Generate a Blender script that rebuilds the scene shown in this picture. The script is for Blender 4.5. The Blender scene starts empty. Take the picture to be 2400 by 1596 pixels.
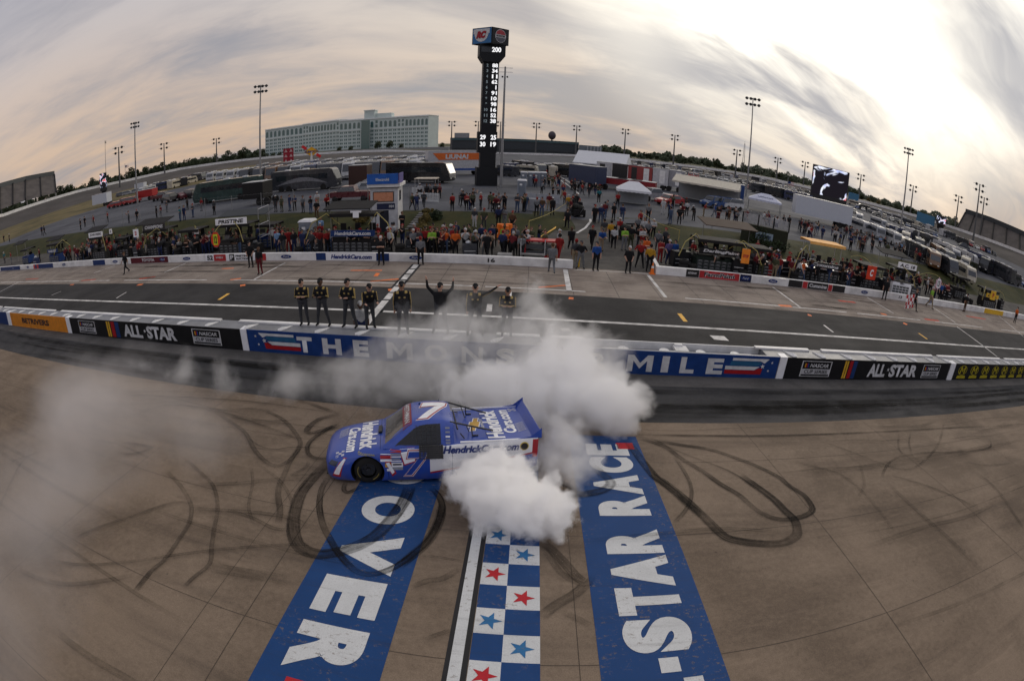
import bpy, bmesh, math, random
from mathutils import Vector, Matrix
import numpy as np
random.seed(7)
SC = bpy.context.scene
COL = SC.collection
R = math.radians
# ------------------------------------------------------------------ camera (a fisheye lens, as the photograph's)
HC = 7.4
F_PX, PITCH, ROLL, YAW, BANK = 1153.78, 0.401826, 0.0397133, 0.028946, 0.1386515
TB = math.tan(BANK)
Y0 = 11.85                      # foot of the banked race track
cam_d = bpy.data.cameras.new("camera")
cam = bpy.data.objects.new("camera", cam_d)
COL.objects.link(cam)
SC.camera = cam
cam_d.type = 'PANO'
cam_d.sensor_fit = 'HORIZONTAL'
cam_d.sensor_width = 36.0
cam_d.clip_start = 0.1
cam_d.clip_end = 20000
cam_d.panorama_type = 'FISHEYE_EQUISOLID'
cam_d.fisheye_lens = F_PX / 2400 * 36.0
cam_d.fisheye_fov = R(300)
FWD = Vector((0, math.cos(PITCH), -math.sin(PITCH)))
UPV = Vector((0, math.sin(PITCH), math.cos(PITCH)))
XV = Vector((1, 0, 0))
RZ = Matrix.Rotation(YAW, 3, 'Z')
c_, s_ = math.cos(ROLL), math.sin(ROLL)
mx = Matrix((RZ @ (XV * c_ + UPV * s_), RZ @ (XV * -s_ + UPV * c_), RZ @ (-FWD))).transposed()
cam.matrix_world = Matrix.Translation((0, 0, HC)) @ mx.to_4x4()

# ------------------------------------------------------------------ render settings
SC.render.engine = 'CYCLES'
SC.view_settings.view_transform = 'Standard'
SC.view_settings.look = 'None'
SC.view_settings.exposure = 0.0
SC.view_settings.gamma = 1.0
cy = SC.cycles
cy.use_denoising = True
cy.max_bounces = 26
cy.diffuse_bounces = 3
cy.glossy_bounces = 3
cy.transparent_max_bounces = 24
cy.volume_bounces = 24
cy.use_adaptive_sampling = True
cy.adaptive_threshold = 0.02
cy.volume_step_rate = 1.0
cy.volume_max_steps = 256
cy.caustics_reflective = False
cy.caustics_refractive = False
cy.sample_clamp_indirect = 8

# ------------------------------------------------------------------ node helpers
class NT:
    def __init__(s, tree):
        s.t = tree
        tree.nodes.clear()
    def n(s, typ, **kw):
        nd = s.t.nodes.new(typ)
        for k, v in kw.items():
            setattr(nd, k, v)
        return nd
    def put(s, sock, v):
        if v is None:
            return
        if isinstance(v, bpy.types.NodeSocket):
            s.t.links.new(v, sock)
        else:
            if isinstance(v, (tuple, list)) and sock.type == 'RGBA' and len(v) == 3:
                v = (*v, 1)
            sock.default_value = v
    def m(s, op, a, b=None, c=None, clamp=False):
        nd = s.n('ShaderNodeMath', operation=op)
        nd.use_clamp = clamp
        s.put(nd.inputs[0], a); s.put(nd.inputs[1], b); s.put(nd.inputs[2], c)
        return nd.outputs[0]
    def v(s, op, a, b=None, out=0):
        nd = s.n('ShaderNodeVectorMath', operation=op)
        s.put(nd.inputs[0], a)
        if b is not None:
            s.put(nd.inputs[3 if op == 'SCALE' else 1], b)
        return nd.outputs[out]
    def noise(s, vec, scale, detail=4, rough=0.55, dist=0.0):
        nd = s.n('ShaderNodeTexNoise')
        s.put(nd.inputs['Vector'], vec); nd.inputs['Scale'].default_value = scale
        nd.inputs['Detail'].default_value = detail; nd.inputs['Roughness'].default_value = rough
        nd.inputs['Distortion'].default_value = dist
        return nd.outputs[0]
    def ramp(s, f, stops, interp='LINEAR'):
        nd = s.n('ShaderNodeValToRGB')
        nd.color_ramp.interpolation = interp
        e = nd.color_ramp.elements
        while len(e) < len(stops):
            e.new(0.5)
        for i, (p, c) in enumerate(stops):
            e[i].position = p
            e[i].color = (c, c, c, 1) if isinstance(c, (int, float)) else (*c, 1)
        s.put(nd.inputs[0], f)
        return nd.outputs[0]
    def mix(s, f, a, b, mode='MIX'):
        nd = s.n('ShaderNodeMix', data_type='RGBA', blend_type=mode)
        s.put(nd.inputs[0], f); s.put(nd.inputs[6], a); s.put(nd.inputs[7], b)
        return nd.outputs[2]
    def maprange(s, f, a, b, c=0., d=1., typ='SMOOTHSTEP'):
        nd = s.n('ShaderNodeMapRange', interpolation_type=typ)
        s.put(nd.inputs[0], f); s.put(nd.inputs[1], a); s.put(nd.inputs[2], b); s.put(nd.inputs[3], c); s.put(nd.inputs[4], d)
        return nd.outputs[0]
    def xyz(s, v):
        nd = s.n('ShaderNodeSeparateXYZ'); s.put(nd.inputs[0], v)
        return nd.outputs
    def comb(s, x, y, z):
        nd = s.n('ShaderNodeCombineXYZ'); s.put(nd.inputs[0], x); s.put(nd.inputs[1], y); s.put(nd.inputs[2], z)
        return nd.outputs[0]

# ------------------------------------------------------------------ world: dusk sky, streaked cloud, bright in the west
SUN_AZ, SUN_EL = R(34), R(20)      # azimuth to the right of straight ahead (+Y)
world = bpy.data.worlds.new("World")
SC.world = world
world.use_nodes = True
w = NT(world.node_tree)
tc = w.n('ShaderNodeTexCoord').outputs['Generated']
dx, dy, dz = w.xyz(tc)
sky = w.n('ShaderNodeTexSky', sky_type='NISHITA')
sky.sun_disc = False
sky.sun_elevation = SUN_EL
sky.sun_rotation = SUN_AZ
sky.air_density = 1.2
sky.dust_density = 3.0
nish = w.v('SCALE', sky.outputs[0], 0.07)
zc = w.m('MAXIMUM', dz, 0.0)
den = w.m('ADD', zc, 0.24)
px_ = w.m('DIVIDE', dx, den)
py_ = w.m('DIVIDE', dy, den)
pv = w.comb(w.m('ADD', w.m('MULTIPLY', px_, 0.42), w.m('MULTIPLY', py_, 0.22)), w.m('ADD', w.m('MULTIPLY', py_, 1.0), w.m('MULTIPLY', px_, -0.34)), 0.0)
warp = w.noise(pv, 0.8, 3)
pv2 = w.v('ADD', pv, w.comb(warp, w.m('MULTIPLY', warp, 0.7), 0.3))
n1 = w.noise(pv2, 1.05, 8, 0.55, 0.1)
n2 = w.noise(pv2, 3.6, 7, 0.62, 0.25)
cl = w.m('ADD', w.m('MULTIPLY', n1, 0.77), w.m('MULTIPLY', n2, 0.23))
cloud = w.maprange(cl, 0.39, 0.61)
# two heavier cloud banks: one low on the right, one closing the right edge
def lobe(azd, eld, c0, c1):
    v_ = (math.sin(R(azd)) * math.cos(R(eld)), math.cos(R(azd)) * math.cos(R(eld)), math.sin(R(eld)))
    return w.maprange(w.v('DOT_PRODUCT', w.v('NORMALIZE', tc), v_, out=1), math.cos(R(c0)), math.cos(R(c1)))
n5 = w.noise(pv2, 0.9, 7, 0.6, 0.3)
bankc = w.m('MAXIMUM', w.m('MULTIPLY', lobe(66, 26, 24, 8), w.maprange(n5, .34, .56)), w.m('MULTIPLY', lobe(31, 10, 22, 5), w.maprange(n5, .36, .54)))
cloud = w.m('MAXIMUM', cloud, bankc)
sunv = (math.sin(SUN_AZ) * math.cos(R(31)), math.cos(SUN_AZ) * math.cos(R(31)), math.sin(R(31)))
glow = w.v('DOT_PRODUCT', w.v('NORMALIZE', tc), sunv, out=1)
g1 = w.maprange(glow, 0.80, 0.955)
g2 = w.maprange(glow, 0.25, 0.97)
west = w.maprange(dy, -0.5, 0.75)
gapc = w.mix(w.maprange(dz, 0.0, 0.42), (0.80, 0.58, 0.42), (0.68, 0.645, 0.655))
cloudc = w.mix(w.maprange(dz, 0.02, 0.5), (0.39, 0.385, 0.42), (0.42, 0.405, 0.45))
base = w.mix(cloud, gapc, cloudc)
base = w.mix(w.m('MULTIPLY', bankc, .55), base, (0.30, 0.305, 0.35))
base = w.mix(0.12, base, nish)
lowk = w.maprange(dz, 0.02, 0.30, 0.42, 1.0)
base = w.mix(w.m('MULTIPLY', w.m('MULTIPLY', g2, lowk), w.m('SUBTRACT', 0.70, w.m('MULTIPLY', cloud, 0.52))), base, (0.98, 0.88, 0.74))
base = w.mix(w.m('MULTIPLY', g1, w.m('SUBTRACT', 1.0, w.m('MULTIPLY', cloud, 0.50))), base, (1.85, 1.75, 1.52))
wisp = w.maprange(w.noise(pv2, 1.5, 6, .55, .1), .38, .60)
base = w.mix(w.m('MULTIPLY', w.m('MULTIPLY', bankc, wisp), .85), base, (0.40, 0.405, 0.455))
east_lifted = w.v('MULTIPLY', base, (1.14, 1.20, 1.32))  # sky behind the camera brightened and cooled, added light for smoke and ground
base = w.mix(west, east_lifted, base)
low = w.maprange(dz, -0.12, -0.01)
base = w.mix(low, (0.10, 0.09, 0.08), base)
bg = w.n('ShaderNodeBackground')
w.put(bg.inputs[0], base)
bg.inputs[1].default_value = 0.90
wo = w.n('ShaderNodeOutputWorld')
w.t.links.new(bg.outputs[0], wo.inputs[0])

sun_d = bpy.data.lights.new("sun", 'SUN')
sun_d.energy = 0.55
sun_d.angle = R(18)
sun_d.color = (1.0, 0.90, 0.78)
sun = bpy.data.objects.new("sun", sun_d)
COL.objects.link(sun)
sdir = Vector((math.sin(SUN_AZ) * math.cos(SUN_EL), math.cos(SUN_AZ) * math.cos(SUN_EL), math.sin(SUN_EL)))
sun.rotation_euler = sdir.to_track_quat('Z', 'Y').to_euler()

# ------------------------------------------------------------------ photograph geometry: pixel (2400 x 1596) to a point on the ground
def ray(px, py):
    x, y = px - 1200, 798 - py
    r = math.hypot(x, y) + 1e-9
    th = 2 * math.asin(min(1, r / 2 / F_PX))
    d = Vector((x / r * math.sin(th), y / r * math.sin(th), -math.cos(th)))
    return (mx @ d).normalized()
def at(px, py, z=None):
    """where the ground (height field) is seen at this spot of the photograph"""
    r = ray(px, py)
    zz = 0.0 if z is None else z
    p = Vector((0, 0, 0))
    for _ in range(1 if z is not None else 12):
        k = (HC - zz) / -r.z
        p = Vector((r.x * k, r.y * k, zz))
        if z is None:
            zz = 0.5 * zz + 0.5 * hgt(p.x, p.y)
    if z is None:
        p.z = hgt(p.x, p.y)
    return p
def attrack(px, py, lift=0.0):
    r = ray(px, py)
    k = (Y0 * TB - HC) / (r.z + r.y * TB)
    return Vector((r.x * k, r.y * k, HC + r.z * k + lift))
def az(px, py):
    r = ray(px, py)
    return math.atan2(r.x, r.y)
def far(px, py, dist):
    """point in the direction of this spot at horizontal distance dist"""
    r = ray(px, py)
    k = dist / math.hypot(r.x, r.y)
    return Vector((r.x * k, r.y * k, HC + r.z * k))
def bow(x):
    x = max(-90, min(90, x))
    return 0.0006 * x * x
def sstep(t):
    t = max(0., min(1., t))
    return t * t * (3 - 2 * t)
ZI = 0.9
def hgt(x, y):
    yy = y - bow(x)
    if yy < 30:
        return 0.0
    side = ZI * sstep((yy - 36.5) / 8.5)
    ramp = ZI * sstep((yy - 31) / 26)
    xl = 0.6 + 0.33 * max(0, yy - 37)
    xr = 11.5 - 0.15 * max(0, yy - 38)
    t = min(sstep((x - xl + .6) / 1.2), 1 - sstep((x - xr + .6) / 1.2))
    return side * (1 - t) + ramp * t

# ------------------------------------------------------------------ materials
MATS = {}
def principled(name, col, rough=0.6, metal=0.0, var=0.12, scale=3.0, bump=0.0, spec=0.5, coat=0.0, emit=None, es=0.0, dirt=0.0):
    if name in MATS:
        return MATS[name]
    m = bpy.data.materials.new(name)
    m.use_nodes = True
    t = NT(m.node_tree)
    b = t.n('ShaderNodeBsdfPrincipled')
    o = t.n('ShaderNodeOutputMaterial')
    t.t.links.new(b.outputs[0], o.inputs[0])
    co = t.n('ShaderNodeTexCoord').outputs['Object']
    nz = t.noise(co, scale, 5, 0.6)
    f = t.maprange(nz, 0.3, 0.7)
    lo = tuple(c * (1 - var) for c in col)
    hi = tuple(min(1, c * (1 + var)) for c in col)
    c = t.mix(f, lo, hi)
    if dirt:
        nd = t.noise(co, scale * 0.31, 6, 0.65, 0.5)
        c = t.mix(t.m('MULTIPLY', t.maprange(nd, 0.45, 0.75), dirt), c, (0.045, 0.04, 0.035))
    t.put(b.inputs['Base Color'], c)
    t.put(b.inputs['Roughness'], t.maprange(nz, 0.2, 0.8, max(0, rough - .08), min(1, rough + .08)))
    b.inputs['Metallic'].default_value = metal
    b.inputs['Specular IOR Level'].default_value = spec if (rough < .45 or metal) else min(spec, .22)
    b.inputs['Coat Weight'].default_value = coat
    if bump:
        bp = t.n('ShaderNodeBump')
        bp.inputs['Strength'].default_value = bump
        bp.inputs['Distance'].default_value = 0.02
        t.put(bp.inputs['Height'], t.noise(co, scale * 6, 4))
        t.put(b.inputs['Normal'], bp.outputs[0])
    if emit:
        b.inputs['Emission Color'].default_value = (*emit, 1)
        b.inputs['Emission Strength'].default_value = es
    MATS[name] = m
    return m
P = principled
white = P('white_paint', (0.72, 0.71, 0.69), 0.5, dirt=0.25, scale=1.5)
white_clean = P('white_vinyl', (0.78, 0.78, 0.79), 0.45, var=0.05)
grey = P('grey_paint', (0.30, 0.31, 0.32), 0.5, dirt=0.15)
dgrey = P('dark_grey', (0.075, 0.077, 0.08), 0.5)
black = P('black_paint', (0.012, 0.012, 0.013), 0.4)
blackm = P('matt_black', (0.016, 0.015, 0.015), 0.8)
rubber = P('rubber', (0.018, 0.017, 0.016), 0.85, bump=0.3)
steel = P('steel', (0.42, 0.43, 0.45), 0.35, 0.8)
alu = P('aluminium', (0.55, 0.56, 0.58), 0.35, 0.7)
red = P('red_paint', (0.42, 0.02, 0.025), 0.4)
blue = P('blue_paint', (0.015, 0.06, 0.26), 0.45)
navy = P('navy_paint', (0.012, 0.035, 0.13), 0.45)
yellow = P('yellow_paint', (0.70, 0.42, 0.03), 0.5)
orange = P('orange_paint', (0.75, 0.17, 0.02), 0.5)
hivis = P('hi_vis_green', (0.35, 0.68, 0.06), 0.7)
hivo = P('hi_vis_orange', (0.9, 0.16, 0.03), 0.7)
glass = P('dark_glass', (0.02, 0.024, 0.028), 0.08, spec=0.8)
galv = P('galvanised', (0.25, 0.25, 0.25), 0.5, 0.5)

# ------------------------------------------------------------------ object helpers
def tag(o, label=None, cat=None, group=None, kind=None):
    if label: o['label'] = label
    if cat: o['category'] = cat
    if group: o['group'] = group
    if kind: o['kind'] = kind
    return o
def empty(name, loc=(0, 0, 0), rz=0.0, **kw):
    o = bpy.data.objects.new(name, None)
    COL.objects.link(o)
    o.location = loc
    o.rotation_euler = (0, 0, rz)
    return tag(o, **kw)
class MB:
    def __init__(s):
        s.v = []; s.f = []; s.mi = []
    def quad(s, a, b, c, d, m=0):
        n = len(s.v); s.v += [tuple(a), tuple(b), tuple(c), tuple(d)]; s.f.append((n, n + 1, n + 2, n + 3)); s.mi.append(m)
        return s
    def poly(s, pts, m=0):
        n = len(s.v); s.v += [tuple(p) for p in pts]; s.f.append(tuple(range(n, n + len(pts)))); s.mi.append(m)
        return s
    def box(s, c, d, m=0, rz=0.0, taper=None, rx=0.0, ry=0.0):
        hx, hy, hz = d[0] / 2, d[1] / 2, d[2] / 2
        tx, ty = taper if taper else (1, 1)
        rot = Matrix.Rotation(rz, 3, 'Z') @ Matrix.Rotation(ry, 3, 'Y') @ Matrix.Rotation(rx, 3, 'X')
        n = len(s.v)
        for z, kx, ky in ((-hz, 1, 1), (hz, tx, ty)):
            for x, y in ((-hx, -hy), (hx, -hy), (hx, hy), (-hx, hy)):
                p = rot @ Vector((x * kx, y * ky, z)) + Vector(c)
                s.v.append(tuple(p))
        for f in ((0, 3, 2, 1), (4, 5, 6, 7), (0, 1, 5, 4), (1, 2, 6, 5), (2, 3, 7, 6), (3, 0, 4, 7)):
            s.f.append(tuple(n + i for i in f)); s.mi.append(m)
        return s
    def tube(s, p0, p1, r0, r1=None, m=0, k=8, cap=True):
        r1 = r0 if r1 is None else r1
        p0, p1 = Vector(p0), Vector(p1)
        d = p1 - p0
        if d.length < 1e-6: return s
        d.normalize()
        a = d.orthogonal().normalized(); b = d.cross(a)
        n = len(s.v)
        for p, r in ((p0, r0), (p1, r1)):
            for i in range(k):
                t = 2 * math.pi * i / k
                s.v.append(tuple(p + a * (r * math.cos(t)) + b * (r * math.sin(t))))
        for i in range(k):
            j = (i + 1) % k
            s.f.append((n + i, n + j, n + k + j, n + k + i)); s.mi.append(m)
        if cap:
            s.f.append(tuple(n + i for i in reversed(range(k)))); s.mi.append(m)
            s.f.append(tuple(n + k + i for i in range(k))); s.mi.append(m)
        return s
    def path(s, pts, r, m=0, k=6):
        for a, b in zip(pts, pts[1:]):
            s.tube(a, b, r, r, m, k)
        return s
    def ball(s, c, r, m=0, u=10, vv=6, rot=None):
        c = Vector(c); r = Vector((r, r, r)) if isinstance(r, (int, float)) else Vector(r)
        n = len(s.v)
        def pt(i, j):
            t = math.pi * j / vv; f = 2 * math.pi * i / u
            p = Vector((r.x * math.sin(t) * math.cos(f), r.y * math.sin(t) * math.sin(f), r.z * math.cos(t)))
            return tuple(c + (rot @ p if rot else p))
        s.v.append(pt(0, 0))
        for j in range(1, vv):
            for i in range(u): s.v.append(pt(i, j))
        s.v.append(pt(0, vv))
        for i in range(u):
            k = (i + 1) % u
            s.f.append((n, n + 1 + i, n + 1 + k)); s.mi.append(m)
            for j in range(vv - 2):
                a = n + 1 + j * u
                s.f.append((a + i, a + u + i, a + u + k, a + k)); s.mi.append(m)
            a = n + 1 + (vv - 2) * u
            s.f.append((a + i, n + 1 + (vv - 1) * u, a + k)); s.mi.append(m)
        return s
    def prism(s, pts, d, m=0, side=None):
        """closed outline pts (3-D, planar) pushed along vector d"""
        d = Vector(d); n = len(s.v); k = len(pts)
        s.v += [tuple(p) for p in pts] + [tuple(Vector(p) + d) for p in pts]
        s.f.append(tuple(n + i for i in reversed(range(k)))); s.mi.append(m)
        s.f.append(tuple(n + k + i for i in range(k))); s.mi.append(m)
        for i in range(k):
            j = (i + 1) % k
            s.f.append((n + i, n + j, n + k + j, n + k + i)); s.mi.append(m if side is None else side)
        return s
    def build(s, name, mats, parent=None, smooth=False, loc=None, **kw):
        me = bpy.data.meshes.new(name)
        me.from_pydata(s.v, [], s.f)
        mats = mats if isinstance(mats, (list, tuple)) else [mats]
        for m in mats: me.materials.append(m)
        if len(mats) > 1: me.polygons.foreach_set('material_index', s.mi)
        if smooth: me.polygons.foreach_set('use_smooth', [True] * len(s.f))
        me.update()
        bm = bmesh.new(); bm.from_mesh(me)
        bmesh.ops.recalc_face_normals(bm, faces=bm.faces)
        bm.to_mesh(me); bm.free()
        o = bpy.data.objects.new(name, me)
        COL.objects.link(o)
        if parent: o.parent = parent
        if loc is not None: o.location = loc
        return tag(o, **kw)
def copy_tree(o, parent=None):
    c = o.copy(); COL.objects.link(c)
    if parent: c.parent = parent
    for ch in o.children: copy_tree(ch, c)
    return c
_txt = {}
def text_mesh(s, bold=0.02, shear=0.0, extr=0.0, align='CENTER', gap=1.0):
    key = (s, bold, shear, extr, align, gap)
    if key in _txt: return _txt[key]
    if s in ('M', 'MM'):      # drawn by hand: the built-in M fills up when thickened
        me = bpy.data.meshes.new('lettering'); V, Fc = [], []
        for k in range(len(s)):
            o_ = k * 1.15; t_ = .23
            for poly in (((0, 0), (t_, 0), (t_, 1), (0, 1)), ((1 - t_, 0), (1, 0), (1, 1), (1 - t_, 1)), ((t_, 1), (t_, .66), (.5, .18), (.5, .52)), ((1 - t_, 1), (.5, .52), (.5, .18), (1 - t_, .66))):
                n_ = len(V); V += [(o_ + x + shear * y * .5, y, 0) for x, y in poly]; Fc.append(tuple(range(n_, n_ + 4)))
        w_t = max(v[0] for v in V); me.from_pydata([(v[0] - w_t / 2, v[1] - .5, 0) for v in V], [], Fc)
        _txt[key] = (me, w_t, 1.0)
        return _txt[key]
    cu = bpy.data.curves.new('lettering', 'FONT')
    cu.body = s; cu.size = 1; cu.offset = bold; cu.shear = shear; cu.extrude = extr
    cu.resolution_u = 10 if len(s) == 1 else 3; cu.align_x = align; cu.align_y = 'CENTER' if align == 'CENTER' else 'BOTTOM_BASELINE'
    cu.space_character = gap
    to = bpy.data.objects.new('lettering', cu)
    COL.objects.link(to)
    dg = bpy.context.evaluated_depsgraph_get()
    dg.update()
    me = bpy.data.meshes.new_from_object(to.evaluated_get(dg))
    bpy.data.objects.remove(to); bpy.data.curves.remove(cu)
    me.name = 'lettering'
    xs = [v.co.x for v in me.vertices]; ys = [v.co.y for v in me.vertices]
    if align == 'CENTER' and xs:
        cx, cy_ = (min(xs) + max(xs)) / 2, (min(ys) + max(ys)) / 2
        for v in me.vertices: v.co.x -= cx; v.co.y -= cy_
    _txt[key] = (me, max(xs) - min(xs) if xs else 1, max(ys) - min(ys) if ys else 1)
    return _txt[key]
def lettering(s, o, right, up, w, h, mat, parent=None, bold=0.02, shear=0.0, name='lettering', warp=None, gap=1.0, fine=0):
    """text s centred on o, w wide along right, h high along up"""
    me, tw, th = text_mesh(s, bold, shear, gap=gap)
    me = me.copy()
    right, up, o = Vector(right).normalized(), Vector(up).normalized(), Vector(o)
    if fine:
        bm = bmesh.new(); bm.from_mesh(me); bmesh.ops.triangulate(bm, faces=bm.faces)
        for _ in range(3):
            es = [e for e in bm.edges if math.hypot((e.verts[0].co.x - e.verts[1].co.x) / tw * w, (e.verts[0].co.y - e.verts[1].co.y) / th * h) > fine]
            if not es: break
            bmesh.ops.subdivide_edges(bm, edges=es, cuts=1); bmesh.ops.triangulate(bm, faces=bm.faces)
        bm.to_mesh(me); bm.free()
    for v in me.vertices:
        p = o + right * (v.co.x / tw * w) + up * (v.co.y / th * h)
        if warp: p = warp(p)
        v.co = p
    me.materials.clear(); me.materials.append(mat)
    ob = bpy.data.objects.new(name, me)
    COL.objects.link(ob)
    if parent: ob.parent = parent
    return ob
def star_pts(o, right, up, r, rot=0.0, inner=0.4):
    o, right, up = Vector(o), Vector(right), Vector(up)
    out = []
    for i in range(10):
        a = rot + math.pi / 2 + i * math.pi / 5
        q = r if i % 2 == 0 else r * inner
        out.append(o + right * (q * math.cos(a)) + up * (q * math.sin(a)))
    return out
def star(mb, o, right, up, r, rot=0.0, m=0, inner=0.4):
    pts = star_pts(o, right, up, r, rot, inner)
    for i in range(5):       # five points and the middle, so that the faces stay convex
        mb.poly([pts[2 * i - 1], pts[2 * i], pts[2 * i + 1]], m)
    mb.poly([pts[1], pts[3], pts[5], pts[7], pts[9]], m)
# ================================================================== GROUND, PIT ROAD, RACE TRACK
def ground_mat(name, lo, hi, scale=0.35, streak=None, rough=0.85, fine=9.0, stain=(0.05, 0.04, 0.035), st=0.35, bump=0.15, sc2=0.15, cracks=False):
    m = bpy.data.materials.new(name); m.use_nodes = True
    t = NT(m.node_tree)
    b = t.n('ShaderNodeBsdfPrincipled'); o = t.n('ShaderNodeOutputMaterial')
    t.t.links.new(b.outputs[0], o.inputs[0])
    co = t.n('ShaderNodeTexCoord').outputs['Object']
    n1 = t.noise(co, scale, 7, 0.62, 0.3)
    n2 = t.noise(co, fine, 5, 0.7)
    c = t.mix(t.maprange(t.m('ADD', t.m('MULTIPLY', n1, .7), t.m('MULTIPLY', n2, .3)), 0.36, 0.62), lo, hi)
    sv = t.v('MULTIPLY', co, (sc2 * .35, sc2 * 2.6, 1.0)) if streak == 'x' else t.v('MULTIPLY', co, (sc2, sc2, 1.0))
    n3 = t.noise(sv, 1.0, 8, 0.68, 0.6)
    c = t.mix(t.m('MULTIPLY', t.maprange(n3, 0.47, 0.78), st), c, stain)
    vo = t.n('ShaderNodeTexVoronoi', feature='F1'); t.put(vo.inputs['Vector'], co); vo.inputs['Scale'].default_value = 1.3
    spk = t.m('LESS_THAN', vo.outputs['Distance'], 0.035)
    c = t.mix(t.m('MULTIPLY', spk, 0.5), c, (0.03, 0.028, 0.025))
    if cracks:
        gr = t.noise(co, 55, 2, .8)
        c = t.mix(t.maprange(gr, .35, .7, .0, .38), c, stain)
        lt_ = t.noise(t.v('MULTIPLY', co, (.5, 3.2, 1)), 1.0, 6, .7)
        c = t.mix(t.maprange(lt_, .54, .74, 0, .35), c, tuple(min(1, k * 1.25) for k in hi))
    t.put(b.inputs['Base Color'], c)
    b.inputs['Specular IOR Level'].default_value = .16
    t.put(b.inputs['Roughness'], t.maprange(n3, 0.3, 0.7, rough - .06, min(1, rough + .08)))
    bp = t.n('ShaderNodeBump'); bp.inputs['Strength'].default_value = bump; bp.inputs['Distance'].default_value = 0.01
    t.put(bp.inputs['Height'], t.noise(co, 40, 3)); t.put(b.inputs['Normal'], bp.outputs[0])
    return m
m_conc = ground_mat('track_concrete', (0.150, 0.112, 0.080), (0.250, 0.190, 0.138), 0.30, 'x', st=0.56, sc2=0.30, cracks=True)
m_box = ground_mat('pit_concrete', (0.22, 0.18, 0.15), (0.33, 0.28, 0.235), 0.5, 'x', st=0.62, sc2=0.55, cracks=True)
m_apron = ground_mat('apron_asphalt', (0.034, 0.034, 0.036), (0.066, 0.064, 0.064), 0.4, 'x', stain=(0.014, 0.014, 0.015), st=0.8, sc2=0.5)
m_strip = ground_mat('apron_grey', (0.075, 0.072, 0.068), (0.13, 0.122, 0.115), 0.5, 'x', stain=(0.03, 0.03, 0.03), st=0.6, sc2=0.5)
m_pit = ground_mat('pit_asphalt', (0.026, 0.025, 0.025), (0.048, 0.046, 0.045), 0.35, 'x', stain=(0.07, 0.065, 0.06), st=0.35, sc2=0.3)
m_stall = ground_mat('stall_asphalt', (0.05, 0.048, 0.046), (0.095, 0.088, 0.08), 0.5, st=0.5, sc2=0.6)
m_inf = ground_mat('infield_asphalt', (0.052, 0.055, 0.066), (0.10, 0.104, 0.118), 0.12, 'x', stain=(0.05, 0.05, 0.055), st=0.6, sc2=0.12)
m_grass = ground_mat('grass', (0.014, 0.020, 0.005), (0.040, 0.040, 0.010), 0.5, stain=(0.085, 0.065, 0.025), st=0.5, sc2=0.35, fine=14, bump=0.9)
m_earth = ground_mat('far_ground', (0.03, 0.04, 0.015), (0.10, 0.09, 0.05), 0.02, st=0.3, sc2=0.02)

def sheet(name, y0, y1, z, mat, x0=-110, x1=110, dx=3.0, ny=1, zf=None, kind='structure', parent=None):
    me = MB()
    n = int((x1 - x0) / dx)
    xs = [x0 + (x1 - x0) * i / n for i in range(n + 1)]
    base = {}
    for j in range(ny + 1):
        for i, x in enumerate(xs):
            y = y0 + (y1 - y0) * j / ny
            yy = y + bow(x)
            base[i, j] = len(me.v)
            me.v.append((x, yy, (zf(x, yy) if zf else z)))
    for j in range(ny):
        for i in range(n):
            me.f.append((base[i, j], base[i + 1, j], base[i + 1, j + 1], base[i, j + 1])); me.mi.append(0)
    return me.build(name, mat, parent, kind=kind)
def trz(x, y):
    return (Y0 - (y - bow(x))) * TB
# one sheet to the horizon, well below the paved sheets
g = MB()
g.quad((-3000, -1500, -.35), (3000, -1500, -.35), (3000, 3500, -.35), (-3000, 3500, -.35))
g.build('ground', m_earth, kind='structure')
track = sheet('race_track', -7, Y0, 0, m_conc, ny=14, zf=trz)
apron = sheet('track_apron', Y0, 14.15, 0.0, m_apron)
sheet('apron_strip', 14.15, 15.3, 0.0, m_strip)
pitroad = sheet('pit_road', 15.3, 23.6, 0.0, m_pit)
pitbox = sheet('pit_box_concrete', 23.6, 29.3, 0.0, m_box)
sheet('pit_stall_pavement', 29.3, 36.6, 0.0, m_stall, ny=12, zf=hgt)
# grass bank and infield, following the height field
bank = MB()
xs = [-200 + i * 2.0 for i in range(201)]
ys = [36.6 + j * .6 for j in range(20)]
idx = {}
for j, y in enumerate(ys):
    for i, x in enumerate(xs):
        yy = y + bow(x); idx[i, j] = len(bank.v); bank.v.append((x, yy, hgt(x, yy)))
for j in range(len(ys) - 1):
    for i in range(len(xs) - 1):
        bank.f.append((idx[i, j], idx[i + 1, j], idx[i + 1, j + 1], idx[i, j + 1])); bank.mi.append(0)
bank.build('grass_bank', m_grass, smooth=True, kind='structure')
inf = MB()
xs = [-260 + i * 4.0 for i in range(131)]
ys = [45.2, 47, 49, 51, 53, 55, 58, 62, 80, 120, 200, 300]
idx = {}
for j, y in enumerate(ys):
    for i, x in enumerate(xs):
        yy = y + (bow(x) if y < 60 else bow(x) * max(0, (120 - y) / 60)); idx[i, j] = len(inf.v); inf.v.append((x, yy, hgt(x, yy) + .006))
for j in range(len(ys) - 1):
    for i in range(len(xs) - 1):
        inf.f.append((idx[i, j], idx[i + 1, j], idx[i + 1, j + 1], idx[i, j + 1])); inf.mi.append(0)
inf.build('infield_pavement', m_inf, smooth=True, kind='structure')
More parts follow.
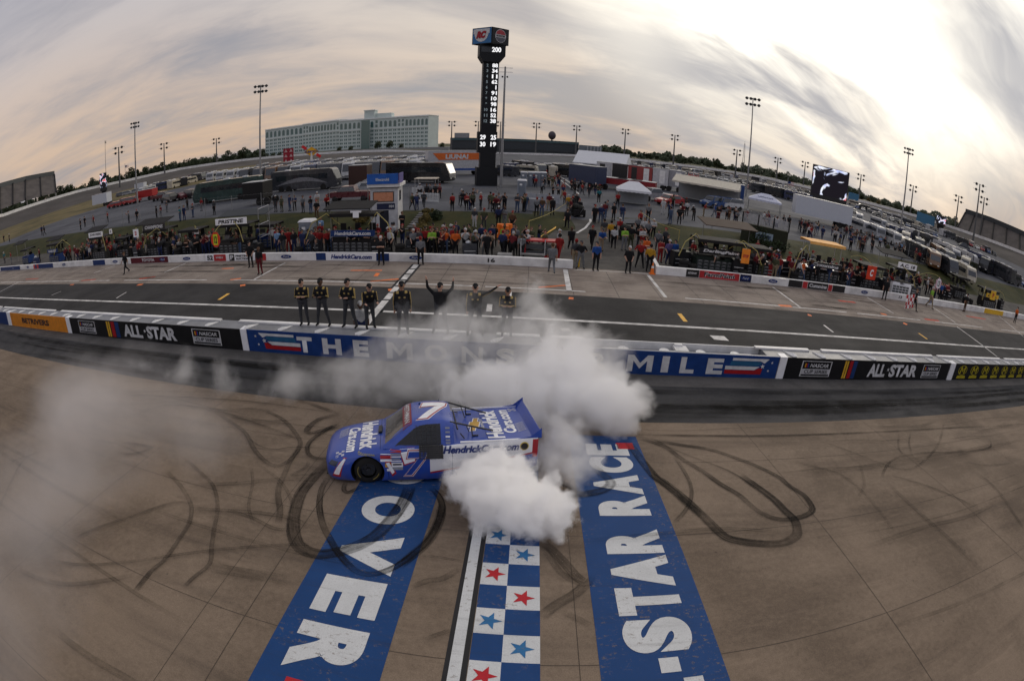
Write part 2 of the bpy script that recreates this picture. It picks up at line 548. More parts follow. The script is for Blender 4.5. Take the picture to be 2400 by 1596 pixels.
# the pit exit lane that climbs through the bank
def lane_edge(yy, side):
    return (0.6 + 0.33 * max(0, yy - 37) + .3) if side < 0 else (11.5 - 0.15 * max(0, yy - 38) - .3)
ln = MB()
ys = [31 + .6 * i for i in range(29)]
for a, b_ in zip(ys, ys[1:]):
    for k in range(6):
        q = []
        for (yy, kk) in ((a, k), (a, k + 1), (b_, k + 1), (b_, k)):
            xl, xr = lane_edge(yy, -1), lane_edge(yy, 1)
            x = xl + (xr - xl) * kk / 6
            q.append((x, yy + bow(x), hgt(x, yy + bow(x)) + .012))
        ln.quad(*q)
lane = ln.build('pit_exit_lane', m_stall, smooth=True, kind='structure')

# ------------------------------------------------------------------ painted marks (thin sheets on their surface)
pw = P('road_paint_white', (0.62, 0.60, 0.57), 0.7, var=0.25, scale=2.0, dirt=0.5)
pk = P('road_paint_black', (0.02, 0.02, 0.022), 0.7)
po = P('road_paint_orange', (0.80, 0.20, 0.06), 0.7, var=.3, dirt=.3)
pr = P('road_paint_red', (0.50, 0.06, 0.03), 0.75, var=.4, dirt=.6)
py = P('road_paint_yellow', (0.75, 0.43, 0.08), 0.7, dirt=.2)
def flatstrip(p, q, w, z=.004, m=0, mb=None):
    p, q = Vector((p[0], p[1], 0)), Vector((q[0], q[1], 0))
    d = (q - p).normalized(); s = Vector((-d.y, d.x, 0)) * w / 2
    mb.quad(*[(v.x, v.y, hgt(v.x, v.y) + z) for v in (p - s, q - s, q + s, p + s)], m)
def bowline(mb, y, w, x0, x1, z=.004, m=0, dx=3.0):
    n = max(1, int((x1 - x0) / dx))
    for i in range(n):
        a, b = x0 + (x1 - x0) * i / n, x0 + (x1 - x0) * (i + 1) / n
        mb.quad((a, y - w / 2 + bow(a), z), (b, y - w / 2 + bow(b), z), (b, y + w / 2 + bow(b), z), (a, y + w / 2 + bow(a), z), m)
mk = MB()
bowline(mk, 19.95, 0.22, -100, 100)
for a, b in ((-60, -36), (-34, -31), (-29, -20), (-18, -2.5), (-2.2, 3), (8.5, 20), (21, 28), (30, 38), (42, 50)):
    bowline(mk, 24.35, 0.13, a, b, m=0)
mk.build('pit_lane_line', pw, pitroad)
mk = MB()
lines = [((669, 616), (596, 655), .14), ((296, 685), (273, 699), .12), ((43, 662), (0, 684), .14), ((143, 683), (121, 692), .1),
         ((1519, 645), (1560, 697), .2), ((1811, 673), (1875, 720), .14), ((2243, 766), (2337, 836), .14), ((2335, 736), (2400, 790), .12),
         ((436, 617), (385, 639), .13), ((270, 623), (220, 640), .12), ((2032, 697), (2095, 735), .12), ((2180, 716), (2240, 757), .12),
         ((1931, 762), (1953, 779), .14), ((1195, 684), (1192, 719), .2), ((1325, 632), (1334, 682), .28), ((1148, 713), (1146, 730), .25),
         ((1345, 632), (1520, 642), .1)]
for a, b, w_ in lines:
    flatstrip(at(*a, 0), at(*b, 0), w_, mb=mk)
for (a, b, c, d) in (((1663, 786), (1697, 788), (1709, 799), (1674, 796)), ((1314, 769), (1334, 769), (1337, 777), (1316, 776))):
    mk.poly([at(*p, 0) + Vector((0, 0, .004)) for p in (a, b, c, d)])
mk.build('pit_box_line', pw, pitbox)
mk = MB()
p, q = at(977, 619.5, 0), at(853, 765, 0)
flatstrip(p, q, .62, .004, 1, mk)
N = 9
for i in range(N):
    a = p.lerp(q, (i + .08) / N); b = p.lerp(q, (i + .92) / N if i < 6 else (i + 1.08) / N)
    flatstrip(a, b, .34, .008, 0, mk)
mk.build('finish_line', [pw, pk], pitroad)
mk = MB()
for a, b, w_, m_ in [((513, 703), (536, 688), .22, 1), ((1592, 735), (1607, 754), .22, 1), ((2153, 781), (2173, 795), .18, 1),
                     ((563, 670), (575, 668), .35, 0), ((322, 668), (334, 667), .3, 0), ((165, 668), (173, 667), .25, 0),
                     ((910, 680), (921, 679), .35, 0), ((1333, 699), (1344, 700), .35, 0), ((2117, 757), (2126, 761), .35, 0), ((1893, 738), (1902, 740), .3, 0)]:
    flatstrip(at(*a, 0), at(*b, 0), w_, .005, m_, mk)
mk.build('lane_dash', [po, py], pitroad)
mk = MB()
for a, b, w_, m_ in [((822, 634), (895, 634), .2, 0), ((868, 660), (934, 654), .22, 0), ((880, 648), (886, 640), .25, 0), ((520, 630), (548, 629), .2, 0),
                     ((540, 656), (565, 653), .25, 0), ((1262, 674), (1325, 669), .18, 0), ((326, 654), (364, 649), .25, 1), ((1826, 716), (1855, 718), .35, 0),
                     ((2167, 748), (2200, 752), .3, 1), ((1965, 705), (2005, 709), .3, 1), ((2064, 735), (2078, 738), .3, 0), ((190, 658), (225, 655), .2, 1),
                     ((60, 655), (90, 653), .2, 1), ((2265, 741), (2310, 748), .3, 1)]:
    flatstrip(at(*a, 0), at(*b, 0), w_, .005, m_, mk)
mk.build('paint_smear', [pr if False else po, pr], pitbox)
# slab joints of the pit concrete
mk = MB()
for i in range(-24, 25):
    x = i * 2.35
    mk.quad((x - .012, 23.65 + bow(x), .003), (x + .012, 23.65 + bow(x), .003), (x + .012, 29 + bow(x), .003), (x - .012, 29 + bow(x), .003))
bowline(mk, 26.4, .03, -80, 80, .003)
mk.build('slab_joint', pk, pitbox)
# yellow edge line and tyre-white streaks of the exit lane
mk = MB()
pts = [(1255, 563), (1275, 551), (1295, 539), (1312, 527), (1325, 515)]
for a, b in zip(pts, pts[1:]):
    flatstrip(at(*a), at(*b), .14, .03, 0, mk)
for pts in ([(1300, 415), (1325, 430), (1345, 446), (1358, 456)], [(1310, 413), (1335, 428), (1355, 445)], [(1370, 490), (1382, 503), (1384, 520), (1372, 535), (1352, 547)], [(1378, 492), (1388, 500)]):
    for a, b in zip(pts, pts[1:]):
        flatstrip(at(*a), at(*b), .22, .03, 1, mk)
mk.build('lane_edge_line', [py, pw], lane)

# ------------------------------------------------------------------ race track paint
def tq(mb, x0, x1, y0, y1, lift, m=0):
    n = max(1, int(abs(y1 - y0)))
    for i in range(n):
        a, b = y0 + (y1 - y0) * i / n, y0 + (y1 - y0) * (i + 1) / n
        mb.quad(*[(x, y, trz(x, y) + lift) for x, y in ((x0, a), (x1, a), (x1, b), (x0, b))], m)
def paint_mat(name, col, wear=.5):
    m = bpy.data.materials.new(name); m.use_nodes = True; t = NT(m.node_tree)
    b = t.n('ShaderNodeBsdfPrincipled'); o = t.n('ShaderNodeOutputMaterial'); t.t.links.new(b.outputs[0], o.inputs[0])
    co = t.n('ShaderNodeTexCoord').outputs['Object']
    c = t.mix(t.noise(co, 1.6, 6, .6), tuple(k * .8 for k in col), tuple(min(1, k * 1.18) for k in col))
    st1 = t.noise(t.v('MULTIPLY', co, (.35, 5.5, 1)), 1.0, 8, .72)
    c = t.mix(t.maprange(st1, .52, .76, 0, .55 * wear), c, (.03, .027, .025))          # rubber dragged along the track
    fl = t.noise(t.v('MULTIPLY', co, (1, 1.6, 1)), 9, 7, .78); big = t.noise(co, .8, 3)
    chip = t.m('MULTIPLY', t.maprange(fl, .575, .60), t.maprange(big, .42, .6))
    c = t.mix(t.m('MULTIPLY', chip, wear), c, (.17, .135, .105))                        # chips worn to the concrete
    gr = t.noise(co, 60, 2, .8); c = t.mix(t.maprange(gr, .4, .75, 0, .22), c, (.05, .045, .04))
    t.put(b.inputs['Base Color'], c); b.inputs['Roughness'].default_value = .72; b.inputs['Specular IOR Level'].default_value = .18
    bp = t.n('ShaderNodeBump'); bp.inputs['Strength'].default_value = .25; bp.inputs['Distance'].default_value = .01; t.put(bp.inputs['Height'], gr); t.put(b.inputs['Normal'], bp.outputs[0])
    return m
tblue = paint_mat('track_paint_blue', (0.010, 0.052, 0.175), .75)
tblue2 = paint_mat('track_paint_light_blue', (0.03, 0.15, 0.34), .8)
twhite = paint_mat('track_paint_white', (0.60, 0.61, 0.61), .7)
tred = paint_mat('track_paint_red', (0.46, 0.02, 0.03), .7)
YT = 10.9
mk = MB(); tq(mk, -3.40, -1.64, -3.0, YT, .004)
bandl = mk.build('painted_band', tblue, track, label='blue band lettered towards the camera left of the finish line')
mk = MB(); tq(mk, 1.28, 3.12, -3.0, YT, .004)
bandr = mk.build('painted_band', tblue, track, label='blue band lettered away from the camera right of the finish line')
mk = MB(); tq(mk, -0.84, -0.52, -3, YT, .004, 1); tq(mk, -0.77, -0.60, -3, YT, .008, 0)
rows = [6.72 + .575 * k for k in range(8)]
ys = [6.17, 5.63, 5.07, 4.52, 3.97, 3.43]
rowy = [6.17 + .55 * k for k in range(9, 0, -1)] + ys + [3.43 - .55 * k for k in range(1, 9)]
for i in range(len(rowy) - 1):
    ya, yb = rowy[i], rowy[i + 1]
    k = i - 9                     # row 0 starts at 6.17: white on the right
    for c in (0, 1):
        x0, x1 = (-.51, -.07) if c == 0 else (-.07, .46)
        wsq = (k % 2 == 0) == (c == 1)
        tq(mk, x0, x1, ya, yb, .004, 0 if wsq else 2)
        if wsq:
            cx, cy2 = (x0 + x1) / 2, (ya + yb) / 2
            starm = 4 if (k in (1, 2) or k in (5, 6, -3, -2)) else 3
            pts = star_pts((cx, cy2, 0), (1, 0, 0), (0, 1, 0), .19, R(-90))
            pts = [Vector((q.x, q.y, trz(q.x, q.y) + .008)) for q in pts]
            for j in range(5): mk.poly([pts[2 * j - 1], pts[2 * j], pts[2 * j + 1]], starm)
            mk.poly([pts[1], pts[3], pts[5], pts[7], pts[9]], starm)
mk.build('painted_finish_line', [twhite, pk, tblue, tblue2, tred], track)
onT = lambda lift: (lambda p: Vector((p.x, p.y, trz(p.x, p.y) + lift)))
# D O V E R reading towards the camera, tops to the right (x: -2.95 .. -2.05)
for ch, yc, hh in (('D', 8.4, .95), ('O', 6.93, 1.0), ('V', 5.55, 1.1), ('E', 4.37, .88), ('R', 3.18, 1.0)):
    w_ = hh
    lettering(ch, (-2.52, yc, 0), (0, -1, 0), (1, 0, 0), w_, 1.07, twhite, bandl, bold=.06, warp=onT(.010), name='painted_letter')
# A L L - S T A R  R A C E reading away from the camera, tops to the left
for ch, yc, w_ in (('E', 10.1, .62), ('C', 9.32, .76), ('A', 8.42, .84), ('R', 7.57, .76), ('R', 6.34, .74), ('A', 5.48, .86), ('T', 4.72, .66), ('S', 3.95, .74)):
    lettering(ch, (2.22, yc, 0), (0, 1, 0), (-1, 0, 0), w_, 1.08, twhite, bandr, bold=.065, warp=onT(.010), name='painted_letter')
mk = MB(); tq(mk, 2.14, 2.44, 3.17, 3.46, .010)
mk.build('painted_letter', twhite, bandr)
lettering('L', (2.22, 2.74, 0), (0, 1, 0), (-1, 0, 0), .6, 1.02, twhite, bandr, bold=.075, warp=onT(.010), name='painted_letter')
mk = MB(); tq(mk, -2.9, -2.35, 2.3, 2.52, .010)
mk.build('painted_mark', tred, bandl)
mk = MB(); tq(mk, 2.5, 2.95, 10.15, 10.5, .010)
mk.build('painted_mark', tred, bandr)
# slab joints
mk = MB()
for x in (-14.6, -9.3, -4.0, 6.6, 11.9, 17.2):
    tq(mk, x - .008, x + .008, -3, Y0, .003)
for x in (-4.75, 1.0):
    tq(mk, x - .006, x + .006, -3, Y0, .003)
for y in (9.45, 6.5, 3.4, .3):
    for a, b in zip(range(-60, 60, 3), range(-57, 63, 3)):
        mk.quad(*[(x, yy + bow(x), trz(x, yy + bow(x)) + .003) for x, yy in ((a, y - .006), (b, y - .006), (b, y + .006), (a, y + .006))])
mk.build('slab_joint', P('joint', (0.075, 0.058, 0.045), .9), track)

# ------------------------------------------------------------------ tyre marks: ribbons of worn rubber with soft edges
def rubber_mat(name, op):
    m = bpy.data.materials.new(name); m.use_nodes = True
    t = NT(m.node_tree)
    b = t.n('ShaderNodeBsdfPrincipled'); o = t.n('ShaderNodeOutputMaterial')
    b.inputs['Base Color'].default_value = (0.012, 0.011, 0.010, 1); b.inputs['Roughness'].default_value = .9; b.inputs['Specular IOR Level'].default_value = .1
    tr = t.n('ShaderNodeBsdfTransparent'); mxs = t.n('ShaderNodeMixShader')
    at_ = t.n('ShaderNodeAttribute', attribute_name='wear')
    co = t.n('ShaderNodeTexCoord').outputs['Object']
    lv = t.n('ShaderNodeAttribute', attribute_name='run').outputs['Vector']
    nz = t.maprange(t.noise(t.v('MULTIPLY', lv, (.9, 9, 1)), 1.0, 7, .8), .36, .58, .30, 1.0)
    nz = t.m('MULTIPLY', nz, t.maprange(t.noise(co, 26, 3, .8), .3, .5, .55, 1.0))
    nz2 = t.maprange(t.noise(co, .9, 4, .6), .35, .6, .45, 1.0)
    a = t.m('MULTIPLY', t.m('MULTIPLY', t.m('MULTIPLY', at_.outputs['Fac'], nz), nz2), op, clamp=True)
    t.put(mxs.inputs[0], a); t.t.links.new(tr.outputs[0], mxs.inputs[1]); t.t.links.new(b.outputs[0], mxs.inputs[2])
    t.t.links.new(mxs.outputs[0], o.inputs[0])
    return m
RUB = [rubber_mat('tyre_mark_dark', .92), rubber_mat('tyre_mark_mid', .62), rubber_mat('tyre_mark_faint', .45)]
def spline(pts, n=8):
    out = []
    P_ = [pts[0]] + list(pts) + [pts[-1]]
    for i in range(1, len(P_) - 2):
        p0, p1, p2, p3 = (Vector(P_[i + k]) for k in (-1, 0, 1, 2))
        for j in range(n):
            t = j / n
            out.append(.5 * ((2 * p1) + (-p0 + p2) * t + (2 * p0 - 5 * p1 + 4 * p2 - p3) * t * t + (-p0 + 3 * p1 - 3 * p2 + p3) * t ** 3))
    out.append(Vector(P_[-2]))
    return out
skid_lift = [0.014]; rs0 = random.Random(99)
def skid(pxs, w, lev=1, org=(0, 0), s=1.0, surf='track', world_pts=None, fade=True):
    if world_pts is None:
        pts = []
        for p in pxs:
            q = (org[0] + p[0] / s, org[1] + p[1] / s)
            v = attrack(*q) if surf == 'track' else at(*q, 0)
            pts.append(Vector((v.x, v.y, 0)))
    else:
        pts = [Vector((x, y, 0)) for x, y in world_pts]
    pts = spline(pts, 6)
    w = w * (1.0 if lev == 0 else .72)
    skid_lift[0] += .0007
    L = skid_lift[0]
    zf = (lambda x, y: trz(x, y) + L) if surf == 'track' else (lambda x, y: .006 + L * .3)
    V, Fc, W, U = [], [], [], []
    n = len(pts); run = rs0.uniform(0, 50)
    for i, p in enumerate(pts):
        d = (pts[min(n - 1, i + 1)] - pts[max(0, i - 1)])
        if d.length < 1e-5: d = Vector((1, 0, 0))
        d.normalize(); sd = Vector((-d.y, d.x, 0)); run += (p - pts[max(0, i - 1)]).length
        e = min(1, min(i, n - 1 - i) / 4) if fade else 1
        for k, (o_, a) in enumerate(((-.5, 0), (-.40, 1), (0, .62), (.40, 1), (.5, 0))):
            q = p + sd * (o_ * w)
            V.append((q.x, q.y, zf(q.x, q.y))); W.append(a * e); U += [run, o_ * 1.0, skid_lift[0] * 100]
    for i in range(n - 1):
        for k in range(4):
            a = i * 5 + k
            Fc.append((a, a + 1, a + 6, a + 5))
    me = bpy.data.meshes.new('tyre_mark'); me.from_pydata(V, [], Fc); me.materials.append(RUB[lev])
    at_ = me.attributes.new('wear', 'FLOAT', 'POINT'); at_.data.foreach_set('value', W)
    au = me.attributes.new('run', 'FLOAT_VECTOR', 'POINT'); au.data.foreach_set('vector', U)
    o = bpy.data.objects.new('tyre_mark', me); COL.objects.link(o); o.parent = track if surf == 'track' else (apron if surf == 'apron' else pitbox)
    return o
A_, B_, C_, D_ = ((0, 880), 2.19), ((550, 1050), 2.872), ((1200, 900), 2.2525), ((1600, 880), 2.19)
def sk(pts, w, lev, fr, **k): skid(pts, w, lev, fr[0], fr[1], **k)
sk([(640, 90), (540, 190), (450, 300), (410, 420), (395, 540), (420, 640), (480, 690), (560, 715), (650, 710), (740, 690), (850, 650), (950, 590), (1030, 510), (1100, 420), (1150, 340), (1180, 260)], .30, 0, B_)
sk([(640, 190), (590, 270), (572, 380), (590, 500), (640, 610), (700, 710), (760, 780), (820, 830), (900, 850), (1000, 835), (1100, 790), (1200, 720), (1290, 640), (1350, 550), (1385, 460), (1395, 380), (1370, 320), (1320, 270)], .15, 0, B_)
sk([(1100, 800), (1200, 720), (1290, 640), (1350, 550), (1385, 460), (1395, 380)], .30, 1, B_)
sk([(750, 230), (735, 280), (770, 300), (860, 255)], .12, 0, B_)
sk([(600, 290), (735, 470), (800, 520), (900, 600), (1000, 690), (1080, 770), (1130, 810), (1200, 830), (1330, 845), (1430, 840), (1490, 810), (1505, 780), (1490, 720), (1440, 670), (1380, 610), (1300, 550), (1200, 480)], .26, 0, C_)
sk([(735, 480), (830, 550), (930, 640), (1010, 700)], .3, 1, C_)
sk([(670, 290), (800, 330), (900, 400), (1000, 460), (1100, 530), (1200, 590), (1280, 660), (1350, 700), (1430, 718), (1520, 705), (1575, 680), (1583, 650), (1540, 590), (1470, 545), (1400, 490), (1300, 440), (1200, 400), (1050, 350), (900, 325), (750, 300)], .18, 0, C_)
sk([(640, 275), (760, 300), (860, 350), (960, 390), (1070, 430), (1180, 480), (1300, 560)], .1, 1, C_)
sk([(190, 480), (260, 520), (320, 550), (360, 560)], .2, 0, C_)
sk([(150, 560), (200, 580), (300, 585), (400, 580), (470, 565), (510, 545), (520, 520), (480, 480), (420, 430)], .26, 0, C_)
sk([(850, 380), (900, 450), (940, 530), (945, 600), (920, 660), (880, 710), (850, 735)], .15, 1, C_)
sk([(150, 830), (200, 870), (270, 940), (340, 1020), (400, 1060)], .3, 1, C_)
sk([(140, 1240), (230, 1170), (330, 1110), (410, 1040)], .3, 1, C_)
sk([(170, 870), (260, 1000), (380, 1060), (430, 1010)], .2, 2, C_)
sk([(250, 1200), (340, 1240), (430, 1290)], .2, 2, C_)
sk([(260, 745), (310, 752), (360, 745)], .2, 2, C_)
sk([(640, 268), (1000, 275), (1400, 275), (1800, 262), (2240, 240), (2500, 225)], .1, 0, C_)
sk([(600, 240), (900, 250), (1200, 235), (1500, 222)], .08, 2, C_)
sk([(700, 340), (850, 390), (1000, 450), (1130, 485), (1200, 470), (1280, 400), (1320, 330), (1340, 240)], .14, 2, D_)
sk([(1020, 525), (1050, 460), (1120, 420), (1250, 400), (1400, 398), (1560, 380), (1580, 350), (1565, 330)], .13, 1, D_)
sk([(1050, 510), (1250, 570), (1400, 630), (1500, 680)], .13, 1, D_)
sk([(530, 440), (780, 500), (900, 580), (1000, 690), (1080, 800)], .16, 2, D_)
sk([(1110, 300), (1105, 370), (1140, 430)], .12, 2, D_)
sk([(1170, 290), (1160, 350), (1180, 430)], .12, 2, D_)
sk([(1400, 440), (1550, 465), (1690, 455)], .14, 2, D_)
sk([(900, 440), (930, 560), (890, 640)], .14, 2, D_)
sk([(1500, 500), (1600, 580), (1700, 720), (1752, 800)], .2, 2, D_)
sk([(1050, 560), (1200, 700), (1350, 830), (1550, 1030)], .25, 2, D_)
for d in (0, 1):
    o_ = 0 if d == 0 else 1
sk([(860, 500), (920, 560), (960, 620), (985, 680), (975, 760), (920, 850), (850, 950), (780, 1010), (700, 1110)], .17, 1, A_)
sk([(940, 420), (1050, 520), (1100, 580), (1120, 680), (1105, 780), (1090, 880), (1080, 970), (1000, 1040), (950, 1090)], .15, 1, A_)
sk([(780, 1010), (740, 1060), (700, 1110)], .2, 1, A_)
sk([(150, 105), (500, 95), (800, 88), (1150, 90)], .1, 1, A_)
sk([(200, 175), (500, 155), (760, 150), (900, 140)], .1, 1, A_)
sk([(590, 35), (800, 42), (1000, 55)], .12, 1, A_)
sk([(550, 100), (900, 115), (1300, 140), (1740, 200)], .07, 0, A_)
sk([(1480, 120), (1580, 145), (1650, 170), (1752, 205)], .22, 1, A_)
sk([(1752, 200), (1640, 230), (1580, 280), (1600, 300), (1680, 280), (1752, 255)], .2, 0, A_)
sk([(620, 235), (850, 160), (1100, 180), (1250, 230), (1400, 280), (1550, 340)], .14, 1, A_)
sk([(1100, 190), (1180, 240), (1260, 300), (1310, 390), (1370, 450), (1430, 470), (1500, 430), (1540, 370), (1530, 320), (1450, 230), (1330, 180), (1150, 180)], .2, 1, A_)
sk([(1280, 330), (1340, 370), (1420, 385), (1500, 375), (1700, 378)], .08, 1, A_)
sk([(1590, 440), (1570, 480), (1500, 520), (1700, 500)], .14, 1, A_)
sk([(1752, 240), (1650, 300), (1590, 350), (1580, 400), (1620, 430), (1700, 430), (1752, 410)], .14, 0, A_)
sk([(1560, 350), (1500, 430), (1460, 520), (1440, 560), (1430, 620), (1440, 700), (1430, 770)], .22, 1, A_)
sk([(1310, 450), (1380, 500), (1450, 560), (1500, 660), (1480, 740)], .12, 2, A_)
sk([(370, 850), (500, 790), (650, 740), (870, 665), (1000, 660)], .12, 1, A_)
sk([(980, 690), (1150, 700), (1350, 715), (1500, 740), (1600, 790)], .2, 1, A_)
sk([(1150, 690), (1300, 740), (1400, 790), (1480, 800)], .16, 1, A_)
sk([(270, 960), (450, 980), (700, 960), (900, 930), (1140, 900), (1400, 880), (1650, 870)], .13, 1, A_)
sk([(100, 1000), (200, 1050), (350, 1080), (550, 1060), (700, 1030)], .2, 2, A_)
sk([(600, 350), (700, 360), (780, 380), (680, 410), (600, 400)], .2, 1, A_)
sk([(1080, 990), (1250, 1020), (1500, 1060)], .4, 2, A_)
sk([(1000, 570), (1250, 560), (1450, 540), (1700, 545)], .25, 2, A_)
sk([(1290, 470), (1300, 560), (1280, 680), (1310, 780)], .12, 2, A_)
sk([(0, 480), (150, 420), (300, 380)], .15, 2, A_)
sk([(0, 690), (60, 560), (120, 450), (200, 400)], .15, 2, A_)
sk([(1180, 950), (1300, 905), (1400, 890), (1520, 820)], .2, 1, B_)
sk([(1280, 1300), (1380, 1260), (1470, 1235)], .12, 1, B_)
sk([(1230, 730), (1400, 750), (1560, 780)], .1, 1, B_)
rs = random.Random(5)
for i in range(46):     # old marks along the racing line
    x0, y0 = rs.uniform(-30, 30), rs.uniform(.5, 11.4)
    ln_ = rs.uniform(3, 14); cv = rs.uniform(-.6, .6)
    if -3.6 < x0 + ln_ and x0 < 3.4 and rs.random() < .75: continue
    skid(None, rs.uniform(.08, .28), 2, world_pts=[(x0 + ln_ * t, y0 + cv * t * (1 - t) * 2 + rs.uniform(-.3, .3) * t) for t in (0, .33, .66, 1)])
for i in range(20):
    x0, y0 = rs.uniform(-34, 30), rs.choice([24.9, 26.2, 27.4, 27.9]) + rs.uniform(-.2, .2)
    ln_ = rs.uniform(3, 9)
    skid(None, rs.uniform(.25, .5), rs.choice([0, 1, 1]), surf='pit', world_pts=[(x0 + ln_ * t, y0 + bow(x0 + ln_ * t) + rs.uniform(-.12, .12)) for t in (0, .33, .66, 1)])
for i in range(26):
    x0, y0 = rs.uniform(-32, 22), rs.uniform(12.1, 14.0)
    ln_ = rs.uniform(8, 20)
    skid(None, rs.uniform(.1, .45), rs.choice([0, 1, 2]), surf='apron', world_pts=[(x0 + ln_ * t, y0 + bow(x0 + ln_ * t) + rs.uniform(-.08, .08)) for t in (0, .33, .66, 1)])

# ================================================================== THE INNER WALL, ITS BANNERS AND CAPS
def onwall(px, py=None, y0=14.95, z=None):
    """x where this spot of the photograph meets the wall face (y = y0 + bow)"""
    r = ray(px, py); x = 0
    for _ in range(5):
        x = r.x * ((y0 + bow(x)) / r.y)
    return x, HC + r.z * ((y0 + bow(x)) / r.y)
YW, YR, ZT = 14.95, 15.80, 0.90
def bowbox(mb, x0, x1, ya, yb, z0, z1, m=0, dx=2.0, mtop=None, mfront=None):
    n = max(1, int(math.ceil((x1 - x0) / dx)))
    for i in range(n):
        a, b = x0 + (x1 - x0) * i / n, x0 + (x1 - x0) * (i + 1) / n
        A, B = bow(a), bow(b)
        mb.quad((a, ya + A, z0), (b, ya + B, z0), (b, ya + B, z1), (a, ya + A, z1), m if mfront is None else mfront)
        mb.quad((a, ya + A, z1), (b, ya + B, z1), (b, yb + B, z1), (a, yb + A, z1), m if mtop is None else mtop)
        mb.quad((b, yb + B, z0), (a, yb + A, z0), (a, yb + A, z1), (b, yb + B, z1), m)
        if i == 0: mb.quad((a, yb + A, z0), (a, ya + A, z0), (a, ya + A, z1), (a, yb + A, z1), m)
        if i == n - 1: mb.quad((b, ya + B, z0), (b, yb + B, z0), (b, yb + B, z1), (b, ya + B, z1), m)
wallroot = empty('barrier_wall', (0, 0, 0), label='long grey steel and foam barrier wall with printed banners between the race track and pit road', cat='wall')
gx0, gx1 = 1.85, 8.95
wtop = P('wall_top_grey', (0.22, 0.225, 0.24), .55, .2, dirt=.35, scale=2)
wb = MB()
bowbox(wb, -95, gx0, YW + .02, YR, 0, ZT)
bowbox(wb, gx1, 95, YW + .02, YR, 0, ZT)
bowbox(wb, gx0, gx1, YW + .02, YW + .12, 0, ZT)
bowbox(wb, gx0, gx1, YW + .12, YR - .02, 0, .62)
wb.build('wall_body', wtop, wallroot)
wb = MB()
for a, b in ((-95, -36.5), (-35.9, -26.7), (-25.9, -12.4), (-11.4, -1.9), (-1.0, .5), (.9, 2.0), (8.7, 11.3), (12.0, 19.8), (20.3, 27.8), (28.5, 60)):
    bowbox(wb, a, b, YR - .17, YR + .02, ZT, ZT + .06)
bowbox(wb, gx0, gx1, YR - .02, YR + .03, .62, ZT)
wb.build('top_rail', white, wallroot)
PANELS = [(-95, 24, navy), (24, 157, P('banner_orange', (0.62, 0.22, 0.02), .55)), (166, 566, P('banner_black', (0.010, 0.010, 0.011), .5)), (582, 1822, P('banner_blue', (0.010, 0.040, 0.165), .5)),
          (1841, 2222, MATS['banner_black']), (2236, None, MATS['banner_black'])]
topy = lambda px: np.interp(px, [0, 23, 155, 280, 560, 1366, 1645, 1826, 2025, 2229, 2400], [731, 734, 745, 756, 774, 816, 827, 836, 850, 853, 857])
boty = lambda px: np.interp(px, [0, 29, 169, 315, 570, 1514, 1832, 2215, 2400], [760, 765, 784, 799, 825, 879, 890, 892, 890])
wx = lambda px, t=.5: onwall(px, topy(px) * (1 - t) + boty(px) * t)[0]
for a, b, mt in PANELS:
    x0 = a if a < 0 else wx(a); x1 = 60 if b is None else wx(b)
    q = MB(); bowbox(q, x0, x1, YW, YW + .03, .02, ZT + .004)
    pn = q.build('banner', mt, wallroot)
    if b == 157: pan_o = pn
    if b == 566: pan_k1 = pn
    if b == 1822: pan_b = pn
    if b == 2222: pan_k2 = pn
    if b is None: pan_m = pn
for a, b in ((18, 26), (157, 166), (567, 581), (1824, 1840), (2224, 2235)):
    q = MB(); bowbox(q, wx(a), wx(b), YW - .012, YR - .5, .02, ZT + .012, dx=1)
    q.build('joint_strip', white_clean, wallroot)
def wallwarp(off):
    return lambda p: Vector((p.x, YW + bow(p.x) - off, p.z))
def walltext(s, pa, pb, zc, h, mat, parent, bold=.03, shear=0.0, off=.008, t=.5, gap=1.0):
    xa, xb = wx(pa, t), wx(pb, t)
    return lettering(s, ((xa + xb) / 2, 0, zc), (1, 0, 0), (0, 0, 1), xb - xa, h, mat, parent, bold, shear, warp=wallwarp(off), gap=gap)
bw = P('banner_white', (0.56, 0.56, 0.56), .5, dirt=.1)
for ch, a, b in (('T', 697, 732), ('H', 756, 800), ('E', 828, 864), ('M', 906, 967), ('O', 996, 1048), ('N', 1082, 1132), ('S', 1163, 1206), ('T', 1238, 1282),
                 ('E', 1316, 1352), ('R', 1378, 1426), ('M', 1470, 1530), ('I', 1551, 1568), ('L', 1595, 1628), ('E', 1657, 1695)):
    walltext(ch, a, b, .44, .62, bw, pan_b, .025 if ch in 'MN' else .05)
btl = P('banner_teal', (0.02, 0.10, 0.20), .5); brd = P('banner_red', (0.33, 0.012, 0.016), .5)
def flaggraphic(px0, px1, flip):
    x0, x1 = wx(px0), wx(px1)
    f = (lambda u: x1 - (x1 - x0) * u) if flip else (lambda u: x0 + (x1 - x0) * u)
    W = wallwarp(.008); q = MB()
    def pg(pts, m):
        q.poly([W(Vector((f(u), 0, z))) for u, z in pts], m)
    pg([(.12, .80), (.88, .80), (.88, .70), (.30, .70)], 0); pg([(.12, .80), (.30, .70), (.21, .62)], 0)
    pg([(.30, .68), (.90, .68), (.92, .50), (.36, .50), (.27, .60)], 1)
    pg([(.30, .48), (1, .48), (1, .34), (.40, .34)], 0)
    pg([(.23, .40), (.30, .43), (.40, .325), (1, .325), (1, .17), (.25, .17)], 2)
    for u, z, r in ((.24, .50, .11), (.05, .66, .06), (.10, .33, .06)):
        star(q, W(Vector((f(u), 0, z))) + Vector((0, -.004, 0)), (1, 0, 0), (0, 0, 1), r, R(8), 0)
    q.build('flag_graphic', [bw, btl, brd], pan_b)
flaggraphic(596, 704, False); flaggraphic(1700, 1812, True)
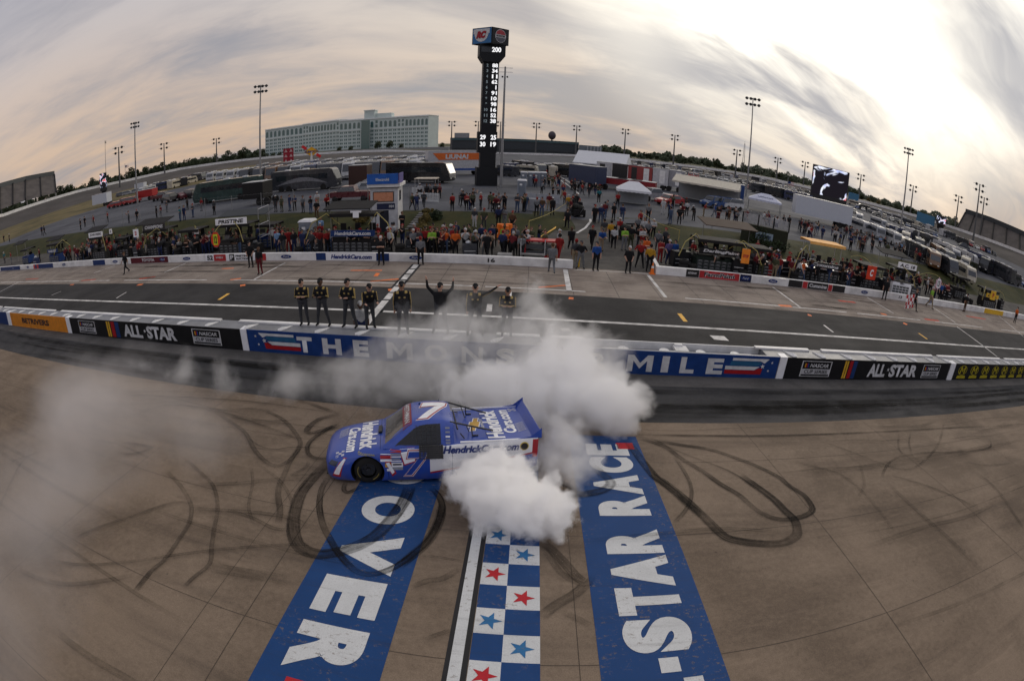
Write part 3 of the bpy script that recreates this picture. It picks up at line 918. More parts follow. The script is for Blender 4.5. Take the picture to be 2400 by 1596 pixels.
for (a, b, par) in ((290, 414, pan_k1), (2034, 2148, pan_k2)):
    m_ = a + (b - a) * .37
    walltext('ALL', a, m_ - (b - a) * .015, .47, .60, bw, par, .045)
    q = MB(); star(q, Vector((wx(m_ + (b - a) * .035), YW + bow(wx(m_)) - .01, .52)), (1, 0, 0), (0, 0, 1), .10)
    q.build('star', bw, par)
    walltext('STAR', m_ + (b - a) * .07, b, .47, .60, bw, par, .045)
def cupboard(a, b, par):
    q = MB(); x0, x1 = wx(a), wx(b); W = wallwarp(.006); W2 = wallwarp(.010); W3 = wallwarp(.014)
    def rc(u0, u1, z0, z1, Wf, m):
        q.poly([Wf(Vector((x0 + (x1 - x0) * u, 0, z))) for u, z in ((u0, z0), (u1, z0), (u1, z1), (u0, z1))], m)
    rc(0, 1, .14, .80, W, 0); rc(.03, .97, .165, .775, W2, 1); rc(.03, .97, .24, .47, W3, 2)
    for k, m in ((0, 3), (1, 4), (2, 5)):
        rc(.10 + .045 * k, .135 + .045 * k, .53, .70, W3, m)
    o = q.build('series_badge', [bw, MATS['banner_black'], P('badge_grey', (.42, .42, .43), .5), P('badge_yellow', (.6, .28, .02), .5), brd, blue], par)
    lettering('NASCAR', (x0 + (x1 - x0) * .58, 0, .615), (1, 0, 0), (0, 0, 1), (x1 - x0) * .62, .15, bw, o, .02, .2, warp=wallwarp(.018))
    lettering('CUP SERIES', (x0 + (x1 - x0) * .5, 0, .355), (1, 0, 0), (0, 0, 1), (x1 - x0) * .78, .15, MATS['banner_black'], o, .02, warp=wallwarp(.020))
for a, b, par in ((186, 224, pan_k1), (452, 518, pan_k1), (1877, 1946, pan_k2), (2161, 2200, pan_k2)):
    cupboard(a, b, par)
for a, par, fl in ((252, pan_k1, 1), (1976, pan_k2, 1)):
    q = MB(); x0 = wx(a)
    sc_ = (wx(a + 30) - x0) / 1.0
    for u0, u1, m in ((0, .12, 0), (.16, .28, 0), (.36, .62, 1), (.66, .95, 2)):
        q.poly([wallwarp(.008)(Vector((x0 + sc_ * (u + sh), 0, z))) for u, z, sh in ((u0, .08, 0), (u1, .08, 0), (u1, .86, .0), (u0, .86, .0))], m)
    q.build('stripe_graphic', [P('banner_gold', (.62, .36, .03), .5), brd, P('stripe_blue', (.015, .04, .14), .5)], par)
walltext('BETRIVERS', 52, 115, .47, .36, P('banner_dark_text', (0.06, 0.03, 0.02), .6), pan_o, .05)
gold = P('banner_olive', (0.36, 0.30, 0.015), .5)
for k in range(9):
    x = wx(2243) + 1.35 * k + .55
    q = MB()
    W = wallwarp(.008)
    N = 20
    for i in range(N):
        a, b = 2 * math.pi * i / N, 2 * math.pi * (i + 1) / N
        q.poly([W(Vector((x + .46 * r * math.cos(t), 0, .55 + .27 * r * math.sin(t)))) for r, t in ((.88, a), (1, a), (1, b), (.88, b))], 0)
    q.poly([W(Vector((x + u, 0, z))) for u, z in ((-.48, .10), (.48, .10), (.42, .26), (-.42, .26))], 0)
    o = q.build('logo_graphic', gold, pan_m)
    lettering('M', (x, 0, .56), (1, 0, 0), (0, 0, 1), .60, .36, gold, o, .03, .25, warp=wallwarp(.012))
# white fin caps along the wall top
xs_cap = [-36.3, -34.6, -33.0, -31.3, -29.6, -27.9, -26.2, -24.5, -22.8, -21.1, -19.4, -17.7, -16.0, -14.3, -12.6, -10.5, -8.9, -7.3, -5.7, -4.1, -2.5, -.9, .7, 10.1, 11.6, 13.1, 14.6, 16.1, 17.6, 19.1, 20.6, 22.1, 23.6, 25.1, 26.6, 28.1, 29.6, 31.1, 32.6, 34.1, 35.6]
cap0 = None
q = MB()
prof = [(-.30, 0, 0), (.05, -.11, 0), (.28, -.13, 0), (.36, 0, 0), (.28, .13, 0), (.05, .11, 0)]
q.prism([Vector((a, b, 0)) for a, b, _ in prof], (0, 0, .03))
top = Vector((.16, 0, .10))
n0 = len(q.v)
for i in range(6):
    a, b = prof[i], prof[(i + 1) % 6]
    q.poly([(a[0], a[1], .03), (b[0], b[1], .03), top])
cap0 = q.build('wall_cap', white, wallroot)
for i, x in enumerate(xs_cap):
    c = cap0 if i == 0 else cap0.copy()
    if i: COL.objects.link(c)
    c.location = (x, YW + .34 + bow(x), ZT + .003)
    c.rotation_euler = (0, 0, R(-128) if x < 0 else R(-52))
    c.scale = (1.0, 1.0, 1)
# rollers and brackets in the open gate box
for k, x in enumerate((3.4, 4.9, 6.3, 7.7)):
    q = MB(); q.tube((0, 0, -.07), (0, 0, .0), .2, .2, 0, 16); q.tube((0, 0, .0), (0, 0, .03), .05, .05, 1, 8)
    o = q.build('gate_roller', [white, steel], wallroot); o.location = (x, 15.32 + bow(x), .78); o.rotation_euler = (R(8), 0, 0)
q = MB()
for x in (3.1, 5.2, 7.9):
    q.box((x, 15.22 + bow(x), .80), (.9, .10, .06))
q.box((5.55, 15.5, .80), (.5, .5, .1), 0); q.box((5.5, 15.72, .86), (.3, .14, .1), 0)
q.build('gate_bracket', white, wallroot)
# ================================================================== THE RACE TRUCK
from mathutils.bvhtree import BVHTree
def wrap_mat():
    m = bpy.data.materials.new('truck_wrap'); m.use_nodes = True
    t = NT(m.node_tree)
    b = t.n('ShaderNodeBsdfPrincipled'); o = t.n('ShaderNodeOutputMaterial'); t.t.links.new(b.outputs[0], o.inputs[0])
    co = t.n('ShaderNodeTexCoord').outputs['Object']
    x, y, z = t.xyz(co)
    nz = t.noise(co, 2.2, 4)
    bl = t.mix(nz, (0.014, 0.050, 0.30), (0.022, 0.066, 0.36))
    side = t.m('GREATER_THAN', t.m('ABSOLUTE', y), 0.935)
    beh = t.m('LESS_THAN', x, 0.02)
    # the red line climbs towards the tail; white above it, blue below
    zl = t.m('MULTIPLY_ADD', x, -0.16, 0.27)
    d = t.m('SUBTRACT', z, zl)
    belowtop = t.m('LESS_THAN', z, 1.2)
    onside = t.m('MULTIPLY', side, beh)
    c = t.mix(t.m('MULTIPLY', onside, t.m('GREATER_THAN', d, 0)), bl, (0.36, 0.012, 0.02))
    c = t.mix(t.m('MULTIPLY', t.m('MULTIPLY', onside, t.m('GREATER_THAN', d, 0.045)), t.m('GREATER_THAN', x, -2.36)), c, (0.74, 0.74, 0.76))
    # dust thrown up along the sills
    dz_ = t.maprange(z, .42, .1)
    c = t.mix(t.m('MULTIPLY', t.m('MULTIPLY', dz_, t.maprange(t.noise(co, 3, 5, .7), .3, .7)), .5), c, (.10, .085, .07))
    t.put(b.inputs['Base Color'], c)
    b.inputs['Roughness'].default_value = .32
    b.inputs['Coat Weight'].default_value = .35
    b.inputs['Coat Roughness'].default_value = .15
    return m
wrap = wrap_mat()
wrap_blue = P('wrap_blue', (0.018, 0.058, 0.33), .32, coat=.35, var=.1)
tk = empty('race_truck', (-2.065, 9.28, 0), label='blue and white number 7 race truck wrapped in tyre smoke on the finish line', cat='race truck')
f2 = Vector((-.963, -.245, 0)).normalized()
zb = trz(-2.065, 9.28)
fwd = Vector((f2.x, f2.y, -f2.y * TB)).normalized(); upn = Vector((0, TB, 1)).normalized(); lft = upn.cross(fwd).normalized(); upn = fwd.cross(lft)
tk.matrix_world = Matrix.Translation((-2.07, 8.95, trz(-2.07, 8.95) + .01)) @ Matrix((fwd, lft, upn)).transposed().to_4x4() @ Matrix.Scale(.93, 4)
ST = [(2.50, .50, .50, .24, 1), (2.46, .70, .56, .13, 1), (2.36, .84, .62, .11, 1), (2.20, .925, .68, .10, 1), (1.9, .965, .745, .10, 1), (1.55, .98, .80, .10, .9), (1.2, .98, .86, .10, .8),
      (.92, .98, .905, .10, .7), (.70, .98, .93, .10, .6), (.40, .98, .955, .10, .5), (0, .98, .975, .10, .45), (-.45, .98, .99, .10, .35), (-.70, .98, 1.0, .10, .1), (-1.3, .98, 1.015, .10, .0), (-2.1, .98, 1.04, .20, .0),
      (-2.40, .97, 1.05, .25, .0), (-2.50, .95, 1.05, .29, .05)]
def ring(x, w, top, bot, k):
    cr = .03 * (1 if x > -.5 else .3)
    h = [(0, top + cr), (w * .35, top + cr * .85), (w * .65, top + cr * .5), (w * (.86 + .08 * (1 - k)), top - .02 * k), (w * (.945 + .045 * (1 - k)), top - min(.075, (top - bot) * .12) * k - .004),
         (w * .985 + .012 * (1 - k), top - min(.16, (top - bot) * .25) * k - .02), (w, bot + (top - bot) * (.62 + .3 * (1 - k))), (w, bot + (top - bot) * .48), (w, bot + (top - bot) * .30), (w * .985, bot + (top - bot) * .12), (w * .965, bot), (w * .5, bot)]
    L_ = [(x, y, z) for y, z in h] + [(x, 0, bot)] + [(x, -y, z) for y, z in reversed(h[1:])]
    return L_
mb = MB(); n = len(ring(*ST[0]))
for s_t in ST: mb.v += ring(*s_t)
for i in range(len(ST) - 1):
    for j in range(n):
        k = (j + 1) % n
        mb.f.append((i * n + j, i * n + k, (i + 1) * n + k, (i + 1) * n + j)); mb.mi.append(0)
mb.f.append(tuple(range(n))); mb.mi.append(0)
mb.f.append(tuple((len(ST) - 1) * n + j for j in reversed(range(n)))); mb.mi.append(0)
body = mb.build('body', [wrap, blackm], tk)
WX_F, WX_R, WZ = 1.47, -1.36, .335
cuts = []
for x in (WX_F, WX_R):
    for sd in (-1, 1):
        cm = MB(); cm.tube((x, sd * .52, WZ + .012), (x, sd * 1.3, WZ + .012), .395, .395, 1, 40)
        cut = cm.build('cutter', [wrap, blackm], tk); cuts.append(cut)
        bmod = body.modifiers.new('arch', 'BOOLEAN'); bmod.object = cut; bmod.operation = 'DIFFERENCE'; bmod.solver = 'EXACT'
bv = body.modifiers.new('edge', 'BEVEL'); bv.width = .008; bv.segments = 2; bv.angle_limit = R(50); bv.limit_method = 'ANGLE'
bpy.context.view_layer.update()
dg = bpy.context.evaluated_depsgraph_get(); dg.update()
me2 = bpy.data.meshes.new_from_object(body.evaluated_get(dg))
body.modifiers.clear(); body.data = me2; me2.name = 'body'
for cut in cuts: bpy.data.objects.remove(cut)
def smooth_by_angle(me, ang=R(35)):
    me.polygons.foreach_set('use_smooth', [True] * len(me.polygons))
    bm = bmesh.new(); bm.from_mesh(me)
    for e in bm.edges:
        if len(e.link_faces) == 2 and e.calc_face_angle(0) > ang: e.smooth = False
    bm.to_mesh(me); bm.free()
smooth_by_angle(me2)
# cab
mb = MB()
CAB = [(.93, .80, .90, .90), (.62, .765, .90, 1.155), (.36, .715, .91, 1.355), (.16, .675, .92, 1.435), (-.12, .66, .93, 1.465), (-.45, .655, .95, 1.465), (-.60, .665, .97, 1.445), (-.70, .70, .985, 1.40)]
def cring(x, w, b, t):
    wb_ = .90 if x < .8 else .86
    wb_ = {.93: .86}.get(x, .90)
    h = [(0, t + .012), (w * .5, t + .008), (w * .85, t - .012), (w * .97, t - .05), (w + (wb_ - w) * .35, t - (t - b) * .4), (w + (wb_ - w) * .75, t - (t - b) * .75), (wb_, b)]
    if x == .93: h = [(0, t + .03), (w * .5, t + .025), (w * .85, t + .01), (w * .97, t), (w * 1.02, t - .005), (w * 1.04, t - .01), (wb_, b - .02)]
    return [(x, y, z) for y, z in reversed(h)] + [(x, -y, z) for y, z in h[1:]]
n = len(cring(*CAB[0]))
for s_t in CAB: mb.v += [(x + .15, y, z) for x, y, z in cring(*s_t)]
for i in range(len(CAB) - 1):
    for j in range(n - 1):
        mb.f.append((i * n + j, i * n + j + 1, (i + 1) * n + j + 1, (i + 1) * n + j)); mb.mi.append(0)
mb.f.append(tuple((len(CAB) - 1) * n + j for j in reversed(range(n)))); mb.mi.append(0)
mb.f.append(tuple(range(n))); mb.mi.append(0)
cab = mb.build('cab', wrap_blue, tk)
smooth_by_angle(cab.data, R(40))
def bvh(o):
    bm = bmesh.new(); bm.from_mesh(o.data); b = BVHTree.FromBMesh(bm); bm.free(); return b
BB, CB = bvh(body), bvh(cab)
def proj(tree, d, off):
    d = Vector(d)
    def f(p):
        q = Vector(p) - d * 3
        hit, nrm, _, _ = tree.ray_cast(q, d)
        if hit is None: return Vector(p)
        if nrm.dot(d) > 0: nrm = -nrm
        return hit - d * off
    return f
topB = lambda off: proj(BB, (0, 0, -1), off)
topC = lambda off: proj(CB, (0, 0, -1), off)
sideB = lambda off: proj(BB, (0, -1, 0), off)
sideC = lambda off: proj(CB, (0, -1, 0), off)
def decal(name, pts, mat, wf, sub=1, parent=None):
    """a small vinyl sheet laid on the body: pts are corners of a quad, gridded and dropped on the surface"""
    a, b, c, d = [Vector(p) for p in pts]; q = MB(); N = sub
    g_ = {}
    for i in range(N + 1):
        for j in range(N + 1):
            u, v = i / N, j / N
            g_[i, j] = len(q.v); q.v.append(tuple(wf(a.lerp(b, u).lerp(d.lerp(c, u), v))))
    for i in range(N):
        for j in range(N):
            q.f.append((g_[i, j], g_[i + 1, j], g_[i + 1, j + 1], g_[i, j + 1])); q.mi.append(0)
    return q.build(name, mat, parent or tk)
# glass
ws = P('windshield_glass', (0.085, 0.080, 0.074), .12, spec=.8, var=.3)
sg = P('side_glass', (0.012, 0.012, 0.013), .25)
decal('windshield', [(1.03, .73, 0), (1.03, -.73, 0), (.43, -.62, 0), (.43, .62, 0)], ws, topC(.004), 10)
decal('windshield_banner', [(.60, .69, 0), (.60, -.69, 0), (.39, -.62, 0), (.39, .62, 0)], P('banner_wine', (.22, .012, .02), .4), topC(.008), 10)
lettering('HEITHMAN', (.495, 0, 0), (0, 1, 0), (-1, 0, 0), 1.06, .125, bw, tk, .03, warp=topC(.018), name='windshield_lettering', fine=.05)
WT = [(.80, .955), (.72, 1.03), (.60, 1.12), (.48, 1.21), (.36, 1.30), (.22, 1.36), (.05, 1.385), (-.25, 1.39)]
for s in (1, -1):
    S_ = proj(CB, (0, -s, 0), .006)
    q = MB(); N = 8
    for i, (x, zt_) in enumerate(WT):
        zb_ = .96 - .02 * i / 7 + .02
        for j in range(N + 1):
            q.v.append(tuple(S_(Vector((x, 0, min(zb_, zt_ - .003) + (zt_ - min(zb_, zt_ - .003)) * j / N)))))
    for i in range(len(WT) - 1):
        for j in range(N):
            k = i * (N + 1) + j
            q.f.append((k, k + 1, k + N + 2, k + N + 1)); q.mi.append(0)
    q.build('side_window', sg, tk)
    q = MB()
    for k in range(5):
        x = .30 - k * .11; q.path([S_(Vector((x, 0, 1.0 + .37 * j / 5))) + Vector((0, s * .006, 0)) for j in range(6)], .007)
    for j in range(5):
        z = 1.03 + j * .075; q.path([S_(Vector((.30 - k * .11, 0, z))) + Vector((0, s * .006, 0)) for k in range(5)], .007)
    q.build('window_mesh', P('net_webbing', (0.05, 0.05, 0.05), .9), tk)
# window net hanging out over the door
nm = P('net_webbing', (0.05, 0.05, 0.05), .9); nd = P('net_stitch', (.35, .34, .33), .8)
q = MB()
for i in range(7):
    x = .24 - i * .085
    q.box((x, 1.0, .84), (.03, .012, .36), 0)
for j in range(7):
    z = .68 + j * .055
    q.box((-.015, 1.004, z), (.55, .012, .024), 0)
    for i in range(13):
        q.box((.24 - i * .0425, 1.012, z), (.008, .004, .008), 1)
q.box((-.015, .992, .84), (.54, .006, .36), 0)
q.build('window_net', [nm, nd], tk)
rn_w2 = P('number_white', (.78, .78, .80), .4)
# lettering
lettering('Hendrick', (1.44, -.02, 0), (0, 1, 0), (-1, 0, 0), 1.50, .42, rn_w2, tk, .045, .15, warp=topB(.008), name='hood_lettering', fine=.05)
lettering('Cars.com', (1.82, .12, 0), (0, 1, 0), (-1, 0, 0), 1.24, .30, rn_w2, tk, .04, .15, warp=topB(.008), name='hood_lettering', fine=.05)
lettering('Hendrick', (-1.55, .02, 0), (0, -1, 0), (1, 0, 0), 1.62, .40, rn_w2, tk, .045, .15, warp=topB(.008), name='bed_lettering', fine=.05)
lettering('Cars.com', (-1.93, -.08, 0), (0, -1, 0), (1, 0, 0), 1.36, .30, rn_w2, tk, .04, .15, warp=topB(.008), name='bed_lettering', fine=.05)
lettering('HendrickCars.com', (-1.16, 0, .872), (-1, 0, 0), (0, 0, 1), 1.76, .19, P('lettering_navy', (.012, .03, .16), .4), tk, .05, .25, warp=sideB(.010), name='side_lettering', fine=.05)
def wave(x0, sgn, wf):
    q = MB(); W_ = topB(.007)
    for i in range(9):
        u0 = .58 - i * .052
        x1 = x0 + .05 * sgn * i * .12
        q.poly([W_(Vector((x0, sgn * (u0), 0))), W_(Vector((x0 + .22 * wf, sgn * (u0 - .10), 0))), W_(Vector((x0 + .22 * wf, sgn * (u0 - .115), 0))), W_(Vector((x0, sgn * (u0 - .018), 0)))])
    q.build('flag_stripes', P('flag_silver', (.5, .5, .55), .4), tk); q = MB()
    for i in range(3):
        for j in range(3):
            if (i + j) % 2 == 0:
                a, b = x0 + wf * (.01 + .07 * i), .64 + .062 * j if True else 0
                q.poly([W_(Vector((a, sgn * (-b), 0))), W_(Vector((a + .07 * wf, sgn * (-b), 0))), W_(Vector((a + .07 * wf, sgn * (-b - .062), 0))), W_(Vector((a, sgn * (-b - .062), 0)))])
    q.build('flag_graphic', P('flag_silver', (.5, .5, .55), .4), tk)
wave(1.99, -1, 1); wave(-2.10, 1, -1)
def seven(o, right, up, hx, hy, wf, lay):
    """a slanted 7 cut from sheet in layers (outline first)"""
    o, right, up = Vector(o), Vector(right), Vector(up)
    for k, (grow, m) in enumerate(lay):
        g_ = grow
        sh = lambda u, v: (u + .28 * v, v)
        pts = [(-.40 - g_, .52 + g_), (.44 + g_, .52 + g_), (.44 + g_ * 1.1, .30 - g_ * .2), (-.08 + g_ * 1.2, -.52 - g_), (-.34 - g_ * 1.1, -.52 - g_), (.14 - g_ * .8, .28 - g_), (-.42 - g_, .28 - g_)]
        W_ = wf(.006 + .004 * k)
        q = MB()
        P3 = [o + right * (hx * sh(u, v)[0]) + up * (hy * sh(u, v)[1]) for u, v in pts]
        # two convex pieces
        def grid(a, b, c, d, N=6):
            a, b, c, d = map(Vector, (a, b, c, d)); g2 = {}
            for i in range(N + 1):
                for j in range(N + 1):
                    u, v = i / N, j / N; g2[i, j] = len(q.v); q.v.append(tuple(W_(a.lerp(b, u).lerp(d.lerp(c, u), v))))
            for i in range(N):
                for j in range(N): q.f.append((g2[i, j], g2[i + 1, j], g2[i + 1, j + 1], g2[i, j + 1])); q.mi.append(0)
        inner = P3[5]
        mid = P3[2]
        grid(P3[0], P3[1], P3[2], P3[6]) if False else None
        # bar
        cross = P3[2].lerp(P3[3], .02)
        grid(P3[0], P3[1], P3[2], P3[6])
        grid(P3[5].lerp(P3[6], 0), P3[2], P3[3], P3[4])
        q.build('race_number', m, tk)
rn_r = P('number_red', (.36, .012, .02), .4); rn_w = P('number_white', (.72, .72, .74), .4)
seven((-.08, .06, 0), (-1, 0, 0), (0, -1, 0), .62, .80, topC, [(.10, rn_w), (.075, rn_r), (.035, rn_w)])
decal('door_swoosh', [(.72, 0, .92), (.34, 0, .94), (.34, 0, .60), (.62, 0, .50)], rn_r, sideB(.005), 4)
decal('door_swoosh', [(.69, 0, .90), (.36, 0, .93), (.36, 0, .62), (.60, 0, .54)], rn_w, sideB(.009), 4)
seven((.36, 0, .56), (-1, 0, 0), (0, 0, 1), .46, .56, lambda o_: sideB(o_ + .008), [(.11, rn_w), (.085, rn_r), (.045, rn_w), (.02, wrap_blue)])
# contingency stickers between the wheel and the number
rs2 = random.Random(3)
stm = [rn_w, rn_r, P('sticker_grey', (.25, .26, .3), .5), P('sticker_gold', (.55, .28, .03), .5), P('sticker_dark', (.03, .03, .05), .5), rn_w]
stick = [(a - .03 if a > 1 else a + .03, b, c, d, e) for a, b, c, d, e in [(1.05, .84, .26, .10, 0), (1.05, .73, .26, .08, 1), (1.05, .65, .26, .06, 0), (.76, .86, .25, .05, 1), (.76, .79, .24, .04, 2), (.76, .735, .24, .03, 0), (.78, .68, .22, .03, 2), (.76, .63, .24, .03, 0),
         (.74, .53, .26, .12, 0), (.74, .54, .20, .04, 4), (.74, .43, .25, .07, 2), (.95, .52, .14, .10, 3), (.93, .40, .11, .06, 0)]]
for (x, z, w_, h_, c_i) in stick:
    o = decal('sticker', [(x + w_ / 2, 0, z - h_ / 2), (x - w_ / 2, 0, z - h_ / 2), (x - w_ / 2, 0, z + h_ / 2), (x + w_ / 2, 0, z + h_ / 2)], stm[c_i], sideB(.006 + (.004 if c_i == 4 else 0)), 1)
decal('fender_stripe', [(1.05, 0, .62), (.93, 0, .66), (.80, 0, .30), (.90, 0, .22)], rn_r, sideB(.004), 4)
decal('fender_stripe', [(1.03, 0, .58), (.95, 0, .60), (.84, 0, .34), (.90, 0, .28)], rn_w, sideB(.0075), 4)
# front corner stripe and head lamp graphic
def nose(name, pts, mat, off, sub=5):
    def f(p):
        q = Vector((p[0], p[1], p[2]))
        d = Vector((-.55, -.83, -.12)).normalized()
        hit, nn, _, _ = BB.ray_cast(q - d * 2, d)
        return (hit - d * off) if hit else q
    return decal(name, pts, mat, f, sub)
nose('corner_stripe', [(2.02, .98, .80), (1.96, .99, .80), (2.16, .98, .20), (2.36, .9, .20)], rn_r, .006)
nose('corner_stripe', [(2.05, .97, .68), (2.0, .98, .66), (2.17, .96, .26), (2.30, .9, .26)], rn_w, .011)
nose('head_lamp', [(2.34, .86, .60), (2.18, .96, .60), (2.22, .94, .47), (2.42, .80, .47)], P('lamp_graphic', (.05, .06, .09), .2), .006)
lettering('GOODYEAR', (1.47, 0, .765), (-1, 0, 0), (0, 0, 1), .40, .035, gold, tk, .02, warp=sideB(.006), name='fender_lettering', fine=.05)
# emblem on the bed cover: a gold cross bar, with its name beside it
q = MB(); W_ = topB(.009)
em = [(-.05, -.30), (.05, -.30), (.05, -.12), (.11, -.12), (.11, .12), (.05, .12), (.05, .30), (-.05, .30), (-.05, .12), (-.11, .12), (-.11, -.12), (-.05, -.12)]
def emb(k, off, m):
    W_ = topB(off)
    for (a, b, c, d) in ((-.055, .055, -.34, .34), (-.12, .12, -.14, .14)):
        pts = [(c_x, c_y) for c_x, c_y in ((a - k, c - k), (b + k, c - k), (b + k, d + k), (a - k, d + k))]
        zz = off + (.001 if c < -.3 else 0)
        q.poly([W_(Vector((-1.13 + u + v * .25, v, 0))) + Vector((0, 0, .001 if c < -.3 else 0)) for u, v in pts], m)
emb(.02, .006, 0); emb(0, .011, 1)
q.build('bed_emblem', [rn_w, P('emblem_gold', (.50, .30, .06), .35, .4)], tk)
lettering('CHEVROLET', (-1.32, 0, 0), (0, -1, 0), (1, 0, 0), .62, .07, bw, tk, .02, warp=topB(.008), name='bed_lettering', fine=.05)
decal('bed_seam', [(-1.345, .96, 0), (-1.35, .96, 0), (-1.35, -.96, 0), (-1.345, -.96, 0)], P('seam', (.02, .03, .12), .5), topB(.003), 2) if False else None
for s in (1, -1):
    q = MB(); q.box((-1.58, s * .955, 1.045), (1.80, .035, .03)); q.build('bed_rail', rn_w, tk)
seam = P('panel_seam', (.008, .014, .06), .6)
for x in (.98, -.50):
    decal('panel_seam', [(x, 0, .90), (x + .010, 0, .90), (x + .010, 0, .16), (x, 0, .16)], seam, sideB(.003), 6)
decal('panel_seam', [(1.14, .84, 0), (1.15, .84, 0), (1.15, -.84, 0), (1.14, -.84, 0)], seam, topB(.003), 8)
decal('panel_seam', [(-1.345, .93, 0), (-1.337, .93, 0), (-1.337, -.93, 0), (-1.345, -.93, 0)], seam, topB(.003), 4)
# pillar marks
for i, z in enumerate((1.30, 1.22, 1.13, 1.06, 1.0)):
    decal('sticker', [(-.36, 0, z - .018), (-.46, 0, z - .018), (-.46, 0, z + .018), (-.36, 0, z + .018)], stm[2] if i != 2 else rn_w, sideC(.005))
# braces behind the cab
for s in (1, -1):
    q = MB()
    q.tube((-.48, s * .60, 1.40), (-1.50, s * .52, 1.09), .022, .022, 0, 8)
    q.tube((-.98, s * .57, 1.27), (-1.0, s * .62, 1.02), .014, .014, 0, 6)
    q.tube((-1.0, s * .62, 1.03), (-1.14, s * .62, 1.03), .02, .02, 0, 6)
    q.tube((-.72, s * .62, 1.10), (-.80, s * .75, 1.03), .015, .015, 0, 6)
    q.tube((-.85, s * .6, 1.31), (-.95, s * .4, 1.03), .012, .012, 0, 6)
    q.build('rear_brace', black, tk)
q = MB(); q.tube((-.66, -.55, 1.18), (-.66, .55, 1.18), .02, .02, 0, 6)
q.build('cross_brace', black, tk)
# tail: spoiler blade with end plates
q = MB()
q.prism([(-2.36, -.93, 1.05), (-2.52, -.93, 1.24), (-2.535, -.93, 1.24), (-2.375, -.93, 1.05)], (0, 1.86, 0))
q.build('spoiler', wrap_blue, tk)
for s in (1, -1):
    q = MB(); q.prism([(-1.98, s * .955, 1.055), (-2.30, s * .955, 1.10), (-2.56, s * .955, 1.30), (-2.57, s * .955, 1.05)], (0, s * .012, 0))
    q.build('spoiler_end_plate', wrap_blue, tk)
# fuel filler, nose openings, bumper lip, exhaust
q = MB(); q.tube((-2.16, .975, .87), (-2.16, .992, .87), .105, .105, 0, 24); q.tube((-2.16, .99, .87), (-2.16, .997, .87), .085, .085, 1, 24)
q.build('fuel_filler', [P('filler_ring', (.55, .42, .05), .4), black], tk)
decal('tail_panel', [(-2.39, 0, .98), (-2.49, 0, .98), (-2.49, 0, .55), (-2.37, 0, .57)], rn_r, sideB(.004), 2)
q = MB(); q.box((2.475, 0, .36), (.08, .9, .16)); q.box((2.42, 0, .145), (.16, 1.35, .03)); q.build('grille', black, tk)
q = MB(); q.box((1.16, -.1, .925), (.09, .36, .05), ry=R(8)); q.build('hood_vent', black, tk)
q = MB(); q.ball((.18, -.35, 1.47), .028, 0); q.build('roof_vent', navy, tk); q = MB(); q.tube((-.3, -.5, 1.46), (-.3, -.5, 1.52), .006); q.build('roof_antenna', navy, tk)
# wheels
rim = P('wheel_rim', (.045, .045, .048), .4, .5); yl = P('tyre_lettering', (.22, .17, .05), .7)
for nm_, x, s, st in (('f', WX_F, 1, 7), ('f', WX_F, -1, 7), ('r', WX_R, 1, 0), ('r', WX_R, -1, 0)):
    wr = MB()
    Rr, wdt = .335, .27
    prof = [(0.19, -.5), (.30, -.5), (.325, -.44), (.335, -.36), (.335, .36), (.325, .44), (.30, .5), (.19, .5)]
    K = 32; base = 0
    for i in range(K):
        a = 2 * math.pi * i / K
        for r_, yy in prof: wr.v.append((r_ * math.cos(a), yy * wdt, r_ * math.sin(a)))
    m_ = len(prof)
    for i in range(K):
        j = (i + 1) % K
        for k in range(m_ - 1): wr.f.append((i * m_ + k, j * m_ + k, j * m_ + k + 1, i * m_ + k + 1)); wr.mi.append(0)
    e = empty('wheel', (x, s * .765, WZ)); e.parent = tk; e.rotation_euler = (0, 0, R(st))
    wr.build('tyre', rubber, e, smooth=True)
    q = MB()
    q.tube((0, s * .02, 0), (0, s * .06, 0), .20, .17, 0, 28); q.tube((0, s * .06, 0), (0, s * .12, 0), .06, .05, 0, 12)
    for i in range(5):
        a = 2 * math.pi * i / 5; q.box((.11 * math.cos(a), s * .075, .11 * math.sin(a)), (.03, .02, .03))
    q.build('rim', rim, e, smooth=False)
    for a0, a1 in ((R(200), R(250)), (R(-40), R(30))):
        q = MB()
        for i in range(8):
            a, b = a0 + (a1 - a0) * i / 8, a0 + (a1 - a0) * (i + 1) / 8
            q.poly([(r_ * math.cos(t), s * (.5 * wdt + .003), r_ * math.sin(t)) for r_, t in ((.245, a), (.265, a), (.265, b), (.245, b))])
        q.build('tyre_lettering', yl, e)
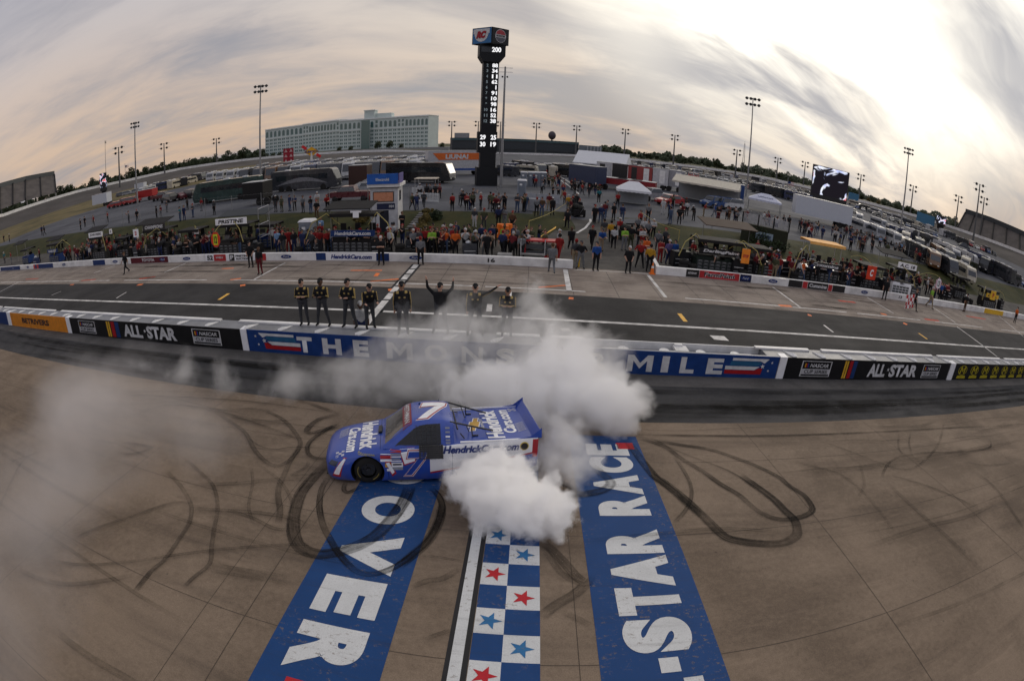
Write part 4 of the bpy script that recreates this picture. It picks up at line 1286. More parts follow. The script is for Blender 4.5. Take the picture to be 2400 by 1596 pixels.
# driver seen dimly inside is hidden by the net
# ================================================================== TYRE SMOKE (real volumes, standing where the smoke stands)
def smoke(name, spheres, density, noise_scale, cut, color, label, warpk=.35, aniso=.55, det=7, soft=.55, step=None):
    xs = [c[0] for c in spheres]
    org = Vector((sum(xs) / len(xs), sum(c[1] for c in spheres) / len(spheres), sum(c[2] for c in spheres) / len(spheres)))
    q = MB()
    for (x, y, z, r) in spheres:
        q.ball(Vector((x, y, z)) - org, r * 1.12, 0, 20, 12)
    o = q.build(name, [], None)
    o.location = org
    rm = o.modifiers.new('r', 'REMESH'); rm.mode = 'VOXEL'; rm.voxel_size = min(s[3] for s in spheres) * .22
    bpy.context.view_layer.update()
    dg = bpy.context.evaluated_depsgraph_get(); dg.update()
    me = bpy.data.meshes.new_from_object(o.evaluated_get(dg)); o.modifiers.clear(); o.data = me; me.name = name
    m = bpy.data.materials.new(name); m.use_nodes = True
    t = NT(m.node_tree)
    out = t.n('ShaderNodeOutputMaterial'); vol = t.n('ShaderNodeVolumePrincipled')
    t.t.links.new(vol.outputs[0], out.inputs['Volume'])
    co = t.n('ShaderNodeTexCoord').outputs['Object']
    nd = t.n('ShaderNodeTexNoise'); t.put(nd.inputs['Vector'], co); nd.inputs['Scale'].default_value = noise_scale * .6; nd.inputs['Detail'].default_value = 2
    wv = t.v('SCALE', t.v('SUBTRACT', nd.outputs['Color'], (.5, .5, .5)), warpk)
    cw = t.v('ADD', co, wv)
    tot = None
    for (x, y, z, r) in spheres:
        c = Vector((x, y, z)) - org
        d = t.v('DISTANCE', cw, tuple(c), out=1)
        f = t.maprange(d, r * 1.05, 0, 0, 1, typ='LINEAR')
        tot = f if tot is None else t.m('ADD', tot, f)
    nz = t.noise(cw, noise_scale, det, .62, .15)
    e = t.m('ADD', t.m('MINIMUM', tot, 1.0), t.m('MULTIPLY', t.m('SUBTRACT', nz, .5), cut))
    dn = t.m('MULTIPLY', t.maprange(e, .30, .30 + soft, 0, density), t.maprange(tot, .0, .16, 0, 1))
    t.put(vol.inputs['Density'], dn)
    vol.inputs['Color'].default_value = (*color, 1)
    vol.inputs['Anisotropy'].default_value = aniso
    me.materials.clear(); me.materials.append(m)
    return tag(o, label, 'smoke', 'burnout smoke', kind='stuff')
SMOKE_C = (.985, .978, .97)
WHT = (.998, .994, .988)
smoke('tyre_smoke', [(-.72, 8.12, 1.02, .62), (-.95, 7.60, 1.02, .70), (-.42, 7.35, 1.15, .88), (.28, 7.15, 1.05, .85), (.66, 6.80, 1.02, .66), (-.35, 6.85, 1.10, .72), (.05, 6.72, 1.0, .66), (-.15, 8.1, 1.05, .68)],
      9.5, 2.3, 3.5, WHT, 'dense white ball of smoke in front of the truck beside its near rear wheel', warpk=.45, soft=.6, aniso=.1)
smoke('tyre_smoke', [(.85, 9.3, .75, .80), (1.45, 9.0, .70, .70), (.7, 8.5, .75, .65), (1.1, 9.9, .8, .85), (1.25, 8.1, .85, .55)],
      2.2, 1.9, 3.0, SMOKE_C, 'loose grey smoke drifting off the tailgate onto the right blue band', soft=.8, aniso=.2)
smoke('tyre_smoke', [(-.1, 11.8, .6, 1.55), (1.1, 11.9, .75, 1.7), (2.05, 11.9, .7, 1.5), (2.75, 11.7, .55, 1.1), (-1.3, 12.0, .6, 1.4), (1.2, 12.6, 1.3, 1.3)],
      3.4, 1.25, 3.4, WHT, 'large rolling cloud of white smoke between the truck and the blue banner wall', warpk=.9, soft=.75, aniso=.1)
smoke('tyre_smoke', [(.3, 13.2, 1.4, 1.6), (1.4, 13.1, 1.5, 1.5), (-1.0, 13.8, 1.4, 1.4), (.5, 14.0, 2.0, 1.2), (2.3, 12.8, 1.2, 1.3), (.1, 14.8, 2.6, .9)],
      .85, 1.2, 3.6, SMOKE_C, 'thinner smoke rising over the wall and the last of the crew', warpk=1.1, soft=.9, aniso=.2)
smoke('tyre_smoke', [(-2.2, 12.2, .8, 1.9), (-4.6, 12.2, .5, 1.8), (-7.0, 12.0, .3, 1.5), (-1.8, 14.2, 1.7, 1.8), (-3.8, 14.2, 1.3, 1.6), (-9.6, 11.9, .2, 1.3), (-12, 12.2, .1, 1.2), (-14.5, 12.4, .1, 1.1)],
      .85, .75, 2.8, SMOKE_C, 'thin veil of smoke blowing along the banner wall past the crew', warpk=1.2, soft=.9, aniso=.2)
smoke('tyre_smoke', [(-9.2, 7.4, 1.0, 2.9), (-12.0, 7.0, 1.2, 3.2), (-9.8, 4.6, 1.6, 2.9), (-14.0, 8.4, .8, 2.8), (-8.6, 2.4, 1.9, 2.5), (-7.2, 8.2, .8, 2.1), (-6.9, .4, 2.2, 2.3)],
      .20, .42, 2.6, (.95, .93, .93), 'wide thin haze of old smoke hanging over the track at the left edge', warpk=2.0, soft=1.0, aniso=.2)
# ================================================================== PEOPLE
skins = [P('skin_light', (.42, .25, .18), .6), P('skin_tan', (.30, .17, .11), .6), P('skin_dark', (.11, .06, .04), .6)]
CL = {'black': (.012, .012, .014), 'dark grey': (.05, .052, .058), 'grey': (.17, .175, .185), 'white': (.48, .48, .48), 'red': (.27, .018, .018), 'blue': (.018, .07, .27), 'navy': (.02, .03, .09),
      'light blue': (.20, .32, .50), 'orange': (.62, .12, .02), 'yellow': (.45, .24, .02), 'lime': (.24, .46, .05), 'khaki': (.28, .22, .14), 'denim': (.06, .09, .16), 'brown': (.10, .055, .03),
      'teal': (.03, .16, .18), 'maroon': (.13, .015, .02), 'olive': (.07, .075, .04), 'purple': (.12, .09, .22), 'gold': (.42, .30, .10), 'tan': (.33, .24, .16), 'pink': (.55, .2, .2), 'green': (.03, .16, .05)}
def cloth(c): return P('cloth_' + c.replace(' ', '_'), tuple(k * .8 for k in CL[c]), .85, var=.2, scale=6, bump=.2)
ARMS = {'down': ((.12, -.03, -1), (.02, -.12, -1)), 'crossed': ((.10, -.25, -1), (-.95, -.30, .10)), 'clap': ((.22, -.30, -1), (-.55, -.85, .25)), 'up': ((.62, -.05, .75), (.10, -.05, 1)),
        'phone': ((.20, -.75, -.35), (-.50, -.45, .85)), 'hips': ((.60, .10, -1), (-.75, -.15, -.45)), 'fwd': ((.10, -.35, -1), (-.1, -1, .05)), 'swingf': ((.08, -.45, -1), (-.05, -.55, -.8)), 'swingb': ((.08, .45, -1), (.0, .05, -1)),
        'point': ((.95, -.15, .55), (.85, -.1, .75)), 'pocket': ((.30, .10, -1), (-.30, -.35, -.75))}
POSES = {'standing': ('down', 'down', 'st'), 'standing with folded arms': ('crossed', 'crossed', 'st'), 'clapping': ('clap', 'clap', 'wide'), 'raising both arms': ('up', 'up', 'wide'), 'taking a picture': ('phone', 'phone', 'st'),
         'hands on hips': ('hips', 'hips', 'wide'), 'walking': ('swingf', 'swingb', 'walk'), 'striding': ('swingb', 'swingf', 'walk'), 'raising one arm': ('down', 'up', 'st'), 'pointing': ('down', 'point', 'wide'),
         'hands in pockets': ('pocket', 'pocket', 'st'), 'leaning forward': ('fwd', 'fwd', 'lean'), 'carrying something': ('fwd', 'down', 'walk')}
def person_mesh(pose, cap=True, vox=.021, suit=False, helmet=False):
    aR, aL, leg = POSES[pose]
    seg = []
    lean = .28 if leg == 'lean' else 0
    ptop = lambda x, y, z: (x, y - lean * max(0, z - .9), z - lean * .15 * max(0, z - .9))
    def S(a, b, r0, r1, k): seg.append((Vector(a), Vector(b), r0, r1, k))
    pel = (0, 0, .95)
    sh = 5 if suit else 1
    S(ptop(-.075, 0, .93), ptop(-.09, 0, 1.10), .115, .11, 2); S(ptop(.075, 0, .93), ptop(.09, 0, 1.10), .115, .11, 2)
    S(ptop(-.07, 0, 1.08), ptop(-.10, .0, 1.33), .115, .115, 1); S(ptop(.07, 0, 1.08), ptop(.10, .0, 1.33), .115, .115, 1)
    S(ptop(0, 0, 1.05), ptop(0, -.01, 1.38), .115, .12, 1)
    S(ptop(-.16, 0, 1.39), ptop(.16, 0, 1.39), .075, .075, 1)
    S(ptop(0, .0, 1.42), ptop(0, -.015, 1.56), .058, .052, 0)
    S(ptop(0, -.02, 1.60), ptop(0, -.02, 1.68), .082, .088, 0)
    S(ptop(0, -.055, 1.575), ptop(0, -.04, 1.62), .045, .06, 0)          # jaw
    S(ptop(0, -.105, 1.63), ptop(0, -.115, 1.615), .016, .019, 0)        # nose
    S(ptop(-.088, -.01, 1.62), ptop(-.088, -.01, 1.65), .018, .02, 0); S(ptop(.088, -.01, 1.62), ptop(.088, -.01, 1.65), .018, .02, 0)
    if helmet:
        S(ptop(0, -.01, 1.64), ptop(0, 0, 1.70), .115, .115, 4)
    else:
        S(ptop(0, -.005, 1.70), ptop(0, 0, 1.71), .092, .09, 4); S(ptop(0, .025, 1.66), ptop(0, .03, 1.70), .085, .088, 4)
        if cap: S(ptop(0, -.08, 1.70), ptop(0, -.165, 1.685), .055, .04, 4)
    for sx, arm in ((-1, aR), (1, aL)):
        u, f = ARMS[arm]
        u = Vector((u[0] * sx, u[1], u[2])).normalized(); f = Vector((f[0] * sx, f[1], f[2])).normalized()
        s0 = Vector(ptop(sx * .195, 0, 1.39)); e0 = s0 + u * .29; w0 = e0 + f * .25
        S(s0, e0, .062, .048, sh if suit else 1); S(s0.lerp(e0, .4), e0, .056, .046, 5 if suit else 1)
        S(e0, w0, .046, .032, 5 if suit else 0)
        hd = (w0 + f * .085)
        S(w0 + f * .01, hd, .030, .033, 0)
        side = f.cross(Vector((0, 0, 1)) if abs(f.z) < .8 else Vector((1, 0, 0))).normalized()
        crl = f.cross(side) * .25
        for k, (o_, l_) in enumerate(((-.030, .062), (-.010, .075), (.010, .070), (.030, .055))):
            b_ = hd + side * o_; S(b_, b_ + (f + crl).normalized() * l_, .0125, .010, 0)
        th = w0 + f * .03 + side * .03
        S(th, th + (f * .6 + side * .8).normalized() * .055, .014, .011, 0)
    for sx in (-1, 1):
        h = Vector((sx * .09, 0, .92))
        if leg == 'walk':
            k = h + Vector((sx * .01, -.17 * sx, -.40)); a = k + Vector((0, .10 if sx < 0 else .02, -.40)) if sx < 0 else k + Vector((0, -.02, -.42))
            k = h + Vector((sx * .01, -.16 if sx > 0 else .06, -.41)); a = k + Vector((0, -.10 if sx > 0 else .26, -.40 if sx > 0 else -.33))
        else:
            wd = .13 if leg == 'wide' else .04
            k = h + Vector((sx * wd * .5, -.02, -.43)); a = k + Vector((sx * wd * .5, .03, -.40))
        S(h, k, .092, .064, 2); S(k, a, .062, .045, 2)
        S(a + Vector((0, .02, -.035)), a + Vector((sx * .01, -.14, -.055)), .042, .036, 3)
    q = MB()
    for a, b, r0, r1, k in seg:
        q.tube(a, b, r0, r1, 0, 10); q.ball(a, r0, 0, 10, 6); q.ball(b, r1, 0, 10, 6)
    o = q.build('person', []); rm = o.modifiers.new('r', 'REMESH'); rm.mode = 'VOXEL'; rm.voxel_size = vox
    sm = o.modifiers.new('s', 'SMOOTH'); sm.iterations = 2; sm.factor = .4
    bpy.context.view_layer.update(); dg = bpy.context.evaluated_depsgraph_get(); dg.update()
    me = bpy.data.meshes.new_from_object(o.evaluated_get(dg)); bpy.data.objects.remove(o)
    for i in range(6): me.materials.append(skins[0])
    n = len(me.polygons)
    cen = np.empty(n * 3); me.polygons.foreach_get('center', cen); cen = cen.reshape(-1, 3)
    best = np.full(n, 9.); idx_ = np.zeros(n, int)
    for a, b, r0, r1, k in seg:
        A_n, B_n = np.array(a), np.array(b); d = B_n - A_n; L2 = max(1e-9, d @ d)
        t = np.clip(((cen - A_n) @ d) / L2, 0, 1); dist = np.linalg.norm(cen - (A_n + t[:, None] * d), axis=1) - (r0 + (r1 - r0) * t)
        m_ = dist < best; best[m_] = dist[m_]; idx_[m_] = k
    if suit:   # yellow stripes down the outer sleeves and over the shoulders
        ax = np.abs(cen[:, 0]); m5 = idx_ == 5
        idx_[m5] = 1
        for a, b, r0, r1, k in seg:
            if k != 5: continue
            A_n, B_n = np.array(a), np.array(b); d = B_n - A_n; L2 = d @ d
            t = np.clip(((cen - A_n) @ d) / L2, 0, 1); off = cen - (A_n + t[:, None] * d); dist = np.linalg.norm(off, axis=1)
            sgn = np.sign(A_n[0]); near = (dist < max(r0, r1) * 1.25) & m5
            u = np.cross(d / np.sqrt(L2), np.array([0, -1., 0])); u = u * np.sign(u[0] * sgn + 1e-6)
            st_ = near & ((off @ u) > .45 * max(r0, r1)) & ((off @ u) < .95 * max(r0, r1) + .02)
            idx_[st_] = 5
        idx_[(cen[:, 2] > 1.40) & (cen[:, 2] < 1.47) & (ax > .09) & (ax < .17) & (idx_ == 1)] = 5
        ch_ = (cen[:, 1] < -.08) & (cen[:, 2] > 1.25) & (cen[:, 2] < 1.31) & (ax > .05) & (ax < .11) & (idx_ == 1); idx_[ch_] = 5
    idx_[(cen[:, 2] < 1.0) & (idx_ == 1)] = 2
    me.polygons.foreach_set('material_index', idx_.astype(np.int32)); me.polygons.foreach_set('use_smooth', [True] * n)
    return me
_pm = {}
rp = random.Random(11)
PEOPLE = []
DESC = {}
def person(pos, shirt, pants, pose='standing', rz=None, cap=None, capc=None, h=1.0, zone='', suit=None, helmet=False, extra=None, vox=.024):
    key = (pose, suit is not None, helmet, vox < .02)
    if key not in _pm: _pm[key] = person_mesh(pose, True, vox, suit is not None, helmet)
    o = bpy.data.objects.new('person', _pm[key]); COL.objects.link(o)
    if len(o.material_slots) < 6: pass
    capc = capc or rp.choice(['black', 'brown', 'dark grey', 'white', 'red', 'brown', 'black'])
    sk = rp.choices([0, 1, 2], [5, 3, 1])[0]
    ms = [skins[sk], cloth(shirt), cloth(pants), cloth('black'), cloth(capc), cloth(suit) if suit else cloth(shirt)]
    for i, m in enumerate(ms):
        o.material_slots[i].link = 'OBJECT'; o.material_slots[i].material = m
    o.location = pos; o.rotation_euler = (0, 0, rp.uniform(-.5, .5) if rz is None else rz)
    s_ = h * rp.uniform(.96, 1.03); o.scale = (s_ * 1.12, s_ * 1.12, s_)
    ptr = {'denim': 'jeans', 'black': 'black trousers', 'khaki': 'khaki trousers', 'white': 'white trousers'}.get(pants, pants + ' trousers')
    PEOPLE.append((o, shirt, pants, ptr, pose, zone, extra, capc))
    o['category'] = 'person'
    return o
# the crew on the wall: black fire suits with yellow sleeves
Z9 = .905
crew = [((716, 764), 'standing with folded arms', .15, 1.0), ((760, 765), 'clapping', 0, 1.02), ((822, 769), 'clapping', -.1, 1.02), ((869, 771), 'leaning forward', .5, .98),
        ((946, 784), 'standing', .25, 1.03), ((1033, 783), 'raising both arms', -.05, 1.03), ((1113, 787), 'pointing', .1, 1.0), ((1187, 789), 'standing with folded arms', 0, 1.0)]
for (p, pose, rz, h) in crew:
    v = at(p[0], p[1], .9)
    v.y = min(v.y, YR - .12 + bow(v.x)); v.y = max(v.y, YW + .35 + bow(v.x)); v.z = Z9 + .05
    person(v, 'black', 'dark grey', pose, rz, capc='black', h=h, zone='on the banner wall among the crew', suit='gold' if pose != 'raising both arms' else 'black', vox=.019)
v = at(845, 762, .9); v.y = YR + .3 + bow(v.x); v.z = 0
person(v, 'white', 'navy', 'standing', .4, h=1.0, zone='just behind the banner wall beside the crew', vox=.019)
# everyone else, feet where the photograph shows them: (px, py, top, trousers, pose, turned away, zone)
ZN = {'lane': 'on the pit exit lane', 'wall': 'behind the white pit wall', 'box': 'on the concrete pit boxes', 'edge': 'at the infield road above the grass bank', 'bank': 'on the grass bank', 'gar': 'in the garage area behind the lane',
      'rcrowd': 'in the crowd by the caravans on the right', 'lwall': 'behind the pit wall at the far left', 'rwall': 'behind the pit wall on the right'}
LST = '''1292 641 grey grey striding 1 box|1309 609 red red walking 0 wall|1395 634 blue black standing 0 lane|1471 640 black black standing 0 lane|1347 627 dark_grey khaki standing 1 lane|1359 630 black grey hands_on_hips 0 lane
1386 584 black black walking 0 lane|1414 562 dark_grey khaki standing 1 lane|1430 571 yellow black walking 1 lane|1437 584 white black striding 1 lane|1407 589 blue tan leaning_forward 0 lane|1461 587 lime grey standing 0 lane
1477 580 black olive standing 1 lane|1393 525 black black walking 0 lane|1407 523 navy denim standing 1 lane|1416 516 maroon denim walking 1 lane|1437 517 black black standing 0 lane|1457 520 navy denim standing 1 lane
1331 496 yellow grey standing 1 lane|1328 537 black black walking 1 lane|1337 589 black black walking 0 lane|1403 475 teal black standing 1 gar|1357 507 black brown walking 0 lane|1350 492 black black standing 0 lane
1232 586 black dark_grey taking_a_picture 0 wall|1207 587 grey black standing 0 wall|1181 588 lime black standing 0 wall|1200 545 brown black standing 0 bank|1182 532 grey grey standing_with_folded_arms 0 bank|1112 534 dark_grey white standing 0 bank
1134 536 olive dark_grey standing 0 bank|1168 532 navy black raising_one_arm 0 bank|1168 495 grey black standing 0 edge|1182 495 black black taking_a_picture 0 edge|1212 498 dark_grey denim standing 0 edge|1232 496 denim denim walking 0 edge
1269 507 brown denim standing 0 edge|1294 505 black black standing 0 edge|1257 507 grey black standing 1 edge|1286 493 maroon khaki standing 0 edge|1114 601 grey black taking_a_picture 0 wall|1136 601 white grey taking_a_picture 0 wall|1148 602 tan black taking_a_picture 0 wall
894 621 black black standing_with_folded_arms 0 box|986 621 grey black standing 1 box|1043 598 orange denim taking_a_picture 0 wall|1067 600 orange black standing 0 wall|1013 596 lime black standing 0 wall|997 593 red black standing 0 wall|1090 598 white black taking_a_picture 0 wall
911 593 maroon black standing 0 wall|924 575 white black standing 1 wall|943 545 black black standing 0 wall|829 594 black olive leaning_forward 0 wall|863 595 black black standing 0 wall|752 593 red dark_grey standing 0 wall|774 593 white denim standing 0 wall
754 560 light_blue denim standing 0 bank|653 593 light_blue navy standing 0 wall|678 592 red red standing 0 wall|690 590 black black hands_on_hips 0 wall|711 595 navy navy standing 0 wall|725 593 dark_grey denim standing 0 wall|743 592 red grey standing 0 wall
589 627 black black standing 0 box|611 643 black maroon standing 0 box|647 497 black dark_grey standing 0 edge|661 497 olive olive standing 0 edge|680 495 navy denim standing 0 edge|691 495 navy black standing 0 edge|711 499 grey dark_grey standing 0 edge
729 501 black denim standing 0 edge|744 488 white khaki standing 0 edge|743 512 black brown standing 0 bank|768 497 red black leaning_forward 0 edge|503 504 dark_grey black standing 0 edge|473 495 red grey standing 0 edge|453 510 dark_grey denim standing 0 edge
423 519 teal denim standing 0 edge|433 517 navy navy standing 0 edge|440 492 black black standing 0 edge|392 498 dark_grey grey standing 0 edge|378 512 maroon grey standing 0 edge|368 512 black black standing 0 edge|190 539 black black standing 0 edge|200 532 black black standing 0 edge
220 530 red black standing 0 edge|253 521 red black standing 0 edge|303 523 grey dark_grey taking_a_picture 0 edge|322 519 black black standing 0 edge|99 551 navy black standing 0 edge|105 552 black black walking 0 edge|10 568 black black standing 0 edge|23 567 black black standing 0 edge
297 641 black black walking 0 box|328 612 red black hands_on_hips 0 lwall|168 614 red black standing 0 lwall|12 617 teal dark_grey standing 0 lwall|28 618 red grey standing 0 lwall|75 615 black maroon standing 0 lwall|95 614 maroon black standing 0 lwall
1529 560 white black standing_with_folded_arms 0 bank|1503 585 white red standing_with_folded_arms 0 bank|1498 627 red black hands_on_hips 0 lane|1520 638 yellow black standing 1 lane|1511 615 orange white standing 0 lane|1545 616 red red standing_with_folded_arms 0 rwall|1564 619 purple navy standing 0 rwall
1578 619 blue maroon standing 0 rwall|1540 590 grey dark_grey standing 0 bank|1556 585 dark_grey black standing 0 bank|1518 519 grey black standing 0 edge|1553 503 white white standing 0 gar|1570 526 denim denim standing 1 edge|1591 526 black black standing 0 edge|1682 521 black maroon standing 0 edge
1707 521 brown brown standing 0 edge|1721 519 brown khaki standing 0 edge|1673 511 blue denim walking 0 edge|1770 610 red black standing 0 rwall|1780 650 black olive leaning_forward 0 rwall|1808 648 maroon denim standing 0 rwall|1822 652 red denim standing 0 rwall
1855 650 white black leaning_forward 0 rwall|1962 668 black black standing 0 rwall|2071 703 black black standing 1 box|2139 728 black black walking 0 box|2177 722 lime khaki walking 0 box|2259 731 black brown standing 1 box|2377 757 orange black standing 0 box
2200 705 blue black standing 0 rwall|2215 707 maroon black standing 0 rwall|2188 702 pink black standing 0 rwall|2021 588 red black standing 0 rcrowd|2042 592 black black standing 0 rcrowd|2015 584 maroon maroon standing 0 rcrowd|1085 487 black black hands_on_hips 0 edge
1885 548 maroon black standing 0 rcrowd|1955 556 black dark_grey standing 0 rcrowd|1990 562 black denim standing 0 rcrowd|1450 560 red white walking 0 lane|1507 560 white black standing 0 bank'''
for row in LST.replace('\n', '|').split('|'):
    a = row.split()
    x, y = float(a[0]), float(a[1]); pose = a[4].replace('_', ' ')
    if pose == 'standing': pose = rp.choice(['standing', 'hands in pockets', 'standing', 'standing with folded arms'])
    z0 = 0 if a[6] in ('box',) else None
    v = at(x, y, z0)
    person(v, a[2].replace('_', ' '), a[3].replace('_', ' '), pose, (math.pi if a[5] == '1' else 0) + rp.uniform(-.5, .5), zone=ZN[a[6]], h=1.0, helmet=(a[2] == 'red' and a[3] == 'red') )
# pit crews among the pit boxes and spectators on the infield
def scatter(n, x0, x1, y0, y1, cols, zone, poses=('standing', 'hands in pockets', 'standing with folded arms', 'walking', 'leaning forward', 'taking a picture'), seed=1):
    r = random.Random(seed); done = []
    k = 0
    while len(done) < n and k < 4000:
        k += 1
        x, y = r.uniform(x0, x1), r.uniform(y0, y1)
        if any(math.hypot(x - a, y - b) < .55 for a, b in done): continue
        done.append((x, y)); yy = y + bow(x)
        person((x, yy, hgt(x, yy)), r.choice(cols), r.choice(['black', 'dark grey', 'denim', 'khaki', 'black', 'black']), r.choice(poses), r.uniform(-1.2, 1.2) + (math.pi if r.random() < .2 else 0), zone=zone)
DK = ['black', 'black', 'dark grey', 'maroon', 'navy', 'red', 'olive', 'brown']
scatter(26, -46, -21, 29.9, 33.5, DK, ZN['lwall'], seed=2)
scatter(12, -20, -5, 30.2, 33.5, DK + ['white', 'grey'], ZN['wall'], seed=3)
scatter(12, -8, 2, 30.0, 34, DK + ['white', 'orange', 'grey'], ZN['wall'], seed=13)
scatter(24, 11, 38, 30.2, 34.5, DK + ['orange', 'yellow'], ZN['rwall'], seed=4)
scatter(24, 33, 50, 44, 54, DK + ['white', 'grey', 'light blue'], ZN['rcrowd'], seed=5)
scatter(22, 0, 9, 56, 92, DK + ['grey', 'white'], ZN['gar'], seed=6)
scatter(10, 12, 28, 48, 60, DK + ['grey', 'white'], ZN['gar'], seed=7)
scatter(8, -8, 1, 44, 50, DK + ['grey', 'white'], ZN['edge'], seed=8)
ORD = ['', 'second', 'third', 'fourth', 'fifth', 'sixth', 'seventh', 'eighth', 'ninth', 'tenth', 'eleventh', 'twelfth']
def label_people():
    groups = {}
    for t in PEOPLE: groups.setdefault((t[1], t[2], t[4], t[5]), []).append(t)
    for key, ts in groups.items():
        ts.sort(key=lambda t: math.atan2(t[0].location.x, t[0].location.y))
        for i, t in enumerate(ts):
            o = t[0]
            ps = {'standing': 'standing', 'hands in pockets': 'hands in pockets', 'standing with folded arms': 'arms folded', 'taking a picture': 'hands at face'}.get(t[4], t[4])
            s = f"person in {t[1]} top and {t[3]}, {ps}, {t[5]}"
            if len(ts) > 1:
                s += ', leftmost' if i == 0 else (', rightmost' if i == len(ts) - 1 else f', {ORD[i]} from left')
            wds = s.split()
            if len(wds) > 16:
                s = s.replace(' and ' + t[3], ''); wds = s.split()
            if len(wds) > 16: s = s.replace('behind the pit wall at the far left', 'behind far left pit wall').replace('in the crowd by the caravans on the right', 'in the crowd by the caravans').replace('at the infield road above the grass bank', 'at the infield road edge').replace('in the garage area behind the lane', 'in the garage area').replace(', ' + ps + ',', ',' if len(s.split()) > 20 else ', ' + ps + ',')
            o['label'] = s
            o['group'] = {'on the banner wall among the crew': 'crew lined up on the banner wall'}.get(t[5], 'people ' + t[5])
label_people()
# flag carried by the man at the right
q = MB()
for i in range(6):
    for j in range(4):
        pt = lambda i, j: (-.15 - .18 * i, -.1 + .06 * math.sin(i * 1.7 + j), .25 + .27 * j - .03 * i)
        q.quad(pt(i, j), pt(i + 1, j), pt(i + 1, j + 1), pt(i, j + 1), (i + j) % 2)
v = at(2139, 728, 0)
q.build('flag', [red, white], None, loc=v, label='crumpled red and white flag carried by the man on the right pit boxes', category=None) if False else tag(q.build('flag', [red, white], None, loc=v), 'crumpled red and white flag carried across the pit boxes at right', 'flag')
# ================================================================== PIT WALL WITH ITS BANNERS
pwr = empty('pit_wall', (0, 0, 0), label='low white pit wall with sponsor banners left of the pit exit lane', cat='wall')
pwr2 = empty('pit_wall', (0, 0, 0), label='low white pit wall with sponsor banners right of the pit exit lane', cat='wall')
PY0, PY1, PZ = 29.02, 29.35, .50
wp = lambda px, py=620: (lambda r: (lambda f: f(f(f(0))))(lambda x: r.x * ((PY0 + bow(x)) / r.y)))(ray(px, py))
pwy = lambda px: np.interp(px, [0, 268, 396, 736, 911, 1140, 1343, 1539, 1753, 1978, 2116, 2264, 2400], [628, 614, 610, 604, 606, 614, 621, 635, 656, 679, 696, 715, 735])
X = lambda px: wp(px, pwy(px))
q = MB(); bowbox(q, -90, X(1343), PY0, PY1, 0, PZ, mtop=0); q.build('wall_body', white, pwr)
q = MB(); bowbox(q, -90, X(1343), PY0 + .1, PY0 + .14, -.01, .045); q.build('wall_foot', dgrey, pwr)
q = MB(); bowbox(q, X(1538), 80, PY0, PY1, 0, PZ)
q.build('wall_body', white, pwr2)
e0, e1 = Vector((X(1538), PY0 + bow(12), 0)), at(1513, 602)
q = MB(); q.quad(e0, e0 + Vector((0, 0, .5)), e1 + Vector((0, 0, .6)), e1)
q.prism([e0, e1, e1 + Vector((0, 0, .62)), e0 + Vector((0, 0, .5))], (.25, .1, 0)); q.build('wall_return', white, pwr2)
fordb = P('oval_blue', (.012, .035, .16), .45)
def pbanner(a, b, mat, parent, off=.012, z0=.02, z1=PZ + .006):
    q = MB(); bowbox(q, X(a), X(b), PY0 - off, PY0 + .02, z0, z1); return q.build('banner', mat, parent)
def ptext(s, a, b, z, h, mat, parent, bold=.03, shear=0, off=.022):
    return lettering(s, ((X(a) + X(b)) / 2, 0, z), (1, 0, 0), (0, 0, 1), X(b) - X(a), h, mat, parent, bold, shear, warp=lambda p: Vector((p.x, PY0 + bow(p.x) - off, p.z)))
def oval(px, w_, parent, m=None):
    x = X(px); q = MB(); N = 18
    q.poly([(x + w_ * math.cos(2 * math.pi * i / N), PY0 + bow(x) - .018, .27 + .13 * math.sin(2 * math.pi * i / N)) for i in range(N)])
    o = q.build('oval_badge', m or fordb, parent)
    lettering('Ford', (x, PY0 + bow(x) - .026, .27), (1, 0, 0), (0, 0, 1), w_ * 1.2, .14, bw, o, .01, .3)
for (a, b, m) in [(0, 46, navy), (82, 124, navy), (78, 90, red), (218, 246, navy), (307, 394, P('banner_maroon', (.10, .012, .02), .5)), (482, 625, white_clean), (741, 912, navy), (764, 882, white_clean)]:
    pbanner(a, b, m, pwr, .012 if (a, b) != (764, 882) else .016)
for px in (65, 150, 270, 438, 671, 974, 30, 382): oval(px, .42, pwr)
ptext('TOYOTA', 333, 362, .27, .26, bw, pwr); ptext('52', 486, 500, .27, .36, black, pwr, .05)
pbanner(502, 530, red, pwr, .016); pbanner(538, 550, black, pwr, .016); ptext('P', 540, 548, .27, .34, bw, pwr, .05, off=.03)
ptext('PRISTINE', 553, 584, .37, .15, black, pwr, .05); ptext('AUCTION', 553, 584, .16, .15, black, pwr, .05); ptext('WIN', 507, 524, .28, .16, bw, pwr, .03, .3, off=.03)
pbanner(612, 624, red, pwr, .016)
ptext('HendrickCars.com', 776, 872, .27, .30, P('lettering_navy', (.012, .03, .16), .4), pwr, .05, .25, off=.03)
ptext('16', 1143, 1160, .27, .26, black, pwr, .03)
for (a, b, m) in [(1608, 1638, black), (1639, 1732, red), (1734, 1760, P('banner_navy2', (.012, .014, .05), .5)), (1848, 1880, black), (1881, 1892, red), (1893, 1940, black), (1941, 1950, red), (1951, 1980, black), (2309, 2353, yellow)]:
    pbanner(a, b, m, pwr2)
ptext('FarmPaint', 1650, 1722, .28, .30, white_clean, pwr2, .07, off=.02); ptext('FarmPaint', 1650, 1722, .28, .28, black, pwr2, .03, off=.028)
ptext('Cummins', 1896, 1937, .28, .27, bw, pwr2, .05); ptext('13', 2107, 2114, .27, .22, black, pwr2); ptext('RIVIAN', 1612, 1632, .28, .14, bw, pwr2, .03, .2)
for px in (1747, 1811, 2026, 2180): oval(px, .38, pwr2)

